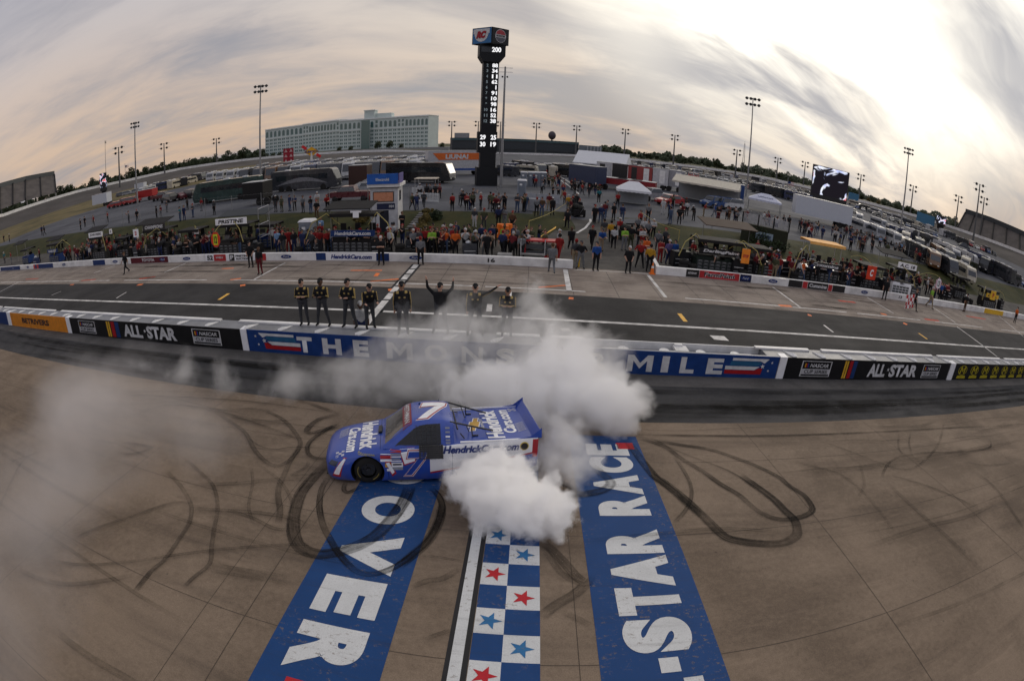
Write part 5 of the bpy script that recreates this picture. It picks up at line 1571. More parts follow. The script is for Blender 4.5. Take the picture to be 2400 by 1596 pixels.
# ================================================================== PIT BOXES
def rail(mb, pts, r, m): mb.path([Vector(p) for p in pts], r, m, 6)
def pit_box(pos, rz, w, h, col, label, sign=None, signcol=None, textcol=None, canopy=None, cz=None, deck=True, flip=0, monitor=True, sign_at='top'):
    t = empty('pit_box', pos, rz, label=label, cat='pit box', group='team pit boxes behind the pit wall')
    q = MB(); q.box((0, 0, .55), (w, 1.1, .75)); 
    for s in (-1, 1): q.box((s * w * .3, 0, 1.0), (w * .36, 1.0, .18))
    q.build('tool_cabinet', col, t)
    q = MB()
    for i in range(int(w / .45)):
        for j in range(3):
            q.box((-w / 2 + .28 + i * .45, -.556, .30 + j * .22), (.38, .012, .17), 0); q.box((-w / 2 + .28 + i * .45, -.57, .35 + j * .22), (.22, .012, .02), 1)
    q.build('drawer_front', [dgrey, alu], t)
    for x in (-w / 2 + .25, w / 2 - .25):
        for y in (-.42, .42):
            q = MB(); q.tube((x - .05, y, .14), (x + .05, y, .14), .14, .14, 0, 12); q.build('wheel', rubber, t)
    if deck:
        q = MB(); q.box((0, .1, 1.13), (w, 1.0, .05)); 
        for s in (-1, 1):
            for y in (-.38, .55): q.tube((s * (w / 2 - .06), y, 1.1), (s * (w / 2 - .06), y, h), .022)
        for y in (-.38, .55): q.tube((-w / 2 + .06, y, 1.6), (w / 2 - .06, y, 1.6), .018)
        q.build('deck_frame', alu if canopy else blackm, t)
        for i in range(3):
            x = -w / 2 + (i + .5) * w / 3
            q = MB(); q.box((x, .25, 1.48), (.42, .40, .06)); q.box((x, .45, 1.76), (.42, .06, .5)); q.tube((x, .25, 1.15), (x, .25, 1.45), .03); q.build('seat', blackm, t)
    if monitor:
        for i in range(2):
            x = (-.25 + .5 * i) * w
            q = MB(); q.box((x, -.30, 1.42), (.5, .06, .32), rx=R(-12)); q.build('monitor', P('monitor_case', (.03, .03, .035), .3), t)
    q = MB()
    cc = canopy or blackm
    q.box((0, .1, h + .03), (w * 1.08, 1.6, .05)); q.box((0, -.69, h - .07), (w * 1.08, .02, .16)); q.box((0, .89, h - .07), (w * 1.08, .02, .16))
    q.build('canopy', cc, t)
    if sign:
        sm_ = signcol or black
        zs = {'top': h + .32, 'front': .80, 'mid': 1.50}[sign_at]; hs = .48 if sign_at == 'top' else .42
        q = MB(); q.box((0, -.72, zs), (w * .98, .05, hs)); o = q.build('sign', sm_, t)
        lettering(sign, (0, -.75, zs), (1, 0, 0), (0, 0, 1), w * .8, hs * .62, textcol or bw, o, .04, .15)
    return t
def atz(px, py, z=0): return at(px, py, z)
lw = lambda px, y: (lambda r: Vector((r.x * (y / r.y), y + bow(r.x * y / r.y), 0)))(ray(px, pwy(px)))
pit_box(lw(115, 31.2), 0, 2.6, 2.2, navy, 'navy pit box with grey canopy at the far left of the pit wall', 'HARVEY', navy, sign_at='mid')
pit_box(lw(228, 31.3), 0, 2.6, 2.3, black, 'black pit box with a pale sign on its roof behind the left pit wall', 'JOHN DEERE', white_clean, black)
pit_box(lw(285, 31.6), 0, 1.8, 1.9, blackm, 'short plain black pit box left of the man in the red cap', None)
pit_box(lw(372, 31.3), 0, 3.0, 2.4, black, 'black pit box lettered on its canopy edge right of the maroon wall banner', 'CHAMPIONS', black)
pit_box(lw(452, 31.5), 0, 2.2, 2.1, blackm, 'dark pit box under a white monitor near the red and yellow board', None)
pit_box(lw(556, 31.2), 0, 3.1, 2.35, black, 'black pit box topped by a white and red auction sign', 'PRISTINE', white_clean, black)
pit_box(lw(632, 33.0), 0, 1.7, 1.9, navy, 'navy equipment cabinet beside the tall steel scaffold', None, deck=False)
pit_box(lw(836, 31.3), 0, 3.3, 2.75, blackm, 'tall black pit box with navy web address sign and shirt hung above', 'HendrickCars.com', navy, sign_at='mid')
pit_box(lw(1675, 31.3), 0, 3.4, 2.2, P('box_green_black', (.012, .02, .016), .5), 'black pit box with blue oval sign behind the red banner', 'DarlingPaint', blackm, sign_at='mid')
pit_box(lw(1765, 31.5), 0, 1.8, 2.0, blackm, 'small dark pit box right of the orange hanging board', None, deck=False)
pit_box(lw(1918, 31.4), 0, 3.3, 3.1, blackm, 'tall black pit box under a glowing orange striped canopy', 'Cummins', black, sign_at='mid', canopy=P('canopy_amber', (.80, .42, .12), .7))
pit_box(lw(2035, 31.4), 0, 2.6, 2.0, blackm, 'low dark pit box behind the red board with a white letter', None)
pit_box(lw(2110, 31.2), 0, 2.6, 2.3, white_clean, 'white pit box with a white sign across its roof on the right', 'A.C. 18', white_clean, black)
pit_box(lw(2330, 31.4), 0, 3.0, 2.0, blackm, 'black pit box with yellow sign at the far right of the pit wall', 'OIL', yellow, black, sign_at='mid')
pit_box(lw(2255, 33.4), 0, 2.4, 2.3, blackm, 'dark pit box left of the last one at the far right', None)
pit_box(lw(40, 31.8), 0, 2.2, 1.9, navy, 'navy cart with a blue sign at the left edge', None, deck=False)
# the amber canopy's stripes
# signboards hung over the wall from curved poles
def board(pt, base, shape, cols, txt, tcol, label, w_=1.0, h_=1.0):
    t = empty('pit_sign', pt, label=label, cat='pit sign', group='team boards hung out on poles')
    b = Vector(base) - Vector(pt)
    q = MB(); mid = b * .5 + Vector((0, 0, .75))
    pts = [b * (1 - u) ** 2 + mid * 2 * u * (1 - u) for u in [i / 10 for i in range(11)]]
    q.path([p + Vector((0, 0, h_ / 2 * u)) for u, p in zip([i / 10 for i in range(11)], pts)], .018, 0, 6); q.build('pole', P('pole_yellow', (.42, .36, .12), .5), t)
    q = MB()
    if shape == 'oct':
        k = .3; out = [(-w_ / 2, -h_ / 2 + k * h_), (-w_ / 2 + k * w_, -h_ / 2), (w_ / 2 - k * w_, -h_ / 2), (w_ / 2, -h_ / 2 + k * h_), (w_ / 2, h_ / 2 - k * h_), (w_ / 2 - k * w_, h_ / 2), (-w_ / 2 + k * w_, h_ / 2), (-w_ / 2, h_ / 2 - k * h_)]
    elif shape == 'star':
        out = [(w_ / 2 * (1 if i % 2 == 0 else .78) * math.cos(R(90) + i * math.pi / 6), h_ / 2 * (1 if i % 2 == 0 else .78) * math.sin(R(90) + i * math.pi / 6)) for i in range(12)]
    else:
        out = [(-w_ / 2, -h_ / 2), (w_ / 2, -h_ / 2), (w_ / 2, h_ / 2), (-w_ / 2, h_ / 2)]
    q.prism([Vector((x, 0, z)) for x, z in out], (0, .04, 0)); q.build('board', cols[0], t)
    if len(cols) > 1:
        q = MB(); q.box((0, -.006, 0), (w_ * .5, .006, h_ * .72)); q.build('board_panel', cols[1], t)
    if txt: lettering(txt, (0, -.014, 0), (1, 0, 0), (0, 0, 1), w_ * .36 if len(txt) < 3 else w_ * .7, h_ * .5 if len(txt) < 3 else h_ * .22, tcol, t, .05, .1)
    return t
def pt_at(px, py, y):
    r = ray(px, py); k = y / r.y
    return Vector((r.x * k, y, HC + r.z * k))
lm = P('panel_lime', (.55, .60, .03), .6)
board(pt_at(505, 562, 29.4), lw(540, 31.5) + Vector((0, 0, 2.1)), 'oct', [P('board_red', (.60, .05, .02), .5), lm], '12', black, 'red eight-sided board with yellow number panel left of the auction sign', .85, 1.1)
board(pt_at(1748, 601, 30.0), lw(1706, 31.3) + Vector((0, 0, 2.0)), 'sq', [P('board_orange', (.80, .25, .03), .5)], 'STOP', red, 'bright orange board hanging on a bent pole over the red banner', .62, 1.0)
board(pt_at(2043, 640, 30.6), lw(1985, 31.3) + Vector((0, 0, 2.4)), 'sq', [P('board_red', (.60, .05, .02), .5)], 'C', white_clean, 'red square board with white letter C on a long pole', 1.05, 1.1)
board(pt_at(2200, 665, 30.3), lw(2145, 31.3) + Vector((0, 0, 1.7)), 'star', [P('board_pink', (.55, .35, .42), .5), white_clean], '13', black, 'pale star shaped board on a yellow pole at the right', 1.0, 1.1)
board(pt_at(2328, 693, 29.8), lw(2372, 31.3) + Vector((0, 0, 1.5)), 'sq', [yellow], 'P', red, 'yellow square board at the far right of the pit wall', 1.1, .9)
board(pt_at(259, 543, 31.5), lw(262, 31.5) + Vector((0, 0, 1.6)), 'sq', [white_clean], '5', black, 'small white square board on a thin stem above the left pit wall', .45, .45)
board(pt_at(460, 543, 31.5), lw(455, 31.5) + Vector((0, 0, 1.9)), 'sq', [white_clean], '31', black, 'small white board above the dark pit box left of the red board', .5, .42)
board(pt_at(318, 547, 31.2), lw(322, 31.5) + Vector((0, 0, 1.8)), 'sq', [white_clean], '22', red, 'white board with red 22 above the grass at left', .75, .7)
# shirt hung above the navy signed box
v = pt_at(834, 502, 30.6); q = MB(); q.prism([(-.22, 0, -.25), (.2, 0, -.25), (.2, 0, .1), (.36, 0, .08), (.40, 0, .22), (-.40, 0, .22), (-.38, 0, .08), (-.22, 0, .1)], (0, .03, 0))
tag(q.build('hanging_shirt', white_clean, loc=v), 'white shirt shaped board hung above the navy web address sign', 'board')
# umbrellas / shade sails folded flat above the left grass
def shade(px, py, y, w_, d_, label, mat=blackm, hang=0, tilt=0):
    v = pt_at(px, py, y); g0 = hgt(v.x, v.y)
    t = empty('shade_canopy', (v.x, v.y, g0), label=label, cat='canopy', group='dark shade canopies along the grass bank')
    z = v.z - g0
    q = MB(); q.prism([(-w_ / 2, -d_ / 2, z), (w_ / 2, -d_ / 2, z), (w_ / 2, d_ / 2, z + .3), (-w_ / 2, d_ / 2, z + .3)], (0, 0, .06)); q.build('cover', mat, t)
    for s in (-1, 1):
        q = MB(); q.tube((s * w_ * .45, 0, 0), (s * w_ * .45, 0, z + .12), .025); q.build('post', galv, t)
shade(362, 523, 34.0, 4.2, 1.6, 'long flat black canopy below the man in teal'); shade(225, 541, 35.0, 3.2, 1.5, 'long flat black canopy above the red cap man at left')
shade(130, 562, 35.5, 3.6, 1.2, 'curved black canopy second from the left edge'); shade(48, 572, 36.5, 3.6, 1.2, 'black canopy nearest the left edge')
shade(575, 503, 35.5, 5.0, 1.6, 'wide charcoal canopy above the auction sign', P('charcoal_cloth', (.045, .05, .055), .8)); shade(2092, 597, 35.0, 4.0, 1.4, 'long black canopy below the right hand crowd')
shade(1705, 530, 36.5, 4.6, 2.4, 'brown canopy spread above the blue oval pit box', P('brown_cloth', (.06, .04, .03), .8)); shade(822, 487, 31.5, 3.4, 1.8, 'black canopy with white trim above the navy web address sign')
# steel scaffold beside the auction box
v = lw(622, 32.2); t = empty('scaffold', v, label='tall steel scaffold tower with arms left of the portable toilet', cat='scaffold')
for x in (-.5, .5):
    q = MB(); q.tube((x, 0, 0), (x, 0, 3.4), .035); q.build('upright', galv, t)
for z in (1.0, 2.0, 3.2):
    q = MB(); q.tube((-.5, 0, z), (.5, 0, z + .3), .025); q.build('brace', white, t)
# portable toilet
def toilet(v, label, g=None):
    t = empty('portable_toilet', v, label=label, cat='portable toilet', group=g)
    q = MB(); q.box((0, 0, 1.05), (1.05, 1.05, 2.1), taper=(.96, .96)); q.build('cabin', P('toilet_grey', (.20, .22, .25), .6), t)
    q = MB(); q.box((0, 0, 2.17), (1.15, 1.15, .14), taper=(.8, .8)); q.build('roof', P('toilet_roof', (.62, .62, .62), .5), t)
    q = MB(); q.box((0, -.53, 1.0), (.7, .02, 1.8)); q.build('door', P('toilet_door', (.15, .17, .20), .6), t)
    q = MB(); q.box((-.1, -.545, 1.65), (.3, .01, .22)); q.build('door_sign', white, t)
toilet(Vector((-16.1, 32.6, 0)), 'grey portable toilet with a white roof on the stall pavement')
for i, px in enumerate((1227, 1244, 1257, 1272)):
    toilet(at(px, 436), ['leftmost', 'second', 'third', 'rightmost'][i] + ' of four pale portable toilets in a row near the lane', 'portable toilets in a row in the infield')
toilet(at(1222, 464), 'single pale portable toilet below the row near the pylon')
# low equipment among the boxes: generators, fuel cans, jacks, tool chests
eq = [(60, 'navy'), (180, 'black'), (255, 'red'), (315, 'dark grey'), (412, 'black'), (498, 'black'), (600, 'black'), (735, 'dark grey'), (792, 'black'), (886, 'black'), (975, 'dark grey'), (1030, 'black'), (1100, 'dark grey'),
      (1590, 'black'), (1626, 'dark grey'), (1725, 'black'), (1790, 'red'), (1840, 'black'), (1870, 'dark grey'), (1990, 'black'), (2012, 'maroon'), (2075, 'black'), (2150, 'dark grey'), (2225, 'black'), (2280, 'black'), (2365, 'black')]
for i, (px, c) in enumerate(eq):
    v = lw(px, 30.6 + (i % 3) * .9); w_, h_ = .9 + .4 * (i % 3), .8 + .25 * (i % 2)
    t = empty('equipment_chest', v, rp.uniform(-.3, .3), label='x', cat='equipment chest', group='equipment chests in the pit stalls')
    q = MB(); q.box((0, 0, h_ / 2 + .1), (w_, .6, h_)); q.build('body', P('chest_' + c.replace(' ', '_'), CL[c], .45), t)
    q = MB(); q.box((0, -.31, h_ * .62), (w_ * .8, .02, .06)); q.box((0, -.31, h_ * .35), (w_ * .8, .02, .06)); q.build('drawer_pulls', alu, t)
    q = MB(); q.box((.1 * w_, 0, h_ + .18), (.35, .35, .16)) if i % 3 else q.ball((-.1 * w_, 0, h_ + .2), (.2, .22, .14)); q.build('clutter', [dgrey, blackm, red][i % 3] if i % 4 else steel, t)
    near = min([(abs(px - a), n_) for a, n_ in ((40, 'by the left edge'), (228, 'by the pale roof sign'), (340, 'by the maroon banner'), (452, 'near the red and yellow board'), (556, 'by the auction sign'), (711, 'by the portable toilet'), (836, 'by the navy web address sign'), (960, 'by the finish line end'), (1090, 'left of the crossover steps'), (1612, 'by the red banner'), (1748, 'under the orange board'), (1845, 'left of the amber canopy'), (1918, 'under the amber canopy'), (2035, 'by the red letter board'), (2110, 'by the white pit box'), (2255, 'left of the last pit box'), (2350, 'by the last pit box'))])[1]
    t['label'] = f"{c} equipment chest {near} {['in the front row', 'in the middle row', 'in the back row'][i % 3]}" + (' on the left' if i % 2 else ' on the right')
# tyres, carts, barrels, cones and steps behind the wall
tyre_me = None
def tyre_stack(v, n, label):
    t = empty('tyre_stack', v, rp.uniform(0, 3), label=label, cat='tyre stack', group='stacked racing tyres in the pit stalls')
    for i in range(n):
        q = MB(); N = 18; prof = [(.19, -.12), (.31, -.13), (.335, -.08), (.335, .08), (.31, .13), (.19, .12)]
        for k in range(N):
            a = 2 * math.pi * k / N
            for r_, z in prof: q.v.append((r_ * math.cos(a), r_ * math.sin(a), z + .14 + i * .275))
        for k in range(N):
            j = (k + 1) % N
            for m_ in range(6): q.f.append((k * 6 + m_, j * 6 + m_, j * 6 + (m_ + 1) % 6, k * 6 + (m_ + 1) % 6)); q.mi.append(0)
        q.build('tyre', rubber, t, smooth=True)
for i, (px, y, n) in enumerate([(905, 30.3, 2), (922, 30.2, 1), (938, 30.4, 3), (955, 30.3, 2), (700, 30.6, 2), (410, 30.2, 3), (330, 30.3, 2), (1600, 30.3, 3), (1620, 30.5, 2), (1740, 30.2, 2), (1862, 30.3, 3), (1975, 30.3, 2), (2060, 30.3, 2), (2290, 30.4, 3), (190, 30.3, 2)]):
    tyre_stack(lw(px, y), n, f"{['', 'single', 'pair of', 'three high stack of'][n]} black tyre{'s' if n > 1 else ''} behind the wall, {['leftmost of all', 'near the toilet'][0] if px == 190 else 'stack number ' + str(i)}")
tsl = ['just right of the man in maroon behind the wall', 'between two higher stacks right of the navy banner', 'tallest stack behind the wall near the finish line', 'behind the finish line end of the wall', 'behind the wall by the portable toilet', 'left of the auction banner', 'beside the lettered black box at left', 'left of the red paint banner', 'just left of the red paint banner', 'under the orange board', 'left of the amber canopy', 'right of the amber canopy', 'left of the white pit box', 'beside the last pit box', 'at the far left behind the wall']
for o, s in zip([o for o in COL.objects if o.name.startswith('tyre_stack')], tsl): o['label'] = 'black racing tyres stacked ' + s
def cone(v, label):
    t = empty('traffic_cone', v, label=label, cat='traffic cone'); q = MB(); q.tube((0, 0, .03), (0, 0, .72), .14, .03, 0, 14); q.box((0, 0, .02), (.36, .36, .04)); q.build('cone_body', orange, t)
    q = MB(); q.tube((0, 0, .38), (0, 0, .52), .090, .066, 0, 14, cap=False); q.build('reflective_band', white, t)
cone(at(1528, 642, 0), 'orange traffic cone with white band at the right end of the lane')
for i, (px, py) in enumerate([(1172, 556), (1183, 560), (1192, 556)]):
    v = at(px, py); t = empty('traffic_barrel', v, label=['leftmost', 'middle', 'rightmost'][i] + ' orange and white traffic barrel of the cluster on the grass', cat='traffic barrel', group='orange barrels behind the wall')
    q = MB(); q.tube((0, 0, 0), (0, 0, 1.05), .33, .27, 0, 14); q.build('barrel_body', orange, t)
    for z in (.3, .65):
        q = MB(); q.tube((0, 0, z), (0, 0, z + .15), .318 - .057 * z + .005, .31 - .057 * z, 0, 14, cap=False); q.build('reflective_band', white, t)
# steps over the wall, red cart and concrete block by the lane
v = Vector((.2, 30.1 + bow(0), 0)); t = empty('crossover_steps', v, label='grey steel crossover steps with handrails behind the wall left of the lane', cat='steps')
for i in range(4):
    q = MB(); q.box((0, 1.0 - .35 * i, .15 + .13 * i), (1.5, .32, .04)); q.build('tread', galv, t)
for s in (-1, 1):
    q = MB(); q.path([Vector((s * .75, 1.2, .05)), Vector((s * .75, 1.2, 1.0)), Vector((s * .75, -.2, 1.5)), Vector((s * .75, -.2, .5))], .03); q.path([Vector((s * .75, 1.2, .55)), Vector((s * .75, -.2, 1.0))], .025); q.build('handrail', alu, t)
v = Vector((.8, 31.6, 0)); t = empty('tool_cart', v, label='long red tool cart with open shelves beside the crossover steps', cat='cart')
q = MB(); q.box((0, 0, 1.15), (2.3, .8, .10)); q.box((0, 0, .12), (2.3, .8, .10)); q.box((-1.1, 0, .62), (.1, .8, 1.0)); q.box((1.1, 0, .62), (.1, .8, 1.0)); q.build('frame', red, t)
q = MB(); q.box((0, 0, .75), (2.1, .7, .28)); q.box((0, 0, .38), (2.1, .7, .2)); q.build('tray', dgrey, t)
v = Vector((-1.55, 30.3, 0)); t = tag(MB().box((0, 0, .22), (1.0, .6, .44), taper=(.9, .9)).build('concrete_block', P('block_concrete', (.35, .34, .32), .8), loc=v), 'pale concrete block behind the wall left of the crossover steps', 'concrete block')
q = MB(); q.tube((0, 0, 0), (0, 0, 1.05), .09, .09, 0, 14); q.ball((0, 0, 1.05), .09)
tag(q.build('bollard', yellow, loc=(3.05, 29.6, 0)), 'yellow bollard at the left side of the pit exit lane', 'bollard')
# rope barriers beside the lane
for nm, a, b, lab in (('a', (1239, 545), (1331, 494), 'sagging yellow rope line along the left side of the lane'), ('b', (1500, 520), (1590, 565), 'thin yellow rope on the grass right of the lane')):
    pa, pb = at(*a), at(*b); q = MB()
    q.path([pa.lerp(pb, u) + Vector((0, 0, .95 - .25 * math.sin(math.pi * u))) for u in [i / 10 for i in range(11)]], .02)
    for p in (pa, pb): q.tube(p, p + Vector((0, 0, 1.0)), .025)
    tag(q.build('rope_barrier', P('rope_yellow', (.45, .36, .12), .7)), lab, 'rope barrier')
# loaded equipment cart pushed up the lane
for (px, py, lab) in ((1352, 508, 'tall black loaded equipment cart being pushed up the lane'), (1461, 560, 'black loaded equipment cart at the right side of the lane')):
    v = at(px, py); t = empty('equipment_cart', v, R(20), label=lab, cat='cart', group='equipment carts on the lane')
    q = MB(); q.box((0, 0, .5), (1.1, 1.5, .5)); q.build('body', blackm, t)
    q = MB(); q.ball((-.1, .2, .95), (.5, .6, .35)); q.ball((.2, -.3, .9), (.35, .4, .3)); q.build('load', P('tarp_black', (.02, .02, .018), .8), t, smooth=True)
    for x in (-.5, .5):
        for y in (-.55, .55):
            q = MB(); q.tube((x - .05, y, .2), (x + .05, y, .2), .2, .2, 0, 14); q.build('wheel', rubber, t)
    q = MB(); q.path([Vector((0, -.75, .5)), Vector((0, -1.3, 1.0))], .025); q.build('handle', steel, t)
# hoses, jacks and boom poles: air lines from the boxes
for i, (px, h) in enumerate([(150, 2.6), (230, 2.5), (390, 2.6), (540, 2.7), (800, 2.9), (865, 2.9), (1640, 2.6), (1700, 2.5), (1890, 2.8), (2090, 2.5), (2320, 2.4)]):
    v = lw(px, 31.0); q = MB(); d = 1 if i % 2 else -1
    q.path([Vector((0, 0, h * .7)), Vector((d * .8, -.5, h)), Vector((d * 1.7, -1.1, h * .8)), Vector((d * 2.1, -1.3, h * .45))], .03)
    tag(q.build('hose_boom', P('boom_yellow', (.36, .30, .10), .5), loc=v), f"thin yellow air hose boom {['at the far left end of the pit wall', 'beside the pale roof sign', 'right of the maroon wall banner', 'left of the auction sign', 'left of the navy web address sign', 'right of the navy web address sign', 'left of the blue oval box', 'above the blue oval box', 'left of the amber canopy', 'beside the white pit box', 'at the far right pit box'][i]}", 'hose boom', 'air hose booms over the pit stalls')
# ================================================================== INFIELD BUILDINGS AND EQUIPMENT
# control hut
hx, hy = -11.9, 38.6
t = empty('control_hut', (hx, hy, 0), R(6), label='small white two storey control hut with blue sign on its roof behind the grass bank', cat='hut')
q = MB(); q.box((0, 1.0, 1.95), (2.3, 2.4, 3.9)); q.build('wall', P('hut_wall', (.50, .50, .51), .7, dirt=.15), t)
q = MB(); q.box((0, 1.0, 4.0), (2.75, 2.9, .28)); q.build('roof', white, t)
q = MB(); q.box((0, 1.0, 3.83), (2.6, 2.7, .07)); q.build('roof_fascia', black, t)
q = MB(); q.box((-.05, -.52, 4.55), (2.55, .10, .85)); o = q.build('roof_sign', P('sign_blue', (.02, .10, .38), .5), t)
lettering('Electrold', (-.05, -.58, 4.5), (1, 0, 0), (0, 0, 1), 1.1, .24, bw, o, .02)
q = MB(); q.box((1.28, .55, 4.55), (.08, 2.1, .8)); o = q.build('roof_sign', P('sign_purple', (.10, .08, .25), .5), t)
q = MB(); q.box((-.05, -.215, 3.05), (1.75, .04, .85)); w_ = q.build('window', black, t)
q = MB(); q.box((-.05, -.245, 3.05), (1.62, .02, .72)); q.build('pane', P('lit_room', (.14, .065, .04), .3, emit=(.30, .12, .07), es=.35), w_)
q = MB(); q.box((1.16, .9, 3.05), (.04, .8, .85)); w_ = q.build('window', black, t)
q = MB(); q.box((1.185, .9, 3.05), (.02, .66, .7)); q.build('pane', P('pane_dim', (.05, .05, .06), .2), w_)
q = MB(); q.box((.15, -.225, 2.25), (1.5, .04, .5)); o = q.build('wall_sign', P('sign_dark', (.02, .025, .06), .5), t)
lettering('MM', (.62, -.26, 2.25), (1, 0, 0), (0, 0, 1), .4, .22, bw, o, .03)
q = MB(); q.box((0, -.22, 1.0), (.75, .05, 1.85)); q.build('door', P('hut_door', (.02, .022, .03), .5), t)
# stairs, patio fence and shrubs right of the hut
t = empty('stairs', (hx + 2.0, hy + .2, 0), R(-4), label='grey stairs climbing the bank right of the control hut', cat='stairs')
for i in range(9):
    q = MB(); q.box((0, i * .55, .06 + i * .11), (.95, .55, .14)); q.build('step', P('step_grey', (.16, .155, .15), .8), t)
def picket(a, b, h, label, mat, posts=None, g=None):
    a, b = Vector(a), Vector(b); L_ = (b - a).length; n = int(L_ / .14)
    t = empty('picket_fence', a, label=label, cat='fence', group=g); d = (b - a) / n
    q = MB()
    for z in (.15, h - .12): q.tube(Vector((0, 0, z)), (b - a) + Vector((0, 0, z)), .03)
    q.build('rail', mat, t)
    q = MB()
    ang = math.atan2((b - a).y, (b - a).x)
    for i in range(n + 1): q.box(d * i + Vector((0, 0, h / 2)), (.06, .03, h), rz=ang)
    q.build('pickets', mat, t)
v1, v2 = at(975, 472), at(1028, 475)
fw = P('fence_white', (.55, .56, .56), .6)
picket(v1, v2, 1.0, 'white picket fence around the patio right of the control hut', fw)
picket(at(966, 460), at(985, 462), 1.1, 'short white picket fence touching the right side of the control hut', fw)
t = empty('shade_tent', at(1000, 462), label='cream flat roofed shade tent over the patio beside the hut', cat='tent')
q = MB(); q.box((0, 0, 2.25), (2.6, 2.0, .10)); q.build('roof', P('tent_cream', (.50, .44, .36), .7), t)
for x in (-1.2, 1.2):
    for y in (-.9, .9):
        q = MB(); q.tube((x, y, 0), (x, y, 2.2), .03); q.build('leg', steel, t)
for i, (px, c) in enumerate([(984, 'white'), (1000, 'black'), (1008, 'grey'), (1020, 'black'), (1030, 'maroon')]):
    person(at(px, 466 + i % 2), c, 'black', 'standing', .2 * i, zone='on the patio beside the control hut')
def leaf_mat(name, a, b, c_=None):
    m = bpy.data.materials.new(name); m.use_nodes = True; t = NT(m.node_tree)
    bb = t.n('ShaderNodeBsdfPrincipled'); o = t.n('ShaderNodeOutputMaterial'); t.t.links.new(bb.outputs[0], o.inputs[0])
    co = t.n('ShaderNodeTexCoord').outputs['Object']
    t.put(bb.inputs['Base Color'], t.mix(t.maprange(t.noise(co, 1.1, 5, .7), .35, .65), a, b)); bb.inputs['Roughness'].default_value = .75
    return m
lm_dark = leaf_mat('leaves_dark', (.010, .018, .006), (.035, .055, .015)); lm_gold = leaf_mat('leaves_gold', (.06, .045, .008), (.17, .12, .02)); lm_mid = leaf_mat('leaves_mid', (.015, .025, .008), (.05, .065, .02))
def leaves(c, r, n, s, seed=0, m=0, mb=None):
    q = mb or MB(); rr = random.Random(seed); c = Vector(c); r = Vector(r) if not isinstance(r, (int, float)) else Vector((r, r, r))
    cl = [Vector((rr.gauss(0, .45), rr.gauss(0, .45), rr.gauss(0, .4))) for _ in range(9)]
    for i in range(n):
        k = rr.choice(cl); d = Vector((rr.gauss(0, 1), rr.gauss(0, 1), rr.gauss(0, 1))).normalized() * rr.uniform(.2, .48)
        p = k + d
        if p.length > 1.05: p *= 1.05 / p.length
        p = c + Vector((p.x * r.x, p.y * r.y, p.z * r.z))
        a = Vector((rr.gauss(0, 1), rr.gauss(0, 1), rr.gauss(0, 1))).normalized(); b = a.orthogonal().normalized(); ss = s * rr.uniform(.6, 1.3)
        q.quad(p - a * ss - b * ss * .5, p + a * ss - b * ss * .5, p + a * ss * .8 + b * ss * .6, p - a * ss * .7 + b * ss * .5, m)
    return q
for i, (px, py, r_, m_, lab) in enumerate([(985, 545, .75, lm_gold, 'round golden shrub lowest on the bank right of the stairs'), (995, 528, .55, lm_gold, 'golden shrub halfway up the bank right of the stairs'), (1003, 505, .5, lm_gold, 'golden shrub highest on the bank right of the stairs'),
                                         (846, 525, .7, lm_gold, 'golden shrub left of the control hut'), (1020, 515, .6, lm_dark, 'dark green shrub right of the golden shrubs')]):
    v = at(px, py); t = empty('shrub', v, label=lab, cat='shrub', group='shrubs beside the control hut')
    leaves((0, 0, r_ * .8), r_, 700, .09, i).build('foliage', m_, t); MB().tube((0, 0, 0), (0, 0, r_ * .6), .04, .03).build('stem', P('bark', (.05, .035, .025), .9), t)
# vine covered platforms on the right with white picket sides
def platform(px, py, w_, label, sign):
    v = at(px, py, 0); v = Vector((v.x, v.y, 0)); g0 = hgt(v.x, v.y)
    t = empty('viewing_platform', v, R(-28), label=label, cat='platform')
    H_ = 2.3
    q = MB(); q.box((0, 0, H_ / 2), (w_, 2.2, H_)); q.build('base_wall', P('ivy_wall', (.028, .03, .018), .9, bump=.8), t)
    q = MB()
    for s in (-1, -.33, .33, 1): q.box((s * w_ / 2, -1.12, H_ + .5), (.12, .10, 1.1))
    q.build('post', blackm, t)
    q = MB()
    n = int(w_ / .13)
    for i in range(n): q.box((-w_ / 2 + .1 + i * .13, -1.12, H_ + .5), (.085, .03, .85))
    for z in (.1, .9): q.box((0, -1.10, H_ + z), (w_, .03, .08))
    q.build('picket_rail', P('picket_grey', (.32, .32, .33), .6), t)
    q = MB(); q.box((0, -1.14, H_ * .62), (1.7, .05, .7)); o = q.build('sign', P('sign_pale', (.25, .32, .38), .5), t)
    if sign: lettering(sign, (0, -1.18, H_ * .62), (1, 0, 0), (0, 0, 1), 1.3, .3, navy, o, .04, .2)
    leaves((0, -1.2, H_ * .5), (w_ * .55, .25, H_ * .5), 900, .08, int(px)).build('ivy', lm_dark, t)
    return t, v
platform(1787, 585, 4.6, 'ivy covered viewing platform with white pickets and pale blue sign', 'WARREN')
platform(2262, 640, 4.2, 'dark viewing platform with white pickets at the far right', 'V')
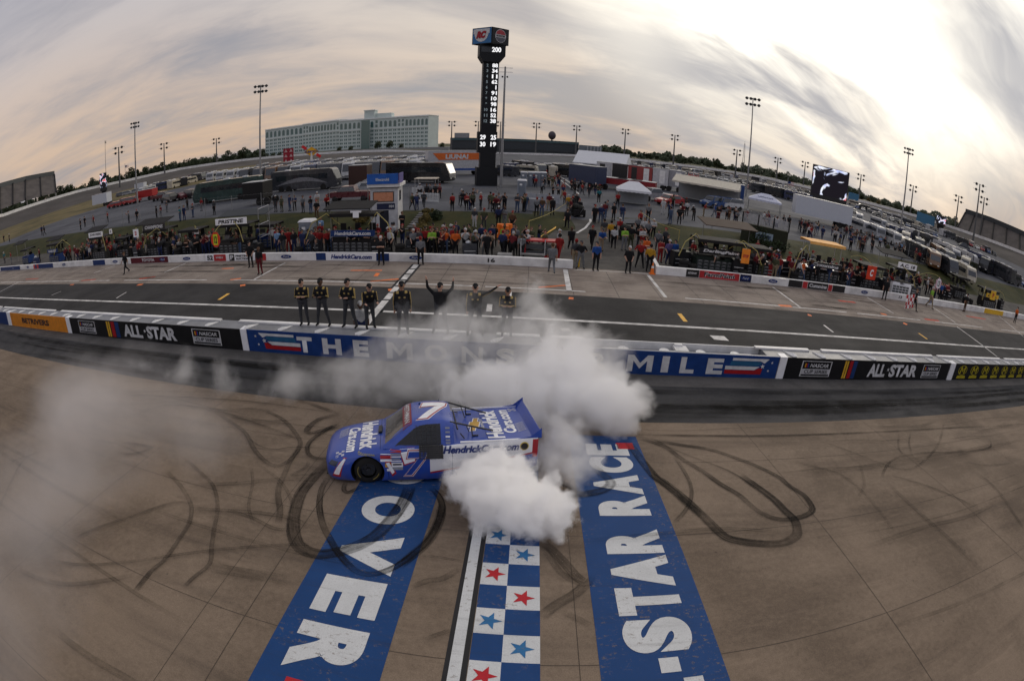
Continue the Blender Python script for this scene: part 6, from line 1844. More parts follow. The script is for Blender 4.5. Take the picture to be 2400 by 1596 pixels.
# pop-up tents
def tent(v, rz, w_, d_, h, rise, mat, label, side=None, txt=None, ridge=False, g=None):
    t = empty('tent', v, rz, label=label, cat='tent', group=g)
    q = MB(); c = [(-w_ / 2, -d_ / 2, h), (w_ / 2, -d_ / 2, h), (w_ / 2, d_ / 2, h), (-w_ / 2, d_ / 2, h)]
    if ridge:
        a, b = (-w_ * .5, 0, h + rise), (w_ * .5, 0, h + rise)
        q.poly([c[0], c[1], b, a]); q.poly([c[2], c[3], a, b]); q.poly([c[1], c[2], b]); q.poly([c[3], c[0], a])
    else:
        k = .28; a = (-w_ * k / 2, 0, h + rise); b = (w_ * k / 2, 0, h + rise)
        q.poly([c[0], c[1], b, a]); q.poly([c[2], c[3], a, b]); q.poly([c[1], c[2], b]); q.poly([c[3], c[0], a])
    for i in range(4):
        p, r_ = Vector(c[i]), Vector(c[(i + 1) % 4]); n = 8
        for j in range(n):
            u, w2 = p.lerp(r_, j / n), p.lerp(r_, (j + 1) / n)
            q.poly([u, w2, w2 - Vector((0, 0, .22)), u.lerp(w2, .5) - Vector((0, 0, .30)), u - Vector((0, 0, .22))])
    q.build('roof', mat, t)
    for x in (-w_ / 2 + .05, w_ / 2 - .05):
        for y in (-d_ / 2 + .05, d_ / 2 - .05):
            q = MB(); q.tube((x, y, 0), (x, y, h), .04); q.build('leg', galv, t)
    if side:
        q = MB(); q.box((0, d_ / 2 - .04, h / 2), (w_ - .1, .02, h - .1)); q.build('side_wall', side, t)
    if txt: lettering(txt, (0, -d_ * .30, h + rise * .42), (1, 0, 0), (0, d_ / 2, rise), w_ * .45, .28, navy, t, .04, warp=lambda p: p + Vector((0, -.02, .04)))
    return t
tw = P('tent_white', (.62, .63, .65), .6, var=.04); twg = P('tent_grey_side', (.30, .32, .34), .7, var=.05)
tent(at(1482, 480), R(-8), 4.2, 3.2, 1.9, 1.0, tw, 'small white pavilion tent with scalloped edge beside the lane', twg)
tent(at(1790, 497), R(-26), 5.6, 4.0, 2.0, 1.0, P('tent_blue_white', (.50, .52, .62), .6), 'white pop-up tent with blue lettering behind the viewing platform', None, 'UEFICTAN')
tent(at(2255, 600), R(-40), 3.0, 2.6, 2.3, .8, P('tent_black', (.03, .035, .045), .7), 'dark pop-up tent at the far right above the crowd')
tent(at(1655, 476), R(-26), 10.5, 7.0, 3.0, .9, P('tent_cream_roof', (.50, .46, .38), .7), 'long cream roofed shelter with grey end wall and dark diamonds', twg, ridge=True)
tent(far(1420, 390, 118) * Vector((1, 1, 0)) if False else at(1412, 410), R(-20), 13, 10, 2.8, 3.0, tw, 'large white peaked marquee behind the haulers', twg, ridge=True)
# big white trailer with wheels, blue containers
def trailer(v, rz, L_, h, col, label, cat='trailer', name='trailer', g=None, doors=0, stripe=None, zb=.9, wheels=True, lett=None, letm=None):
    t = empty(name, v, rz, label=label, cat=cat, group=g)
    q = MB(); q.box((0, 0, zb + (h - zb) / 2), (L_, 2.5, h - zb)); q.build('body', col, t)
    q = MB(); q.box((0, 0, h + .03), (L_ + .04, 2.54, .06)); q.build('roof', P('trailer_roof', (.42, .42, .42), .5), t)
    if wheels:
        for k in (0, 1):
            for s in (-1, 1):
                w2 = MB(); w2.tube((L_ * .30 + k * 1.15, s * 1.0, .5), (L_ * .30 + k * 1.15, s * 1.25, .5), .5, .5, 0, 16); w2.build('wheel', rubber, t)
    for i in range(doors):
        q = MB(); q.box((-L_ / 2 + (i + .5) * L_ / max(1, doors), -1.27, zb + (h - zb) * .5), (L_ / doors * .45, .04, (h - zb) * .8)); q.build('bay_door', black if i % 2 == 0 else white, t)
    if stripe:
        q = MB(); q.box((0, -1.262, zb + .3), (L_ * .98, .02, .35)); q.build('stripe', stripe, t)
    if lett: lettering(lett, (L_ * .02, -1.30, zb + (h - zb) * .52), (1, 0, 0), (0, 0, 1), L_ * .30, (h - zb) * .42, letm or bw, t, .04)
    return t
va, vb = at(1866, 512), at(1990, 540)
ang = math.atan2((vb - va).y, (vb - va).x)
trailer((va + vb) / 2 + Vector((0, .8, 0)), ang, (vb - va).length * 1.05, 3.9, P('trailer_white', (.50, .52, .56), .45, var=.03), 'long plain white box trailer below the big video screen')
va, vb = at(1015, 412), at(1128, 410)
t = trailer((va + vb) / 2, math.atan2((vb - va).y, (vb - va).x) + R(2), 12.5, 4.9, P('hauler_silver', (.42, .42, .43), .4), 'tall race hauler with orange lettered panel left of the scoring pylon', 'hauler', 'race_hauler', stripe=blue)
q = MB(); q.prism([(-5.4, -1.29, 4.45), (4.2, -1.29, 4.45), (5.2, -1.29, 3.1), (-4.2, -1.29, 3.1)], (0, -.02, 0)); o = q.build('lettered_panel', P('panel_orange', (.62, .14, .03), .5), t)
lettering('LiUNA!', (-.6, -1.34, 3.75), (1, 0, 0), (0, 0, 1), 4.6, .95, bw, o, .05)
trailer(at(1722, 470), R(-26), 3.4, 3.2, P('container_blue', (.02, .05, .16), .6), 'blue storage container at the end of the cream shelter', 'container', 'container', wheels=False, zb=.1)
trailer(at(1375, 440), R(-50), 6.0, 3.6, P('hauler_navy', (.03, .04, .08), .4), 'dark navy hauler backed up to the lane', 'hauler', 'race_hauler')
# row of team haulers on the right of the lane
for i in range(5):
    px = 1432 + i * 38; v = at(px, 432 + i * 5)
    trailer(v + Vector((0, 3, 0)), R(-20), 4.6, 4.0, [P('hauler_white', (.45, .45, .46), .4), black, P('hauler_red', (.25, .03, .03), .4), P('hauler_white', (.45, .45, .46), .4), P('hauler_grey', (.25, .25, .27), .4)][i], f"{['white hauler nearest the marquee', 'black hauler second in the row by the marquee', 'red hauler in the middle of the row', 'white hauler right of the red one', 'grey hauler at the right end of the row'][i]}", 'hauler', 'race_hauler', g='race haulers parked in a row', doors=2)
for i in range(3):
    q = trailer(at(1440 + i * 34, 444 + i * 4), R(-20), 4.0, 1.9, P('cart_red', (.22, .02, .025), .5), ['red', 'red', 'red'][i] + ' low trailer ' + ['left', 'centre', 'right'][i] + ' in front of the white haulers', 'trailer', g='low red trailers')
# ---------------------------------------------------------------- scoring pylon
vp = at(1140, 435); th = math.atan2(vp.x, vp.y)
t = empty('scoring_pylon', vp, -th + R(8), label='tall black scoring pylon with lit numbers and blue and black logo box on top', cat='scoring pylon')
pb = P('pylon_black', (.012, .013, .015), .5)
q = MB(); q.box((0, 0, 9.7), (2.30, 1.6, 19.4)); q.build('column', pb, t)
q = MB(); q.box((-.1, 0, 1.4), (3.1, 2.2, 2.8)); q.build('base', pb, t)
q = MB(); q.box((.05, 0, 20.9), (3.8, 2.4, 1.9)); q.prism([(-1.85, -1.2, 19.95), (1.95, -1.2, 19.95), (1.25, -1.2, 19.0), (-1.25, -1.2, 19.0)], (0, 2.4, 0)); q.build('collar', pb, t)
q = MB(); q.box((-.15, 0, 6.6), (2.85, 1.5, 3.2)); q.build('lower_panel', pb, t)
ledw = P('led_white', (.8, .8, .8), .5, emit=(1, 1, 1), es=.85); ledd = P('led_dim', (.10, .13, .14), .5, emit=(.35, .42, .45), es=.3)
q = MB(); s_ = 2.75
cx_, hz0, hz1 = .05, 21.75, 24.4
corner = Vector((cx_ - .35, -2.3, 0))
L0, R0 = Vector((cx_ - 2.95, -.3, 0)), Vector((cx_ + 2.35, -.8, 0)); B0 = Vector((cx_ + .1, 1.4, 0))
q.prism([v_ + Vector((0, 0, hz0)) for v_ in (corner, R0, B0, L0)], (0, 0, hz1 - hz0)); q.build('logo_box', pb, t)
def face(a, b, u0, u1, z0, z1, m, name, off=.02):
    n_ = (b - a).cross(Vector((0, 0, 1))).normalized()
    if n_.y > 0: n_ = -n_
    P0, P1 = a.lerp(b, u0) + n_ * off, a.lerp(b, u1) + n_ * off
    return MB().poly([P0 + Vector((0, 0, z0)), P1 + Vector((0, 0, z0)), P1 + Vector((0, 0, z1)), P0 + Vector((0, 0, z1))]).build(name, m, t), n_
o, nL = face(L0, corner, .03, .97, hz0 + .1, hz1 - .1, P('logo_blue', (.04, .15, .33), .5), 'logo_panel')
def disc(a, b, u, z, rx, rz_, m, off, name='logo_disc', a0=0, a1=360, par=None):
    n_ = (b - a).cross(Vector((0, 0, 1))).normalized()
    if n_.y > 0: n_ = -n_
    d_ = (b - a).normalized(); c = a.lerp(b, u) + n_ * off + Vector((0, 0, z))
    return MB().poly([c + d_ * (rx * math.cos(R(k))) + Vector((0, 0, rz_ * math.sin(R(k)))) for k in np.linspace(a0, a1, 25)[:-1 if a1 - a0 == 360 else None]]).build(name, m, par or o)
disc(L0, corner, .47, 23.45, 1.15, 1.35, bw, .04, a0=180, a1=360)
face(L0, corner, .06, .88, 23.4, 24.2, bw, 'logo_bar', .045)
dL = (corner - L0).normalized()
lettering('RC', L0.lerp(corner, .47) + nL * .08 + Vector((0, 0, 23.25)), dL, (0, 0, 1), 1.7, 1.2, P('logo_red', (.33, .02, .03), .5), o, .09, .3)
o, nR = face(corner, R0, .03, .97, hz0 + .1, hz1 - .1, P('logo_black', (.025, .025, .026), .5), 'logo_panel')
disc(corner, R0, .50, 23.1, .98, 1.08, bw, .04); disc(corner, R0, .50, 23.1, .90, 1.0, P('logo_red2', (.40, .06, .07), .5), .06, a0=15, a1=165); disc(corner, R0, .50, 23.1, .90, 1.0, P('logo_grey', (.12, .12, .14), .5), .06, a0=195, a1=345)
dR = (R0 - corner).normalized()
lettering('MONSTER', corner.lerp(R0, .5) + nR * .08 + Vector((0, 0, 23.1)), dR, (0, 0, 1), 1.6, .3, pb, o, .03)
def dig(s, x, z, w_, h_, m, y=-.81): lettering(s, (x, y, z), (1, 0, 0), (0, 0, 1), w_, h_, m, t, .035, name='digits')
dig('200', .62, 20.95, 1.35, .80, ledw, -1.22)
MB().box((-.85, -1.21, 20.95), (1.5, .02, .85)).build('dark_display', P('display_off', (.03, .035, .04), .4), t)
vals = ['7', '88', '34', '11', '62', '1', '91', '10', '98', '16', '52', '38']
for i, s in enumerate(vals):
    z = 19.35 - i * .93 * .93
    dig(s, .56 if len(s) > 1 else .80, z, .82 if len(s) > 1 else (.36 if s == '7' else .16), .62, ledw)
    dig(str(i + 1), -.55, z, .5 if i > 8 else (.16 if i == 0 else .26), .46, ledd)
for j, (a, b) in enumerate((('29', '25'), ('30', '19'))):
    dig(a, -.85, 7.35 - j * 1.05, .82, .72, ledw); dig(b, .70, 7.35 - j * 1.05, .82, .72, ledw)
# ---------------------------------------------------------------- floodlight poles
def light_pole(base, h, label, lamps=6, w_=2.6, r=.22, arms=2, g='floodlight poles', rz=0, far_=False):
    t = empty('floodlight_pole', base, rz, label=label, cat='floodlight pole', group=g)
    q = MB(); q.tube((0, 0, 0), (0, 0, h), r, r * .5, 0, 10); q.build('pole', galv if not far_ else P('pole_far', (.10, .10, .10), .6), t)
    for k in range(arms):
        z = h - .25 - k * w_ * .36
        q = MB(); q.box((0, 0, z), (w_, .12, .12)); q.build('crossarm', dgrey, t)
        n = lamps // arms
        for i in range(n):
            x = -w_ / 2 + w_ * (i + .5) / n
            q = MB(); q.tube((x, -.1, z + .05), (x, -.5, z - .12), w_ * .055, w_ * .10, 0, 10); q.ball((x, -.02, z + .08), w_ * .06); q.build('lamp', dgrey, t)
    return t
for (bx, by, tx, ty, w_, lab) in [(612, 440, 608, 200, 2.9, 'tall floodlight pole standing left of the hotel'), (323, 481, 317, 286, 2.3, 'tall floodlight pole above the red race cars at left'), (1748, 460, 1760, 229, 3.9, 'tall floodlight pole left of the big video screen'),
                               (2107, 555, 2123, 345, 2.5, 'tall floodlight pole right of the big video screen'), (251, 453, 246, 331, 2.6, 'floodlight pole beside the dark screen at left')]:
    v = at(bx, by); d = math.hypot(v.x, v.y); top = far(tx, ty, d)
    light_pole(v, top.z - v.z, lab, lamps=8, w_=w_, rz=-az(bx, by) + (R(75) if bx == 251 else 0))
v = at(1174, 438); top = far(1180, 157, math.hypot(v.x, v.y)); t = empty('floodlight_pole', v, -az(1174, 438), label='slim steel mast just right of the scoring pylon', cat='floodlight pole')
q = MB(); q.tube((0, 0, 0), (0, 0, top.z - v.z), .22, .12, 0, 10); q.build('pole', galv, t)
for z in (top.z - v.z - .2, top.z - v.z - .85): MB().box((0, 0, z), (2.2, .07, .07)).build('crossarm', steel, t)
for s in (-.35, .35): MB().ball((s, -.1, top.z - v.z - 1.6), .15).build('lamp', black, t)
FARP = [(281, 430, 279, 345, 260), (386, 400, 386, 336, 300), (508, 378, 507, 325, 320), (1058, 330, 1059, 285, 330), (1120, 330, 1120, 285, 330), (1172, 330, 1172, 286, 330), (1256, 335, 1256, 289, 330), (1350, 340, 1350, 295, 330), (1463, 360, 1465, 303, 320),
        (1578, 378, 1582, 317, 310), (1724, 400, 1725, 351, 300), (1820, 412, 1821, 370, 320), (1884, 420, 1888, 380, 320), (2014, 452, 2017, 409, 300), (2135, 486, 2139, 435, 290), (2240, 520, 2246, 459, 280), (2290, 495, 2294, 431, 240), (2303, 500, 2306, 463, 270)]
fl = ['left of the tall pole by the red cars', 'first of the far row left of the hotel', 'second of the far row left of the hotel', 'above the right end of the hotel', 'hidden partly by the pylon', 'seen just right of the pylon', 'left above the far grandstand', 'right above the far grandstand', 'above the white marquee', 'above the haulers right of the marquee',
      'left of the radio mast', 'right of the radio mast', 'left of the video screen', 'just right of the video screen', 'between the screen and right grandstand', 'left end of the right grandstand', 'taller above the right grandstand', 'shorter above the right grandstand']
for (bx, by, tx, ty, d), lb in zip(FARP, fl):
    b = far(bx, by, d); tp = far(tx, ty, d); z0 = min(0, b.z)
    light_pole(Vector((b.x, b.y, z0)), tp.z - z0, 'distant floodlight pole ' + lb, lamps=4, w_=7, r=.55, arms=2, g='distant floodlight poles', rz=-az(bx, by), far_=True)
# ---------------------------------------------------------------- screens
def screen(px0, py0, px1, py1, d, label, bottom, rz_off=0, pattern=0):
    a, b = far(px0, (py0 + py1) / 2, d), far(px1, (py0 + py1) / 2, d)
    top, bot = far((px0 + px1) / 2, py0, d).z, far((px0 + px1) / 2, py1, d).z
    c = (a + b) / 2; w_ = (b - a).length
    t = empty('video_screen', (c.x, c.y, .9 if bottom else 0), -az((px0 + px1) / 2, py0) + rz_off, label=label, cat='video screen')
    z0 = bot - .9
    q = MB(); q.box((0, .3, (top + bot) / 2 - .9), (w_, .6, top - bot)); q.build('housing', black, t)
    q = MB(); q.box((0, .5, z0 / 2), (w_ * .7, .4, max(.2, z0))); q.build('stand', blackm, t)
    m = bpy.data.materials.new('screen_picture'); m.use_nodes = True; tt = NT(m.node_tree)
    e = tt.n('ShaderNodeEmission'); o_ = tt.n('ShaderNodeOutputMaterial'); tt.t.links.new(e.outputs[0], o_.inputs[0])
    co = tt.n('ShaderNodeTexCoord').outputs['Object']
    n1_ = tt.noise(tt.v('ADD', co, (pattern * 3.1, 0, pattern)), 2.2 / w_, 3, .5, .8); n2_ = tt.noise(co, 6.0 / w_, 3)
    mask = tt.maprange(n1_, .52, .56)
    colr = tt.mix(tt.maprange(n2_, .4, .6), (.9, .92, 1.0), (.55, .62, .95))
    colr = tt.mix(tt.maprange(n1_, .58, .64), colr, (.75, .12, .10))
    tt.put(e.inputs[0], tt.mix(mask, (.012, .010, .014), colr)); e.inputs[1].default_value = 1.1
    q = MB(); q.box((0, -.02, (top + bot) / 2 - .9 + (top - bot) * .10), (w_ * .96, .03, (top - bot) * .78)); q.build('picture', m, t)
    return t
screen(1901, 394, 1990, 480, 150, 'large lit video screen standing above the white trailer at right', True, R(18), 1)
screen(234, 406, 250, 448, 240, 'narrow dark video screen at left with a bright lower part', True, R(-10), 2)
screen(2195, 507, 2217, 528, 260, 'small bright video screen left of the right grandstand', True, 0, 3)
# sunoco-like diamond sign and red advertising hoarding on poles by the far bend
v = far(730, 356, 150); t = empty('fuel_sign', (v.x, v.y, .9), -az(730, 356), label='yellow diamond fuel sign crossed by a red arrow on a white post', cat='sign')
q = MB(); q.tube((0, 0, 0), (0, 0, v.z - .9), .3); q.build('post', white, t)
q = MB(); zc = v.z - .9; q.prism([(-2.2, -.1, zc), (0, -.1, zc - 1.5), (2.2, -.1, zc), (0, -.1, zc + 1.5)], (0, .2, 0)); q.build('diamond', P('sign_yellow', (.75, .38, .02), .5), t)
for a, b in (((-2.9, zc + 1.9), (-1.5, zc + .9)), ((1.5, zc - .9), (2.8, zc - 1.8))):
    q = MB(); d = (Vector((b[0], 0, b[1])) - Vector((a[0], 0, a[1]))).normalized(); n_ = Vector((-d.z, 0, d.x)) * .42
    A2, B2 = Vector((a[0], -.2, a[1])), Vector((b[0], -.2, b[1])); q.prism([A2 - n_, B2 - n_, B2 + n_, A2 + n_], (0, .08, 0)); q.build('arrow', P('sign_red', (.65, .03, .03), .5), t)
lettering('SUNOCO', (0, -.28, zc), (1, 0, 0), (0, 0, 1), 4.2, .75, P('lettering_navy', (.012, .03, .16), .4), t, .04)
v = far(676, 366, 210); t = empty('hoarding', (v.x, v.y, .9), -az(676, 366) + R(5), label='red hoarding with white emblems at the left end of the hotel', cat='hoarding')
q = MB(); q.box((0, 0, v.z - .9), (4.4, .3, 6.4)); q.build('panel', P('hoarding_red', (.28, .015, .03), .5), t)
q = MB(); q.box((0, 0, .6), (.5, .5, 3)); q.build('post', dgrey, t)
for i in range(2):
    for j in range(3):
        z = v.z - .9 + 2.2 - j * 2.1; x = -1.1 + 2.2 * i
        MB().poly([(x - .7, -.17, z - .55), (x + .7, -.17, z - .55), (x, -.17, z + .7)]).build('emblem', P('emblem_pink', (.5, .35, .35), .5), t)
# ---------------------------------------------------------------- fence posts along the infield road
post_me = None
q = MB(); q.tube((0, 0, 0), (0, 0, 2.3), .035, .035, 0, 6)
f0 = q.build('post', galv)
t = empty('wire_fence', (0, 0, 0), label='thin wire fence on steel posts along the grass bank edge', cat='fence')
f0.parent = t; first = True
for x in [-62 + 4.2 * i for i in range(28)]:
    if -2 < x < 13: continue
    y = 45.6 + bow(x); c = f0 if first else f0.copy()
    if not first: COL.objects.link(c)
    first = False; c.location = (x, y, hgt(x, y))
q = MB()
for z in (.4, 1.3, 2.2):
    for a in range(-62, 56, 4):
        if -4 < a < 13: continue
        q.tube((a, 45.6 + bow(a), ZI + z), (a + 4, 45.6 + bow(a + 4), ZI + z), .009, .009, 0, 4, cap=False)
q.build('wires', galv, t)
# ---------------------------------------------------------------- motor coaches
coach_cols = {'black': (.012, .012, .014), 'dark green': (.02, .045, .04), 'charcoal': (.04, .042, .048), 'white': (.40, .40, .40), 'bronze': (.14, .07, .03), 'silver': (.30, .31, .33), 'navy': (.02, .03, .08), 'cream': (.42, .38, .30)}
def coach_proto(style):
    t = empty('motor_coach', (0, 0, 0), cat='motor coach')
    L_, W_, H_ = (11.5, 2.5, 3.3) if style == 0 else (7.6, 2.4, 3.0)
    pf = [(-L_ / 2, .35), (L_ / 2 - .3, .35), (L_ / 2, .9), (L_ / 2 - .12, 1.6), (L_ / 2 - .75, H_ - .15), (L_ / 2 - 1.2, H_), (-L_ / 2 + .1, H_), (-L_ / 2, H_ - .15)]
    q = MB(); q.prism([Vector((x, -W_ / 2, z)) for x, z in pf], (0, W_, 0)); q.build('body', P('coach_body', (.1, .1, .1), .25, coat=.4), t)
    q = MB(); q.poly([(L_ / 2 - .10, -W_ / 2 + .15, 1.62), (L_ / 2 - .10, W_ / 2 - .15, 1.62), (L_ / 2 - .72, W_ / 2 - .2, H_ - .3), (L_ / 2 - .72, -W_ / 2 + .2, H_ - .3)]); o = q.build('windscreen', glass, t); o.location = (.03, 0, 0)
    for s in (-1, 1):
        q = MB(); q.box((-.3, s * (W_ / 2 + .008), H_ * .66), (L_ * .78, .02, H_ * .24)); q.build('side_windows', glass, t)
        for x in (L_ * .30, -L_ * .22, -L_ * .34) if style == 0 else (L_ * .3, -L_ * .3):
            w2 = MB(); w2.tube((x, s * (W_ / 2 - .3), .48), (x, s * (W_ / 2 + .02), .48), .48, .48, 0, 16); w2.build('wheel', rubber, t)
    q = MB(); q.box((0, 0, H_ + .08), (1.0, .8, .2)); q.build('air_conditioner', white, t)
    q = MB(); q.box((-L_ * .28, 0, H_ + .08), (.8, .8, .2)); q.build('air_conditioner', white, t)
    q = MB(); q.box((L_ / 2 - .02, .8, .85), (.06, .4, .2)); q.build('headlight', P('headlamp', (.6, .6, .55), .2), t)
    q = MB(); q.box((L_ / 2 - .02, -.8, .85), (.06, .4, .2)); q.build('headlight', MATS['headlamp'], t)
    return t
cps = [coach_proto(0), coach_proto(1)]; used = [False, False]
def coach(v, rz, style, col, label, scale=1.0, g='motor coaches parked in the infield'):
    t = cps[style] if not used[style] else copy_tree(cps[style])
    if used[style] is False: used[style] = True
    t.location = v; t.rotation_euler = (0, 0, rz); t.scale = (scale,) * 3
    t['label'] = label; t['group'] = g
    m = P('coach_' + col.replace(' ', '_'), coach_cols[col], .25, coat=.4, var=.2, scale=.8)
    for ch in t.children:
        if ch.name.startswith('body'): ch.material_slots[0].link = 'OBJECT'; ch.material_slots[0].material = m
    return t
coach(at(718, 446), R(2), 0, 'charcoal', 'dark coach with swirling grey side graphic in front of the coach row')
coach(at(534, 470), R(197), 0, 'dark green', 'dark green coach with a ladder leaning on it at left')
coach(at(985, 428), R(-14), 0, 'black', 'black coach behind the control hut roof')
q = MB()
sw = [Vector((-4.8 + 9 * u, 0, 1.0 + 1.1 * math.sin(u * 2.6) - .5 * u)) for u in [i / 14 for i in range(15)]]
vv = at(718, 446); rzz = R(2)
for a, b in zip(sw, sw[1:]):
    w0, w1 = .32 * math.sin(math.pi * sw.index(a) / 14) + .02, .32 * math.sin(math.pi * sw.index(b) / 14) + .02
    q.poly([(a.x, -1.275, a.z - w0), (b.x, -1.275, b.z - w1), (b.x, -1.275, b.z + w1), (a.x, -1.275, a.z + w0)])
o = q.build('side_graphic', P('swirl_silver', (.16, .16, .17), .3), cps[0])
# rows of coaches, front ends towards the camera
r7 = random.Random(21)
ccs = ['black', 'charcoal', 'bronze', 'black', 'silver', 'navy', 'charcoal', 'black', 'white']
rowsC = [(590, 425, 980, 412, 14, 0), (500, 425, 600, 418, 5, 1), (620, 408, 1000, 396, 14, 0), (1000, 392, 1120, 392, 4, 0)]
k7 = 0
plw = ['front', 'left', 'middle', 'back']
for ri, (x0, y0, x1, y1, n, st) in enumerate(rowsC):
    for i in range(n):
        px, py_ = x0 + (x1 - x0) * i / (n - 1), y0 + (y1 - y0) * i / (n - 1)
        c = ccs[k7 % len(ccs)] if st == 0 else 'white'; k7 += 1
        coach(at(px, py_), R(-90) - az(px, py_) * .4 + R(r7.uniform(-3, 3)), st, c, f"{c} coach facing the camera, {['leftmost', 'second', 'third', 'fourth', 'fifth', 'sixth', 'seventh', 'eighth', 'ninth', 'tenth', 'eleventh', 'twelfth', 'thirteenth', 'fourteenth'][i]} in the {['front row left of the hut', 'short white row by the green coach', 'second row below the hotel', 'row behind the orange lettered hauler'][ri]}")
# caravans and motorhomes in the right infield
for i in range(16):
    px = 2020 + (i % 8) * 33 + r7.uniform(-9, 9); py_ = 520 + (i % 8) * 16.5 + (i // 8) * 22 + r7.uniform(-4, 4)
    v = at(px, py_)
    coach(v, R(-90) - az(px, py_) * .6 + R(r7.uniform(-25, 25)), 1, ['white', 'cream', 'charcoal', 'silver', 'black', 'cream', 'white', 'bronze'][(i * 3) % 8], f"motorhome {['farther', 'nearer'][i // 8]} row in the right infield, {['leftmost', 'second', 'third', 'fourth', 'fifth', 'sixth', 'seventh', 'rightmost'][i % 8]}", .72, 'motorhomes in the right infield')
# ---------------------------------------------------------------- cars
car_cols = {'white': (.50, .50, .50), 'silver': (.28, .29, .30), 'black': (.015, .015, .017), 'grey': (.09, .09, .10), 'red': (.33, .02, .02), 'blue': (.02, .06, .18), 'orange': (.60, .10, .02), 'maroon': (.09, .015, .02), 'beige': (.30, .26, .20)}
def car_proto(kind):
    t = empty('parked_car', (0, 0, 0), cat='car')
    if kind == 0: prof = [(-2.2, .35), (2.2, .35), (2.25, .62), (2.1, .78), (1.15, .92), (.45, 1.38), (-.95, 1.42), (-1.75, 1.0), (-2.2, .92)]
    elif kind == 1: prof = [(-2.3, .45), (2.3, .45), (2.35, .8), (2.2, .98), (1.3, 1.1), (.7, 1.72), (-1.9, 1.75), (-2.25, 1.1)]
    else: prof = [(-2.7, .5), (2.7, .5), (2.75, .9), (2.6, 1.08), (1.55, 1.18), (.95, 1.78), (-.55, 1.8), (-.75, 1.15), (-2.7, 1.12)]
    q = MB(); n_ = len(prof); W_ = .9
    zs = [(.86 if z > 1.2 else 1.0) for x, z in prof]
    q.v = [(x, -W_ * k_ * (.98), z) for (x, z), k_ in zip(prof, zs)] + [(x, W_ * k_ * .98, z) for (x, z), k_ in zip(prof, zs)]
    for i in range(n_): q.f.append((i, (i + 1) % n_, n_ + (i + 1) % n_, n_ + i)); q.mi.append(0)
    q.f.append(tuple(range(n_))); q.mi.append(0); q.f.append(tuple(reversed(range(n_, 2 * n_)))); q.mi.append(0)
    q.build('body', P('car_body', (.2, .2, .2), .3, coat=.5), t)
    zt_ = max(z for x, z in prof); xs_ = [x for x, z in prof if z > zt_ - .1]; x0, x1 = min(xs_), max(xs_); zb_ = {0: .97, 1: 1.15, 2: 1.2}[kind]
    for s in (-1, 1):
        q = MB(); q.prism([(x0 - .2, s * .90, zb_), (x1 + .55, s * .90, zb_), (x1 + .02, s * .785, zt_ - .08), (x0 + .05, s * .785, zt_ - .08)], (0, s * .012, 0)); q.build('side_window', glass, t)
    q = MB(); q.poly([(x1 + .66, -.75, zb_ + .02), (x1 + .66, .75, zb_ + .02), (x1 + .10, .68, zt_ - .05), (x1 + .10, -.68, zt_ - .05)]); q.build('windscreen', glass, t)
    for x in (-1.4, 1.4) if kind < 2 else (-1.75, 1.75):
        for s in (-1, 1):
            w2 = MB(); w2.tube((x, s * .68, .34), (x, s * .93, .34), .34, .34, 0, 14); w2.build('wheel', rubber, t)
    for s in (-1, 1):
        q = MB(); q.box((prof[2][0] - .03, s * .62, prof[2][1] + .03), (.08, .32, .13)); q.build('headlight', P('headlamp', (.6, .6, .55), .2), t)
    return t
kprot = [car_proto(i) for i in range(3)]; kused = [0, 0, 0]
CARS = []
def car(v, rz, kind, col, zone):
    t = kprot[kind] if not kused[kind] else copy_tree(kprot[kind]); kused[kind] = 1
    t.location = v; t.rotation_euler = (0, 0, rz); t['group'] = 'cars parked in the infield'
    m = P('car_' + col, car_cols[col], .3, coat=.5, var=.1)
    for ch in t.children:
        if ch.name.startswith('body'): ch.material_slots[0].link = 'OBJECT'; ch.material_slots[0].material = m
    CARS.append((t, ['saloon car', 'sport utility vehicle', 'pickup truck'][kind], col, zone)); return t
def car_row(x0, y0, x1, y1, n, rz, zone, cols=('white', 'silver', 'black', 'grey', 'white', 'blue', 'red', 'black', 'beige'), jit=.1):
    for i in range(n):
        u = i / max(1, n - 1); px, py_ = x0 + (x1 - x0) * u, y0 + (y1 - y0) * u
        v = at(px, py_); car(v + Vector((r7.uniform(-.3, .3), r7.uniform(-.5, .5), 0)), rz + r7.uniform(-jit, jit), r7.choice([0, 1, 1, 2]), r7.choice(cols), zone)
car_row(360, 425, 480, 398, 16, R(30), 'in the upper left parking rows'); car_row(350, 446, 475, 412, 17, R(30), 'in the middle left parking rows'); car_row(150, 487, 232, 452, 11, R(20), 'by the far bend at left')
car_row(260, 452, 345, 430, 9, R(35), 'behind the dark screen at left'); car_row(30, 517, 150, 487, 11, R(15), 'near the left edge of the infield', ('grey', 'black', 'white', 'maroon'))
car_row(395, 474, 440, 466, 3, R(160), 'left of the green coach', ('black', 'maroon', 'black')); car_row(1230, 402, 1330, 400, 10, R(-100), 'beyond the pylon at centre')
car_row(1530, 470, 1565, 480, 2, R(-150), 'in front of the red haulers', ('silver', 'red')); car_row(1672, 487, 1712, 492, 3, R(-150), 'in front of the cream shelter', ('blue', 'silver', 'white'))
car_row(1590, 410, 1880, 470, 22, R(-110), 'in the right parking field, near rows'); car_row(1500, 395, 1890, 452, 26, R(-110), 'in the right parking field, middle rows'); car_row(1450, 383, 1880, 436, 24, R(-100), 'in the right parking field, far rows')
car_row(2010, 490, 2190, 556, 15, R(-130), 'behind the motorhomes at right'); car_row(2040, 483, 2330, 600, 22, R(-130), 'along the far bend at right'); car_row(2230, 600, 2390, 668, 12, R(-130), 'at the right edge of the infield')
car_row(820, 472, 830, 474, 1, R(178), 'on the road left of the control hut', ('maroon',)); car_row(860, 452, 880, 440, 2, R(30), 'behind the hut by the coaches', ('white', 'silver'))
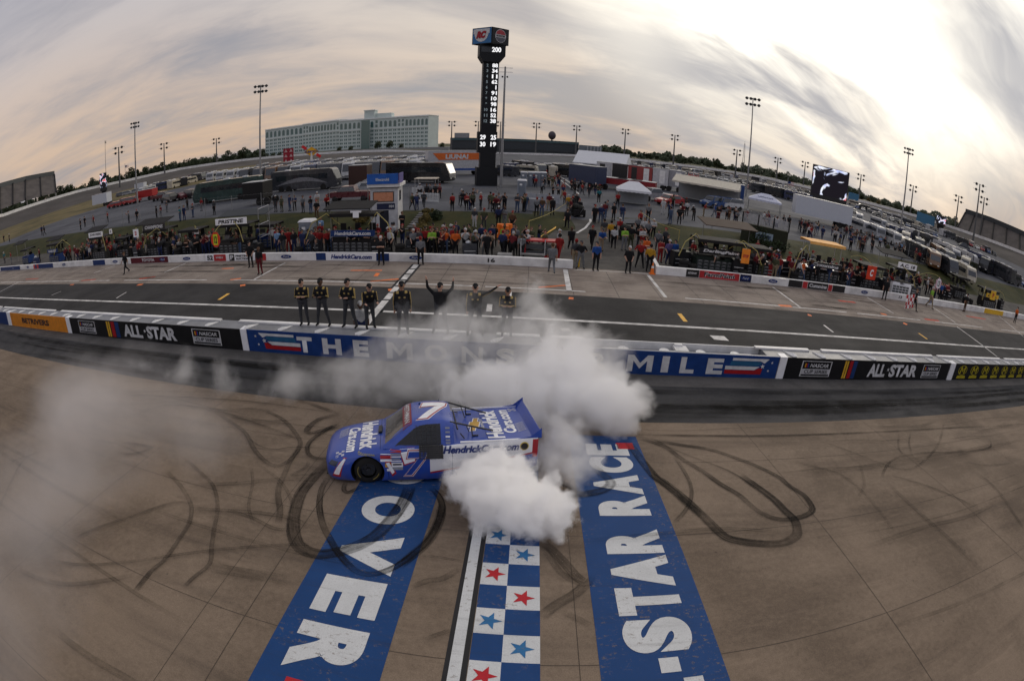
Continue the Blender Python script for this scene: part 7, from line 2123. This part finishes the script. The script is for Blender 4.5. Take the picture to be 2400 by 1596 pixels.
car_row(285, 462, 470, 422, 14, R(30), 'in the nearest left parking row', ('white', 'silver', 'black', 'grey')); car_row(1300, 398, 1500, 402, 14, R(-100), 'behind the marquee'); car_row(430, 408, 600, 388, 18, R(30), 'in the top left parking row'); car_row(1900, 480, 2000, 500, 8, R(-120), 'behind the long white trailer')
# the row of red race cars and a white truck cab at left
car_row(272, 486, 312, 478, 4, R(10), 'in the red row by the left light pole', ('red', 'orange', 'red')); car_row(376, 470, 392, 468, 1, R(15), 'red and parked right of the left light pole', ('maroon',))
trailer(at(240, 484), R(8), 6.5, 3.6, P('trailer_white', (.50, .52, .56), .45, var=.03), 'short white and grey trailer left of the red race cars'); trailer(at(345, 470), R(8), 5.4, 2.6, P('trailer_red', (.33, .02, .02), .45), 'red trailer behind the left light pole')
trailer(at(330, 447), R(10), 5.0, 3.0, P('trailer_white', (.50, .52, .56), .45, var=.03), 'white box truck above the red trailer at left'); trailer(at(88, 498), R(12), 8, 3.0, P('trailer_white', (.50, .52, .56), .45, var=.03), 'long low white trailer near the left edge')
trailer(at(605, 480), R(0), 3.2, 3.0, blackm, 'black market stall trailer on the road above the auction sign'); trailer(at(845, 438), R(0), 3.0, 3.4, P('container_brown', (.05, .025, .02), .6), 'dark brown container left of the hut roof sign', wheels=False, zb=.1)
# campers and vans mixed into the parking fields
def campers(x0, y0, x1, y1, n, zone, seed):
    rc = random.Random(seed)
    for i in range(n):
        u = (i + rc.uniform(-.3, .3)) / n; px, py_ = x0 + (x1 - x0) * u, y0 + (y1 - y0) * u + rc.uniform(-3, 3)
        v = at(px, py_); c = rc.choice(['white', 'cream', 'charcoal', 'black', 'charcoal', 'navy'])
        t = coach(v, rc.uniform(-3.1, 3.1), 1, c, 'x', rc.uniform(.7, .95), 'campers in the parking fields')
        t['label'] = f"{'pale' if c in ('white', 'cream') else 'dark'} camper {zone}, " + ['leftmost', 'second', 'third', 'fourth', 'fifth', 'sixth', 'seventh', 'eighth', 'ninth', 'tenth', 'eleventh', 'twelfth', 'thirteenth', 'fourteenth'][i] + (' from left' if i else '')
campers(1500, 389, 1720, 418, 12, 'in the far right field', 31); campers(1640, 402, 1880, 445, 13, 'in the right field behind the shelter', 32); campers(1780, 452, 1900, 478, 6, 'just left of the video screen', 33)
campers(2000, 482, 2330, 598, 13, 'along the right bend', 34); campers(2110, 560, 2390, 672, 11, 'at the right edge field', 35); campers(1190, 410, 1330, 412, 8, 'beyond the pylon', 36)
campers(330, 432, 470, 404, 8, 'in the left parking field', 37); campers(20, 520, 225, 462, 12, 'beside the bend at far left', 39); campers(345, 455, 500, 415, 9, 'left of the green coach', 40); campers(640, 398, 1000, 386, 12, 'behind the coaches', 38)
def label_cars():
    gs = {}
    for c in CARS: gs.setdefault(c[1:], []).append(c[0])
    OW = ['leftmost', 'second from left', 'third from left', 'fourth from left', 'fifth from left', 'sixth from left', 'seventh from left', 'eighth from left', 'ninth from left', 'tenth from left', 'eleventh from left']
    for (kd, col, z), L_ in gs.items():
        L_.sort(key=lambda o: math.atan2(o.location.x, o.location.y))
        for i, o in enumerate(L_):
            o['label'] = f"{col} {kd} {z}" + ('' if len(L_) == 1 else ', ' + OW[min(i, 10)])
label_cars()
# stall-side crowd barriers of the lane
t = empty('crowd_barrier', at(1290, 478), label='pale barrier panels beside the lane below the toilets', cat='barrier')
for i in range(3): MB().box((-2.2 + i * 1.3, 0, .55), (1.2, .06, 1.0)).build('panel', P('barrier_pale', (.30, .31, .33), .6), t)
t = empty('crowd_barrier', at(1250, 494), label='pale square cabinet standing at the edge of the grass by the lane', cat='cabinet'); MB().box((0, 0, .6), (1.1, .5, 1.2)).build('panel', P('barrier_pale', (.30, .31, .33), .6), t)
label_people()
# the press of people past the first three hundred: one dark mass behind the pit wall and up the infield road
crowd_protos = [person_mesh(p, True, .042) for p in ('standing', 'standing with folded arms', 'taking a picture', 'hands in pockets', 'leaning forward', 'walking')]
rcw = random.Random(41); CV, CF, CM, off_ = [], [], [], 0
pdat = []
for me in crowd_protos:
    nv = len(me.vertices); co_ = np.empty(nv * 3); me.vertices.foreach_get('co', co_)
    pdat.append((co_.reshape(-1, 3), [tuple(p.vertices) for p in me.polygons], [p.material_index for p in me.polygons]))
cmats = [skins[0]] + [cloth(c) for c in ('black', 'dark grey', 'maroon', 'navy', 'grey', 'red', 'white', 'olive')]
spots = []
for (n_, x0, x1, y0, y1) in ((60, -48, -21, 29.8, 34.5), (46, -21, 2, 30.2, 34.8), (46, 11.5, 40, 29.9, 35), (26, -1, 9, 60, 100), (34, 20, 48, 47, 56), (12, -16, -2, 45, 47), (14, 3, 10, 33, 55)):
    for _ in range(n_): spots.append((rcw.uniform(x0, x1), rcw.uniform(y0, y1)))
for (x, y) in spots:
    y += bow(x); z = hgt(x, y); a = rcw.uniform(-1.4, 1.4) + (math.pi if rcw.random() < .25 else 0); s_ = rcw.uniform(.92, 1.04)
    co_, fs, mi = rcw.choice(pdat); ca, sa = math.cos(a) * s_ * 1.1, math.sin(a) * s_ * 1.1
    w3 = np.stack([co_[:, 0] * ca - co_[:, 1] * sa + x, co_[:, 0] * sa + co_[:, 1] * ca + y, co_[:, 2] * s_ + z], 1)
    CV.append(w3); top_, leg_, cap_ = rcw.choice([1, 1, 2, 3, 4, 5, 6, 7, 1, 8]), rcw.choice([1, 2, 4, 1]), rcw.choice([1, 2, 6, 7, 1])
    mp = {0: 0, 1: top_, 2: leg_, 3: 1, 4: cap_, 5: top_}
    CF += [tuple(i + off_ for i in f) for f in fs]; CM += [mp[k] for k in mi]; off_ += len(co_)
me = bpy.data.meshes.new('crowd'); me.from_pydata(np.concatenate(CV).tolist(), [], CF)
for m in cmats: me.materials.append(m)
me.polygons.foreach_set('material_index', CM); me.polygons.foreach_set('use_smooth', [True] * len(CF))
o = bpy.data.objects.new('crowd', me); COL.objects.link(o); tag(o, 'dense dark crowd behind the pit wall and along the infield road', 'crowd', kind='stuff')
# ================================================================== FAR SURROUNDINGS
# banked far side of the track: a ribbon seen over the infield
def ribbon(name, pts, mat, label=None, cat=None, kind=None, wall=None):
    """pts: list of (px_bot, py_bot, px_top, py_top, dist_bot, dist_top)"""
    q = MB(); A = [far(a, b, d) for a, b, _, _, d, _ in pts]; B = [far(c, d, e) for _, _, c, d, _, e in pts]
    for i in range(len(pts) - 1): q.quad(A[i], A[i + 1], B[i + 1], B[i])
    o = q.build(name, mat, kind=kind)
    return A, B
m_far = ground_mat('far_track', (.055, .05, .046), (.09, .08, .074), .05, st=.35, sc2=.05)
left_pts = [(-90, 590, -60, 520, 190, 225), (0, 541, 8, 508, 205, 245), (90, 509, 95, 478, 215, 260), (178, 480, 182, 452, 225, 275), (300, 444, 303, 425, 240, 290), (420, 416, 422, 399, 255, 305), (560, 391, 562, 379, 270, 315), (700, 378, 700, 366, 280, 325), (900, 366, 900, 356, 285, 330), (1050, 368, 1050, 360, 285, 330),
            (1200, 372, 1200, 363, 285, 330), (1420, 384, 1420, 371, 285, 325), (1600, 408, 1600, 390, 280, 320), (1800, 442, 1800, 421, 270, 310), (2000, 490, 2000, 470, 255, 295), (2150, 538, 2152, 511, 240, 280), (2280, 592, 2286, 555, 225, 265), (2400, 650, 2410, 602, 210, 250), (2520, 715, 2540, 655, 200, 240)]
A, B = ribbon('far_race_track', left_pts, m_far, kind='structure')
q = MB()
for i in range(len(B) - 1):
    a, b = B[i], B[i + 1]; q.quad(a, b, b + Vector((0, 0, 1.3)), a + Vector((0, 0, 1.3)))
    q.quad(a + Vector((0, 0, 1.3)), b + Vector((0, 0, 1.3)), b * 1.003 + Vector((0, 0, 1.3)), a * 1.003 + Vector((0, 0, 1.3)))
tag(q.build('outer_wall', white), 'low white wall running round the far bend of the race track', 'wall')
q = MB()
for i in range(len(A) - 1): q.quad(A[i], A[i + 1], Vector((A[i + 1].x * .6, A[i + 1].y * .6, .88)), Vector((A[i].x * .6, A[i].y * .6, .88)))
q.build('infield_grass', ground_mat('dry_grass', (.07, .06, .025), (.16, .125, .055), .1, st=.3, sc2=.1), kind='structure')
# hills / ground beyond rises to meet the outside of the banking
q = MB()
for i in range(len(B) - 1):
    a, b = B[i], B[i + 1]; q.quad(a, b, Vector((b.x * 3, b.y * 3, 3.0)), Vector((a.x * 3, a.y * 3, 3.0)))
q.build('far_field', m_earth, kind='structure')
# hotel
hotw = P('hotel_wall', (.52, .585, .56), .7, var=.06, scale=.2); hwin = P('hotel_window', (.07, .14, .135), .2, spec=.7); htrim = P('hotel_trim', (.74, .77, .75), .7)
def hotel():
    D = 520
    a, b = far(622, 350, 640), far(1018, 350, D)
    mid = far(845, 350, 545)
    t = empty('hotel', (0, 0, 0), label='long pale green white hotel with arched upper windows behind the far bend', cat='building')
    def wing(p, q_, z0, z1, n, arches, floors, dark=()):
        p, q_ = Vector((p.x, p.y, 0)), Vector((q_.x, q_.y, 0)); d = (q_ - p); L_ = d.length; d.normalize(); nrm = Vector((d.y, -d.x, 0))
        if nrm.y > 0: nrm = -nrm
        m_ = MB(); m_.prism([p + Vector((0, 0, z0)), q_ + Vector((0, 0, z0)), q_ + Vector((0, 0, z1)), p + Vector((0, 0, z1))], -nrm * 22); m_.build('wall', hotw, t)
        m_ = MB(); m_.prism([p + nrm * .8 + Vector((0, 0, z1 - 1.2)), q_ + nrm * .8 + Vector((0, 0, z1 - 1.2)), q_ + nrm * .8 + Vector((0, 0, z1 + .2)), p + nrm * .8 + Vector((0, 0, z1 + .2))], -nrm * 23); m_.build('cornice', htrim, t)
        zc = z0 + (z1 - z0) * .66
        m_ = MB(); m_.prism([p + nrm * .5 + Vector((0, 0, zc)), q_ + nrm * .5 + Vector((0, 0, zc)), q_ + nrm * .5 + Vector((0, 0, zc + .7)), p + nrm * .5 + Vector((0, 0, zc + .7))], -nrm * .5); m_.build('ledge', htrim, t)
        bay = L_ / n; fh = (zc - z0) / floors
        W = MB()
        for i in range(n):
            x = (i + .5) * bay
            for f in range(floors):
                z = z0 + (f + .30) * fh
                for o_ in (-.19, .19):
                    c = p + d * (x + o_ * bay) + nrm * .12
                    W.quad(c - d * bay * .14 + Vector((0, 0, z)), c + d * bay * .14 + Vector((0, 0, z)), c + d * bay * .14 + Vector((0, 0, z + fh * .48)), c - d * bay * .14 + Vector((0, 0, z + fh * .48)))
            c = p + d * x + nrm * .12; hh = z1 - zc
            if arches(i):
                pts = [c - d * bay * .30 + Vector((0, 0, zc + hh * .16)), c + d * bay * .30 + Vector((0, 0, zc + hh * .16))] + [c + d * (bay * .30 * math.cos(R(k))) + Vector((0, 0, zc + hh * .58 + bay * .30 * math.sin(R(k)))) for k in range(0, 181, 20)]
                W.poly(pts)
            else:
                for k in (.16, .52): W.quad(*[c + d * (s * bay * .26) + Vector((0, 0, zc + hh * kk)) for s, kk in ((-1, k), (1, k), (1, k + .24), (-1, k + .24))])
        W.build('windows', hwin, t)
    H0 = 0.5
    ztop = lambda px, py, d: far(px, py, d).z
    z_l, z_m, z_r = ztop(640, 302, 630), ztop(850, 275, 545), ztop(1000, 271, D)
    p0, p1, p2, p3, p4 = far(622, 350, 640), far(710, 350, 605), far(795, 350, 565), far(930, 350, 540), far(1003, 350, D)
    wing(p0, p1, 0, z_l, 9, lambda i: True, 6); wing(p1, p2, 0, z_l + .6, 12, lambda i: 1 < i < 11, 6); wing(p2, p3, 0, (z_m + z_r) / 2 - .6, 13, lambda i: i not in (5, 8), 6); wing(p3, p4, 0, z_r + .5, 8, lambda i: i > 1, 6)
    c = far(862, 300, 548); q = MB()
    d = (p3 - p2); d.z = 0; d.normalize()
    q.box((c.x, c.y + 10, z_m + 3), (12, 10, 9), rz=math.atan2(d.y, d.x)); q.build('roof_tower', hotw, t)
    q = MB(); q.box((c.x, c.y + 10, z_m + 7.8), (13.5, 11.5, .9), rz=math.atan2(d.y, d.x)); q.build('tower_cornice', htrim, t)
    q = MB(); c2 = far(890, 300, 548); q.box((c2.x, c2.y + 10, z_m + 1.4), (24, 10, 5), rz=math.atan2(d.y, d.x)); q.build('penthouse', hotw, t)
    q = MB(); c3 = far(857, 300, 545); n_ = Vector((d.y, -d.x, 0)); n_ = n_ if n_.y < 0 else -n_
    cc = Vector((c3.x, c3.y, 0)) + n_ * .6
    q.quad(cc - d * 5 + Vector((0, 0, 2)), cc + d * 5 + Vector((0, 0, 2)), cc + d * 5 + Vector((0, 0, z_m - 4)), cc - d * 5 + Vector((0, 0, z_m - 4))); q.build('stair_window', hwin, t)
hotel()
# far grandstand with the dark glazed front, link building and end block
def block(name, px0, px1, py0, py1, d, depth, mat, label, cat, parts=()):
    a, b = far(px0, (py0 + py1) / 2, d), far(px1, (py0 + py1) / 2, d); a = Vector((a.x, a.y, 0)); b = Vector((b.x, b.y, 0))
    z1 = far((px0 + px1) / 2, py0, d).z; z0 = min(0, far((px0 + px1) / 2, py1, d).z)
    dd = (b - a).normalized(); n_ = Vector((dd.y, -dd.x, 0)); n_ = n_ if n_.y < 0 else -n_
    t = empty(name, (0, 0, 0), label=label, cat=cat)
    q = MB(); q.prism([a + Vector((0, 0, z0)), b + Vector((0, 0, z0)), b + Vector((0, 0, z1)), a + Vector((0, 0, z1))], -n_ * depth); q.build('wall', mat, t)
    for (u0, u1, v0, v1, m_, nm) in parts:
        A1, B1 = a.lerp(b, u0) + n_ * .4, a.lerp(b, u1) + n_ * .4
        q = MB(); q.prism([A1 + Vector((0, 0, z0 + (z1 - z0) * v0)), B1 + Vector((0, 0, z0 + (z1 - z0) * v0)), B1 + Vector((0, 0, z0 + (z1 - z0) * v1)), A1 + Vector((0, 0, z0 + (z1 - z0) * v1))], n_ * .3); q.build(nm, m_, t)
    return t
gsd = P('stand_dark', (.022, .030, .038), .4); gst = P('stand_teal', (.06, .10, .11), .5)
block('grandstand', 1055, 1356, 326, 372, 345, 18, gsd, 'long low dark glazed grandstand on the far straight behind the pylon', 'grandstand',
      [(0, 1, .88, .98, gst, 'roof_edge'), (0, 1, .18, .34, P('stand_seats', (.07, .08, .09), .8), 'seating'), (0, 1, .02, .14, P('stand_base', (.16, .16, .16), .8), 'base_band'), (.0, 1, .46, .50, P('stand_rail', (.05, .055, .06), .6), 'balcony_rail')])
block('office_block', 1356, 1410, 342, 372, 340, 16, P('block_grey', (.16, .18, .20), .6), 'grey cladded block at the right end of the far grandstand', 'building', [(u, u + .06, .1, .95, P('block_rib', (.30, .32, .34), .6), 'panel_rib') for u in (.35, .5, .65, .8, .92)])
block('link_building', 1000, 1056, 345, 366, 470, 18, P('link_grey', (.30, .30, .29), .7), 'low pale building joining the hotel and the far grandstand', 'building')
block('roof_plant', 1065, 1100, 312, 332, 350, 8, P('plant_grey', (.28, .28, .28), .7), 'small pale plant room on the roof left of the pylon', 'building')
block('parking_deck', 690, 1050, 350, 366, 430, 10, P('deck_grey', (.26, .26, .255), .8), 'long low pale parking deck in front of the hotel', 'building', [(0, 1, .45, .6, dgrey, 'opening_band')])
# grandstands left and right, raked decks seen from the end
def side_stand(pts_top, pts_bot, d_top, d_bot, label, bays):
    t = empty('grandstand', (0, 0, 0), label=label, cat='grandstand')
    T = [far(x, y, d) for (x, y), d in zip(pts_top, d_top)]; Bt = [far(x, y, d) for (x, y), d in zip(pts_bot, d_bot)]
    q = MB()
    for i in range(len(T) - 1):
        for k in range(9):
            u0, u1 = k / 9, (k + 1) / 9
            q.quad(Bt[i].lerp(T[i], u0), Bt[i + 1].lerp(T[i + 1], u0), Bt[i + 1].lerp(T[i + 1], u1) + Vector((0, 0, .05)), Bt[i].lerp(T[i], u1) + Vector((0, 0, .05)))
    q.build('seating_deck', P('stand_deck', (.085, .075, .07), .85, var=.25, scale=.2), t)
    q = MB()
    for i in range(len(T) - 1):
        q.prism([T[i], T[i + 1], T[i + 1] + Vector((0, 0, 2.6)), T[i] + Vector((0, 0, 2.6))], Vector((T[i].x, T[i].y, 0)).normalized() * 4)
    q.build('press_box', gsd, t)
    for i in range(bays + 1):
        u = i / bays * (len(T) - 1); k = min(len(T) - 2, int(u)); f = u - k
        a, b = T[k].lerp(T[k + 1], f), Bt[k].lerp(Bt[k + 1], f)
        MB().tube(a + Vector((0, 0, .4)), b + Vector((0, 0, .4)), .45, .45, 0, 6).build('aisle_rail', blackm, t)
    for i in range(len(T)):
        a = T[i]; MB().tube(Vector((a.x * 1.02, a.y * 1.02, 0)), Vector((a.x * 1.02, a.y * 1.02, a.z)), .5, .5, 0, 6).build('support', galv, t)
side_stand([(-60, 480), (0, 441), (60, 424), (128, 411)], [(-60, 560), (0, 492), (60, 470), (132, 452)], [285, 300, 315, 330], [255, 268, 280, 295], 'raked grandstand with dark press box at the left edge', 6)
side_stand([(2262, 500), (2320, 520), (2400, 555), (2480, 600)], [(2240, 540), (2310, 580), (2400, 625), (2480, 680)], [300, 290, 275, 260], [278, 262, 245, 230], 'raked grandstand with dark press box at the right edge', 8)
# radio mast and water tank
v = far(1741, 395, 420); t = empty('radio_mast', (v.x, v.y, 0), label='thin lattice radio mast left of the tall right pole', cat='mast'); h = far(1745, 337, 420).z
for s in (-1, 1): MB().tube((s * 1.2, 0, 0), (s * .3, 0, h), .3, .15, 0, 5).build('leg', P('pole_far', (.10, .10, .10), .6), t)
MB().tube((0, 0, h), (0, 0, h + 2), .1).build('antenna', P('pole_far', (.10, .10, .10), .6), t)
v = far(1294, 318, 380); t = empty('water_tower', (v.x, v.y, 0), label='small dark tank on a stem above the far grandstand', cat='water tower'); MB().tube((0, 0, 0), (0, 0, v.z), .6).build('stem', P('pole_far', (.10, .10, .10), .6), t); MB().ball((0, 0, v.z), (3.0, 3.0, 3.4)).build('tank', P('tank_dark', (.07, .06, .07), .6), t, smooth=True)
# blue hoardings on the right bend
for i, (a, b, c, d_) in enumerate([(1988, 2013, 453, 470), (2148, 2192, 502, 520)]):
    block('hoarding', a, b, c, d_, 262, 1, P('hoarding_blue', (.06, .17, .28), .6), ['teal blue hoarding just right of the video screen', 'long blue hoarding left of the small bright screen'][i], 'hoarding')
# the distant wood that closes the horizon (one mass of leaves nobody could count)
q = MB(); rw = random.Random(77)
for H, n in ((hzx := [(-90, 528), (60, 471), (153, 447), (240, 425), (319, 411), (400, 394), (510, 373), (620, 358)], 5200), ([(1405, 359), (1500, 370), (1608, 386), (1700, 400), (1800, 415), (1864, 425), (1980, 452), (2080, 482), (2160, 508), (2246, 536), (2330, 565)], 6200)):
    xs_ = [h[0] for h in H]; ys_ = [h[1] for h in H]
    for i in range(n):
        px = rw.uniform(xs_[0], xs_[-1]); py_ = np.interp(px, xs_, ys_); d = rw.uniform(560, 640); v = far(px, py_, d)
        hmax = 9 + 4 * math.sin(px * .045) * math.sin(px * .013 + 1) + 1.5 * math.sin(px * .21)
        z = hmax * rw.random() ** .55
        a = Vector((rw.gauss(0, 1), rw.gauss(0, 1), rw.gauss(0, 1))).normalized(); b = a.orthogonal().normalized(); s_ = rw.uniform(1.2, 2.6); p = Vector((v.x, v.y, z))
        q.quad(p - a * s_ - b * s_ * .6, p + a * s_ - b * s_ * .5, p + a * s_ * .8 + b * s_ * .7, p - a * s_ * .7 + b * s_ * .6)
tag(q.build('woodland', lm_dark), 'dark green distant woodland along the horizon', 'woodland', kind='stuff')
# flags
for i, (px, py, d, lab) in enumerate([(1390, 362, 200, 'national flag on a pole in front of the grey end block'), (293, 392, 320, 'small flag left of the tall left light pole'), (1846, 430, 190, 'flag on a pole left of the video screen')]):
    v = far(px, py, d); t = empty('flag_pole', (v.x, v.y, .9), -az(px, py), label=lab, cat='flag', group='flags on poles'); MB().tube((0, 0, 0), (0, 0, v.z + 1.2), .1).build('pole', galv, t)
    q = MB()
    for k in range(6): q.box((.1 + 1.2, 0, v.z - .2 - k * .28), (2.4, .05, .14), k % 2)
    q.box((.7, -.04, v.z - .5), (1.1, .05, .9), 2); q.build('cloth', [red, white, navy], t)
# trees: individual crowns along the horizon
bark = P('bark', (.05, .035, .025), .9)
def tree_proto(seed, w_, h_, m_):
    t = empty('tree', (0, 0, 0), cat='tree'); rr = random.Random(seed)
    q = MB(); q.tube((0, 0, 0), (0, 0, h_ * .45), .35, .22, 0, 7)
    for k in range(4):
        a = rr.uniform(0, 6.28); q.tube((0, 0, h_ * (.25 + .06 * k)), (w_ * .3 * math.cos(a), w_ * .3 * math.sin(a), h_ * (.55 + .06 * k)), .15, .06, 0, 5)
    q.build('trunk', bark, t)
    q = leaves((0, 0, h_ * .62), (w_ * .5, w_ * .5, h_ * .40), 620, .55, seed); q.build('crown', m_, t)
    return t
protos = [tree_proto(1, 12, 13, lm_dark), tree_proto(2, 10, 15, lm_mid), tree_proto(3, 13, 11, lm_dark), tree_proto(4, 9, 12, lm_mid), tree_proto(5, 8, 10, lm_gold)]
pu = [0] * 5
hz = [(-40, 510), (60, 470), (153, 446), (240, 424), (319, 410), (400, 394), (510, 372), (612, 358)]
hr = [(1409, 357), (1500, 368), (1608, 385), (1700, 398), (1800, 413), (1864, 423), (1980, 450), (2080, 480), (2160, 505), (2246, 532)]
rt = random.Random(9); trees = []
def trow(H, n, d0, d1, hgts, side):
    xs_ = [h[0] for h in H]; ys_ = [h[1] for h in H]
    for i in range(n):
        px = xs_[0] + (xs_[-1] - xs_[0]) * (i + rt.uniform(-.3, .3)) / (n - 1); py_ = np.interp(px, xs_, ys_)
        d = rt.uniform(d0, d1); v = far(px, py_, d); k = rt.choice([0, 1, 2, 3] if not (side == 'right' and 2010 < px < 2110) else [4, 3, 4])
        t = protos[k] if not pu[k] else copy_tree(protos[k]); pu[k] = 1
        s = rt.uniform(*hgts); t.location = (v.x, v.y, 0); t.scale = (s * rt.uniform(.9, 1.3), s, s * 1.0); t.rotation_euler = (0, 0, rt.uniform(0, 6)); trees.append((px, t, side, k, i))
trow(hz, 46, 430, 560, (.75, 1.12), 'left'); trow(hr, 64, 430, 600, (.55, .85), 'right')
trow(hz, 20, 600, 700, (1.0, 1.4), 'far left'); trow(hr, 22, 640, 800, (.9, 1.2), 'far right')
for px, d in ((795, 470), (822, 470), (885, 455), (913, 455), (940, 455), (1035, 440), (640, 480), (655, 480)):
    v = far(px, 360, d); k = 1; t = copy_tree(protos[1]); s = .85 if px in (885, 913) else .6; t.location = (v.x, v.y, 0); t.scale = (s, s, s); trees.append((px, t, 'hotel', 1, 0))
NW = ['dense dark broad', 'tall mid green', 'low dark rounded', 'narrow mid green', 'golden green']
for side in ('left', 'right', 'far left', 'far right', 'hotel'):
    for k in range(5):
        L_ = sorted([x for x in trees if x[2] == side and x[3] == k], key=lambda x: x[0])
        for i, x in enumerate(L_):
            bx = min([(abs(x[0] - p), nm) for p, nm in ((60, 'over the left grandstand'), (245, 'beside the left screen'), (317, 'behind the left light pole'), (386, 'by the far left pole'), (507, 'by the pole left of the hotel'), (608, 'at the left end of the hotel'), (860, 'in front of the hotel'), (1030, 'right of the hotel'),
                     (1463, 'above the marquee'), (1580, 'above the haulers'), (1725, 'beside the radio mast'), (1820, 'above the right car park'), (1888, 'left of the video screen'), (2014, 'right of the video screen'), (2123, 'behind the right light pole'), (2246, 'by the right grandstand'))])[1]
            x[1]['label'] = f"{NW[k]} tree {bx}, " + {'left': 'near belt', 'right': 'near belt', 'far left': 'back belt', 'far right': 'back belt', 'hotel': 'planted singly'}[side]
            x[1]['group'] = 'trees along the horizon'
seen = {}
for x in sorted(trees, key=lambda x: x[0]): seen.setdefault(x[1]['label'], []).append(x[1])
for l, L_ in seen.items():
    if len(L_) > 1:
        for i, o in enumerate(L_): o['label'] = l + ', ' + ['leftmost', 'second', 'third', 'fourth', 'fifth', 'sixth'][min(i, 5)] + (' from left' if i else '')
# air: evening haze over the whole place
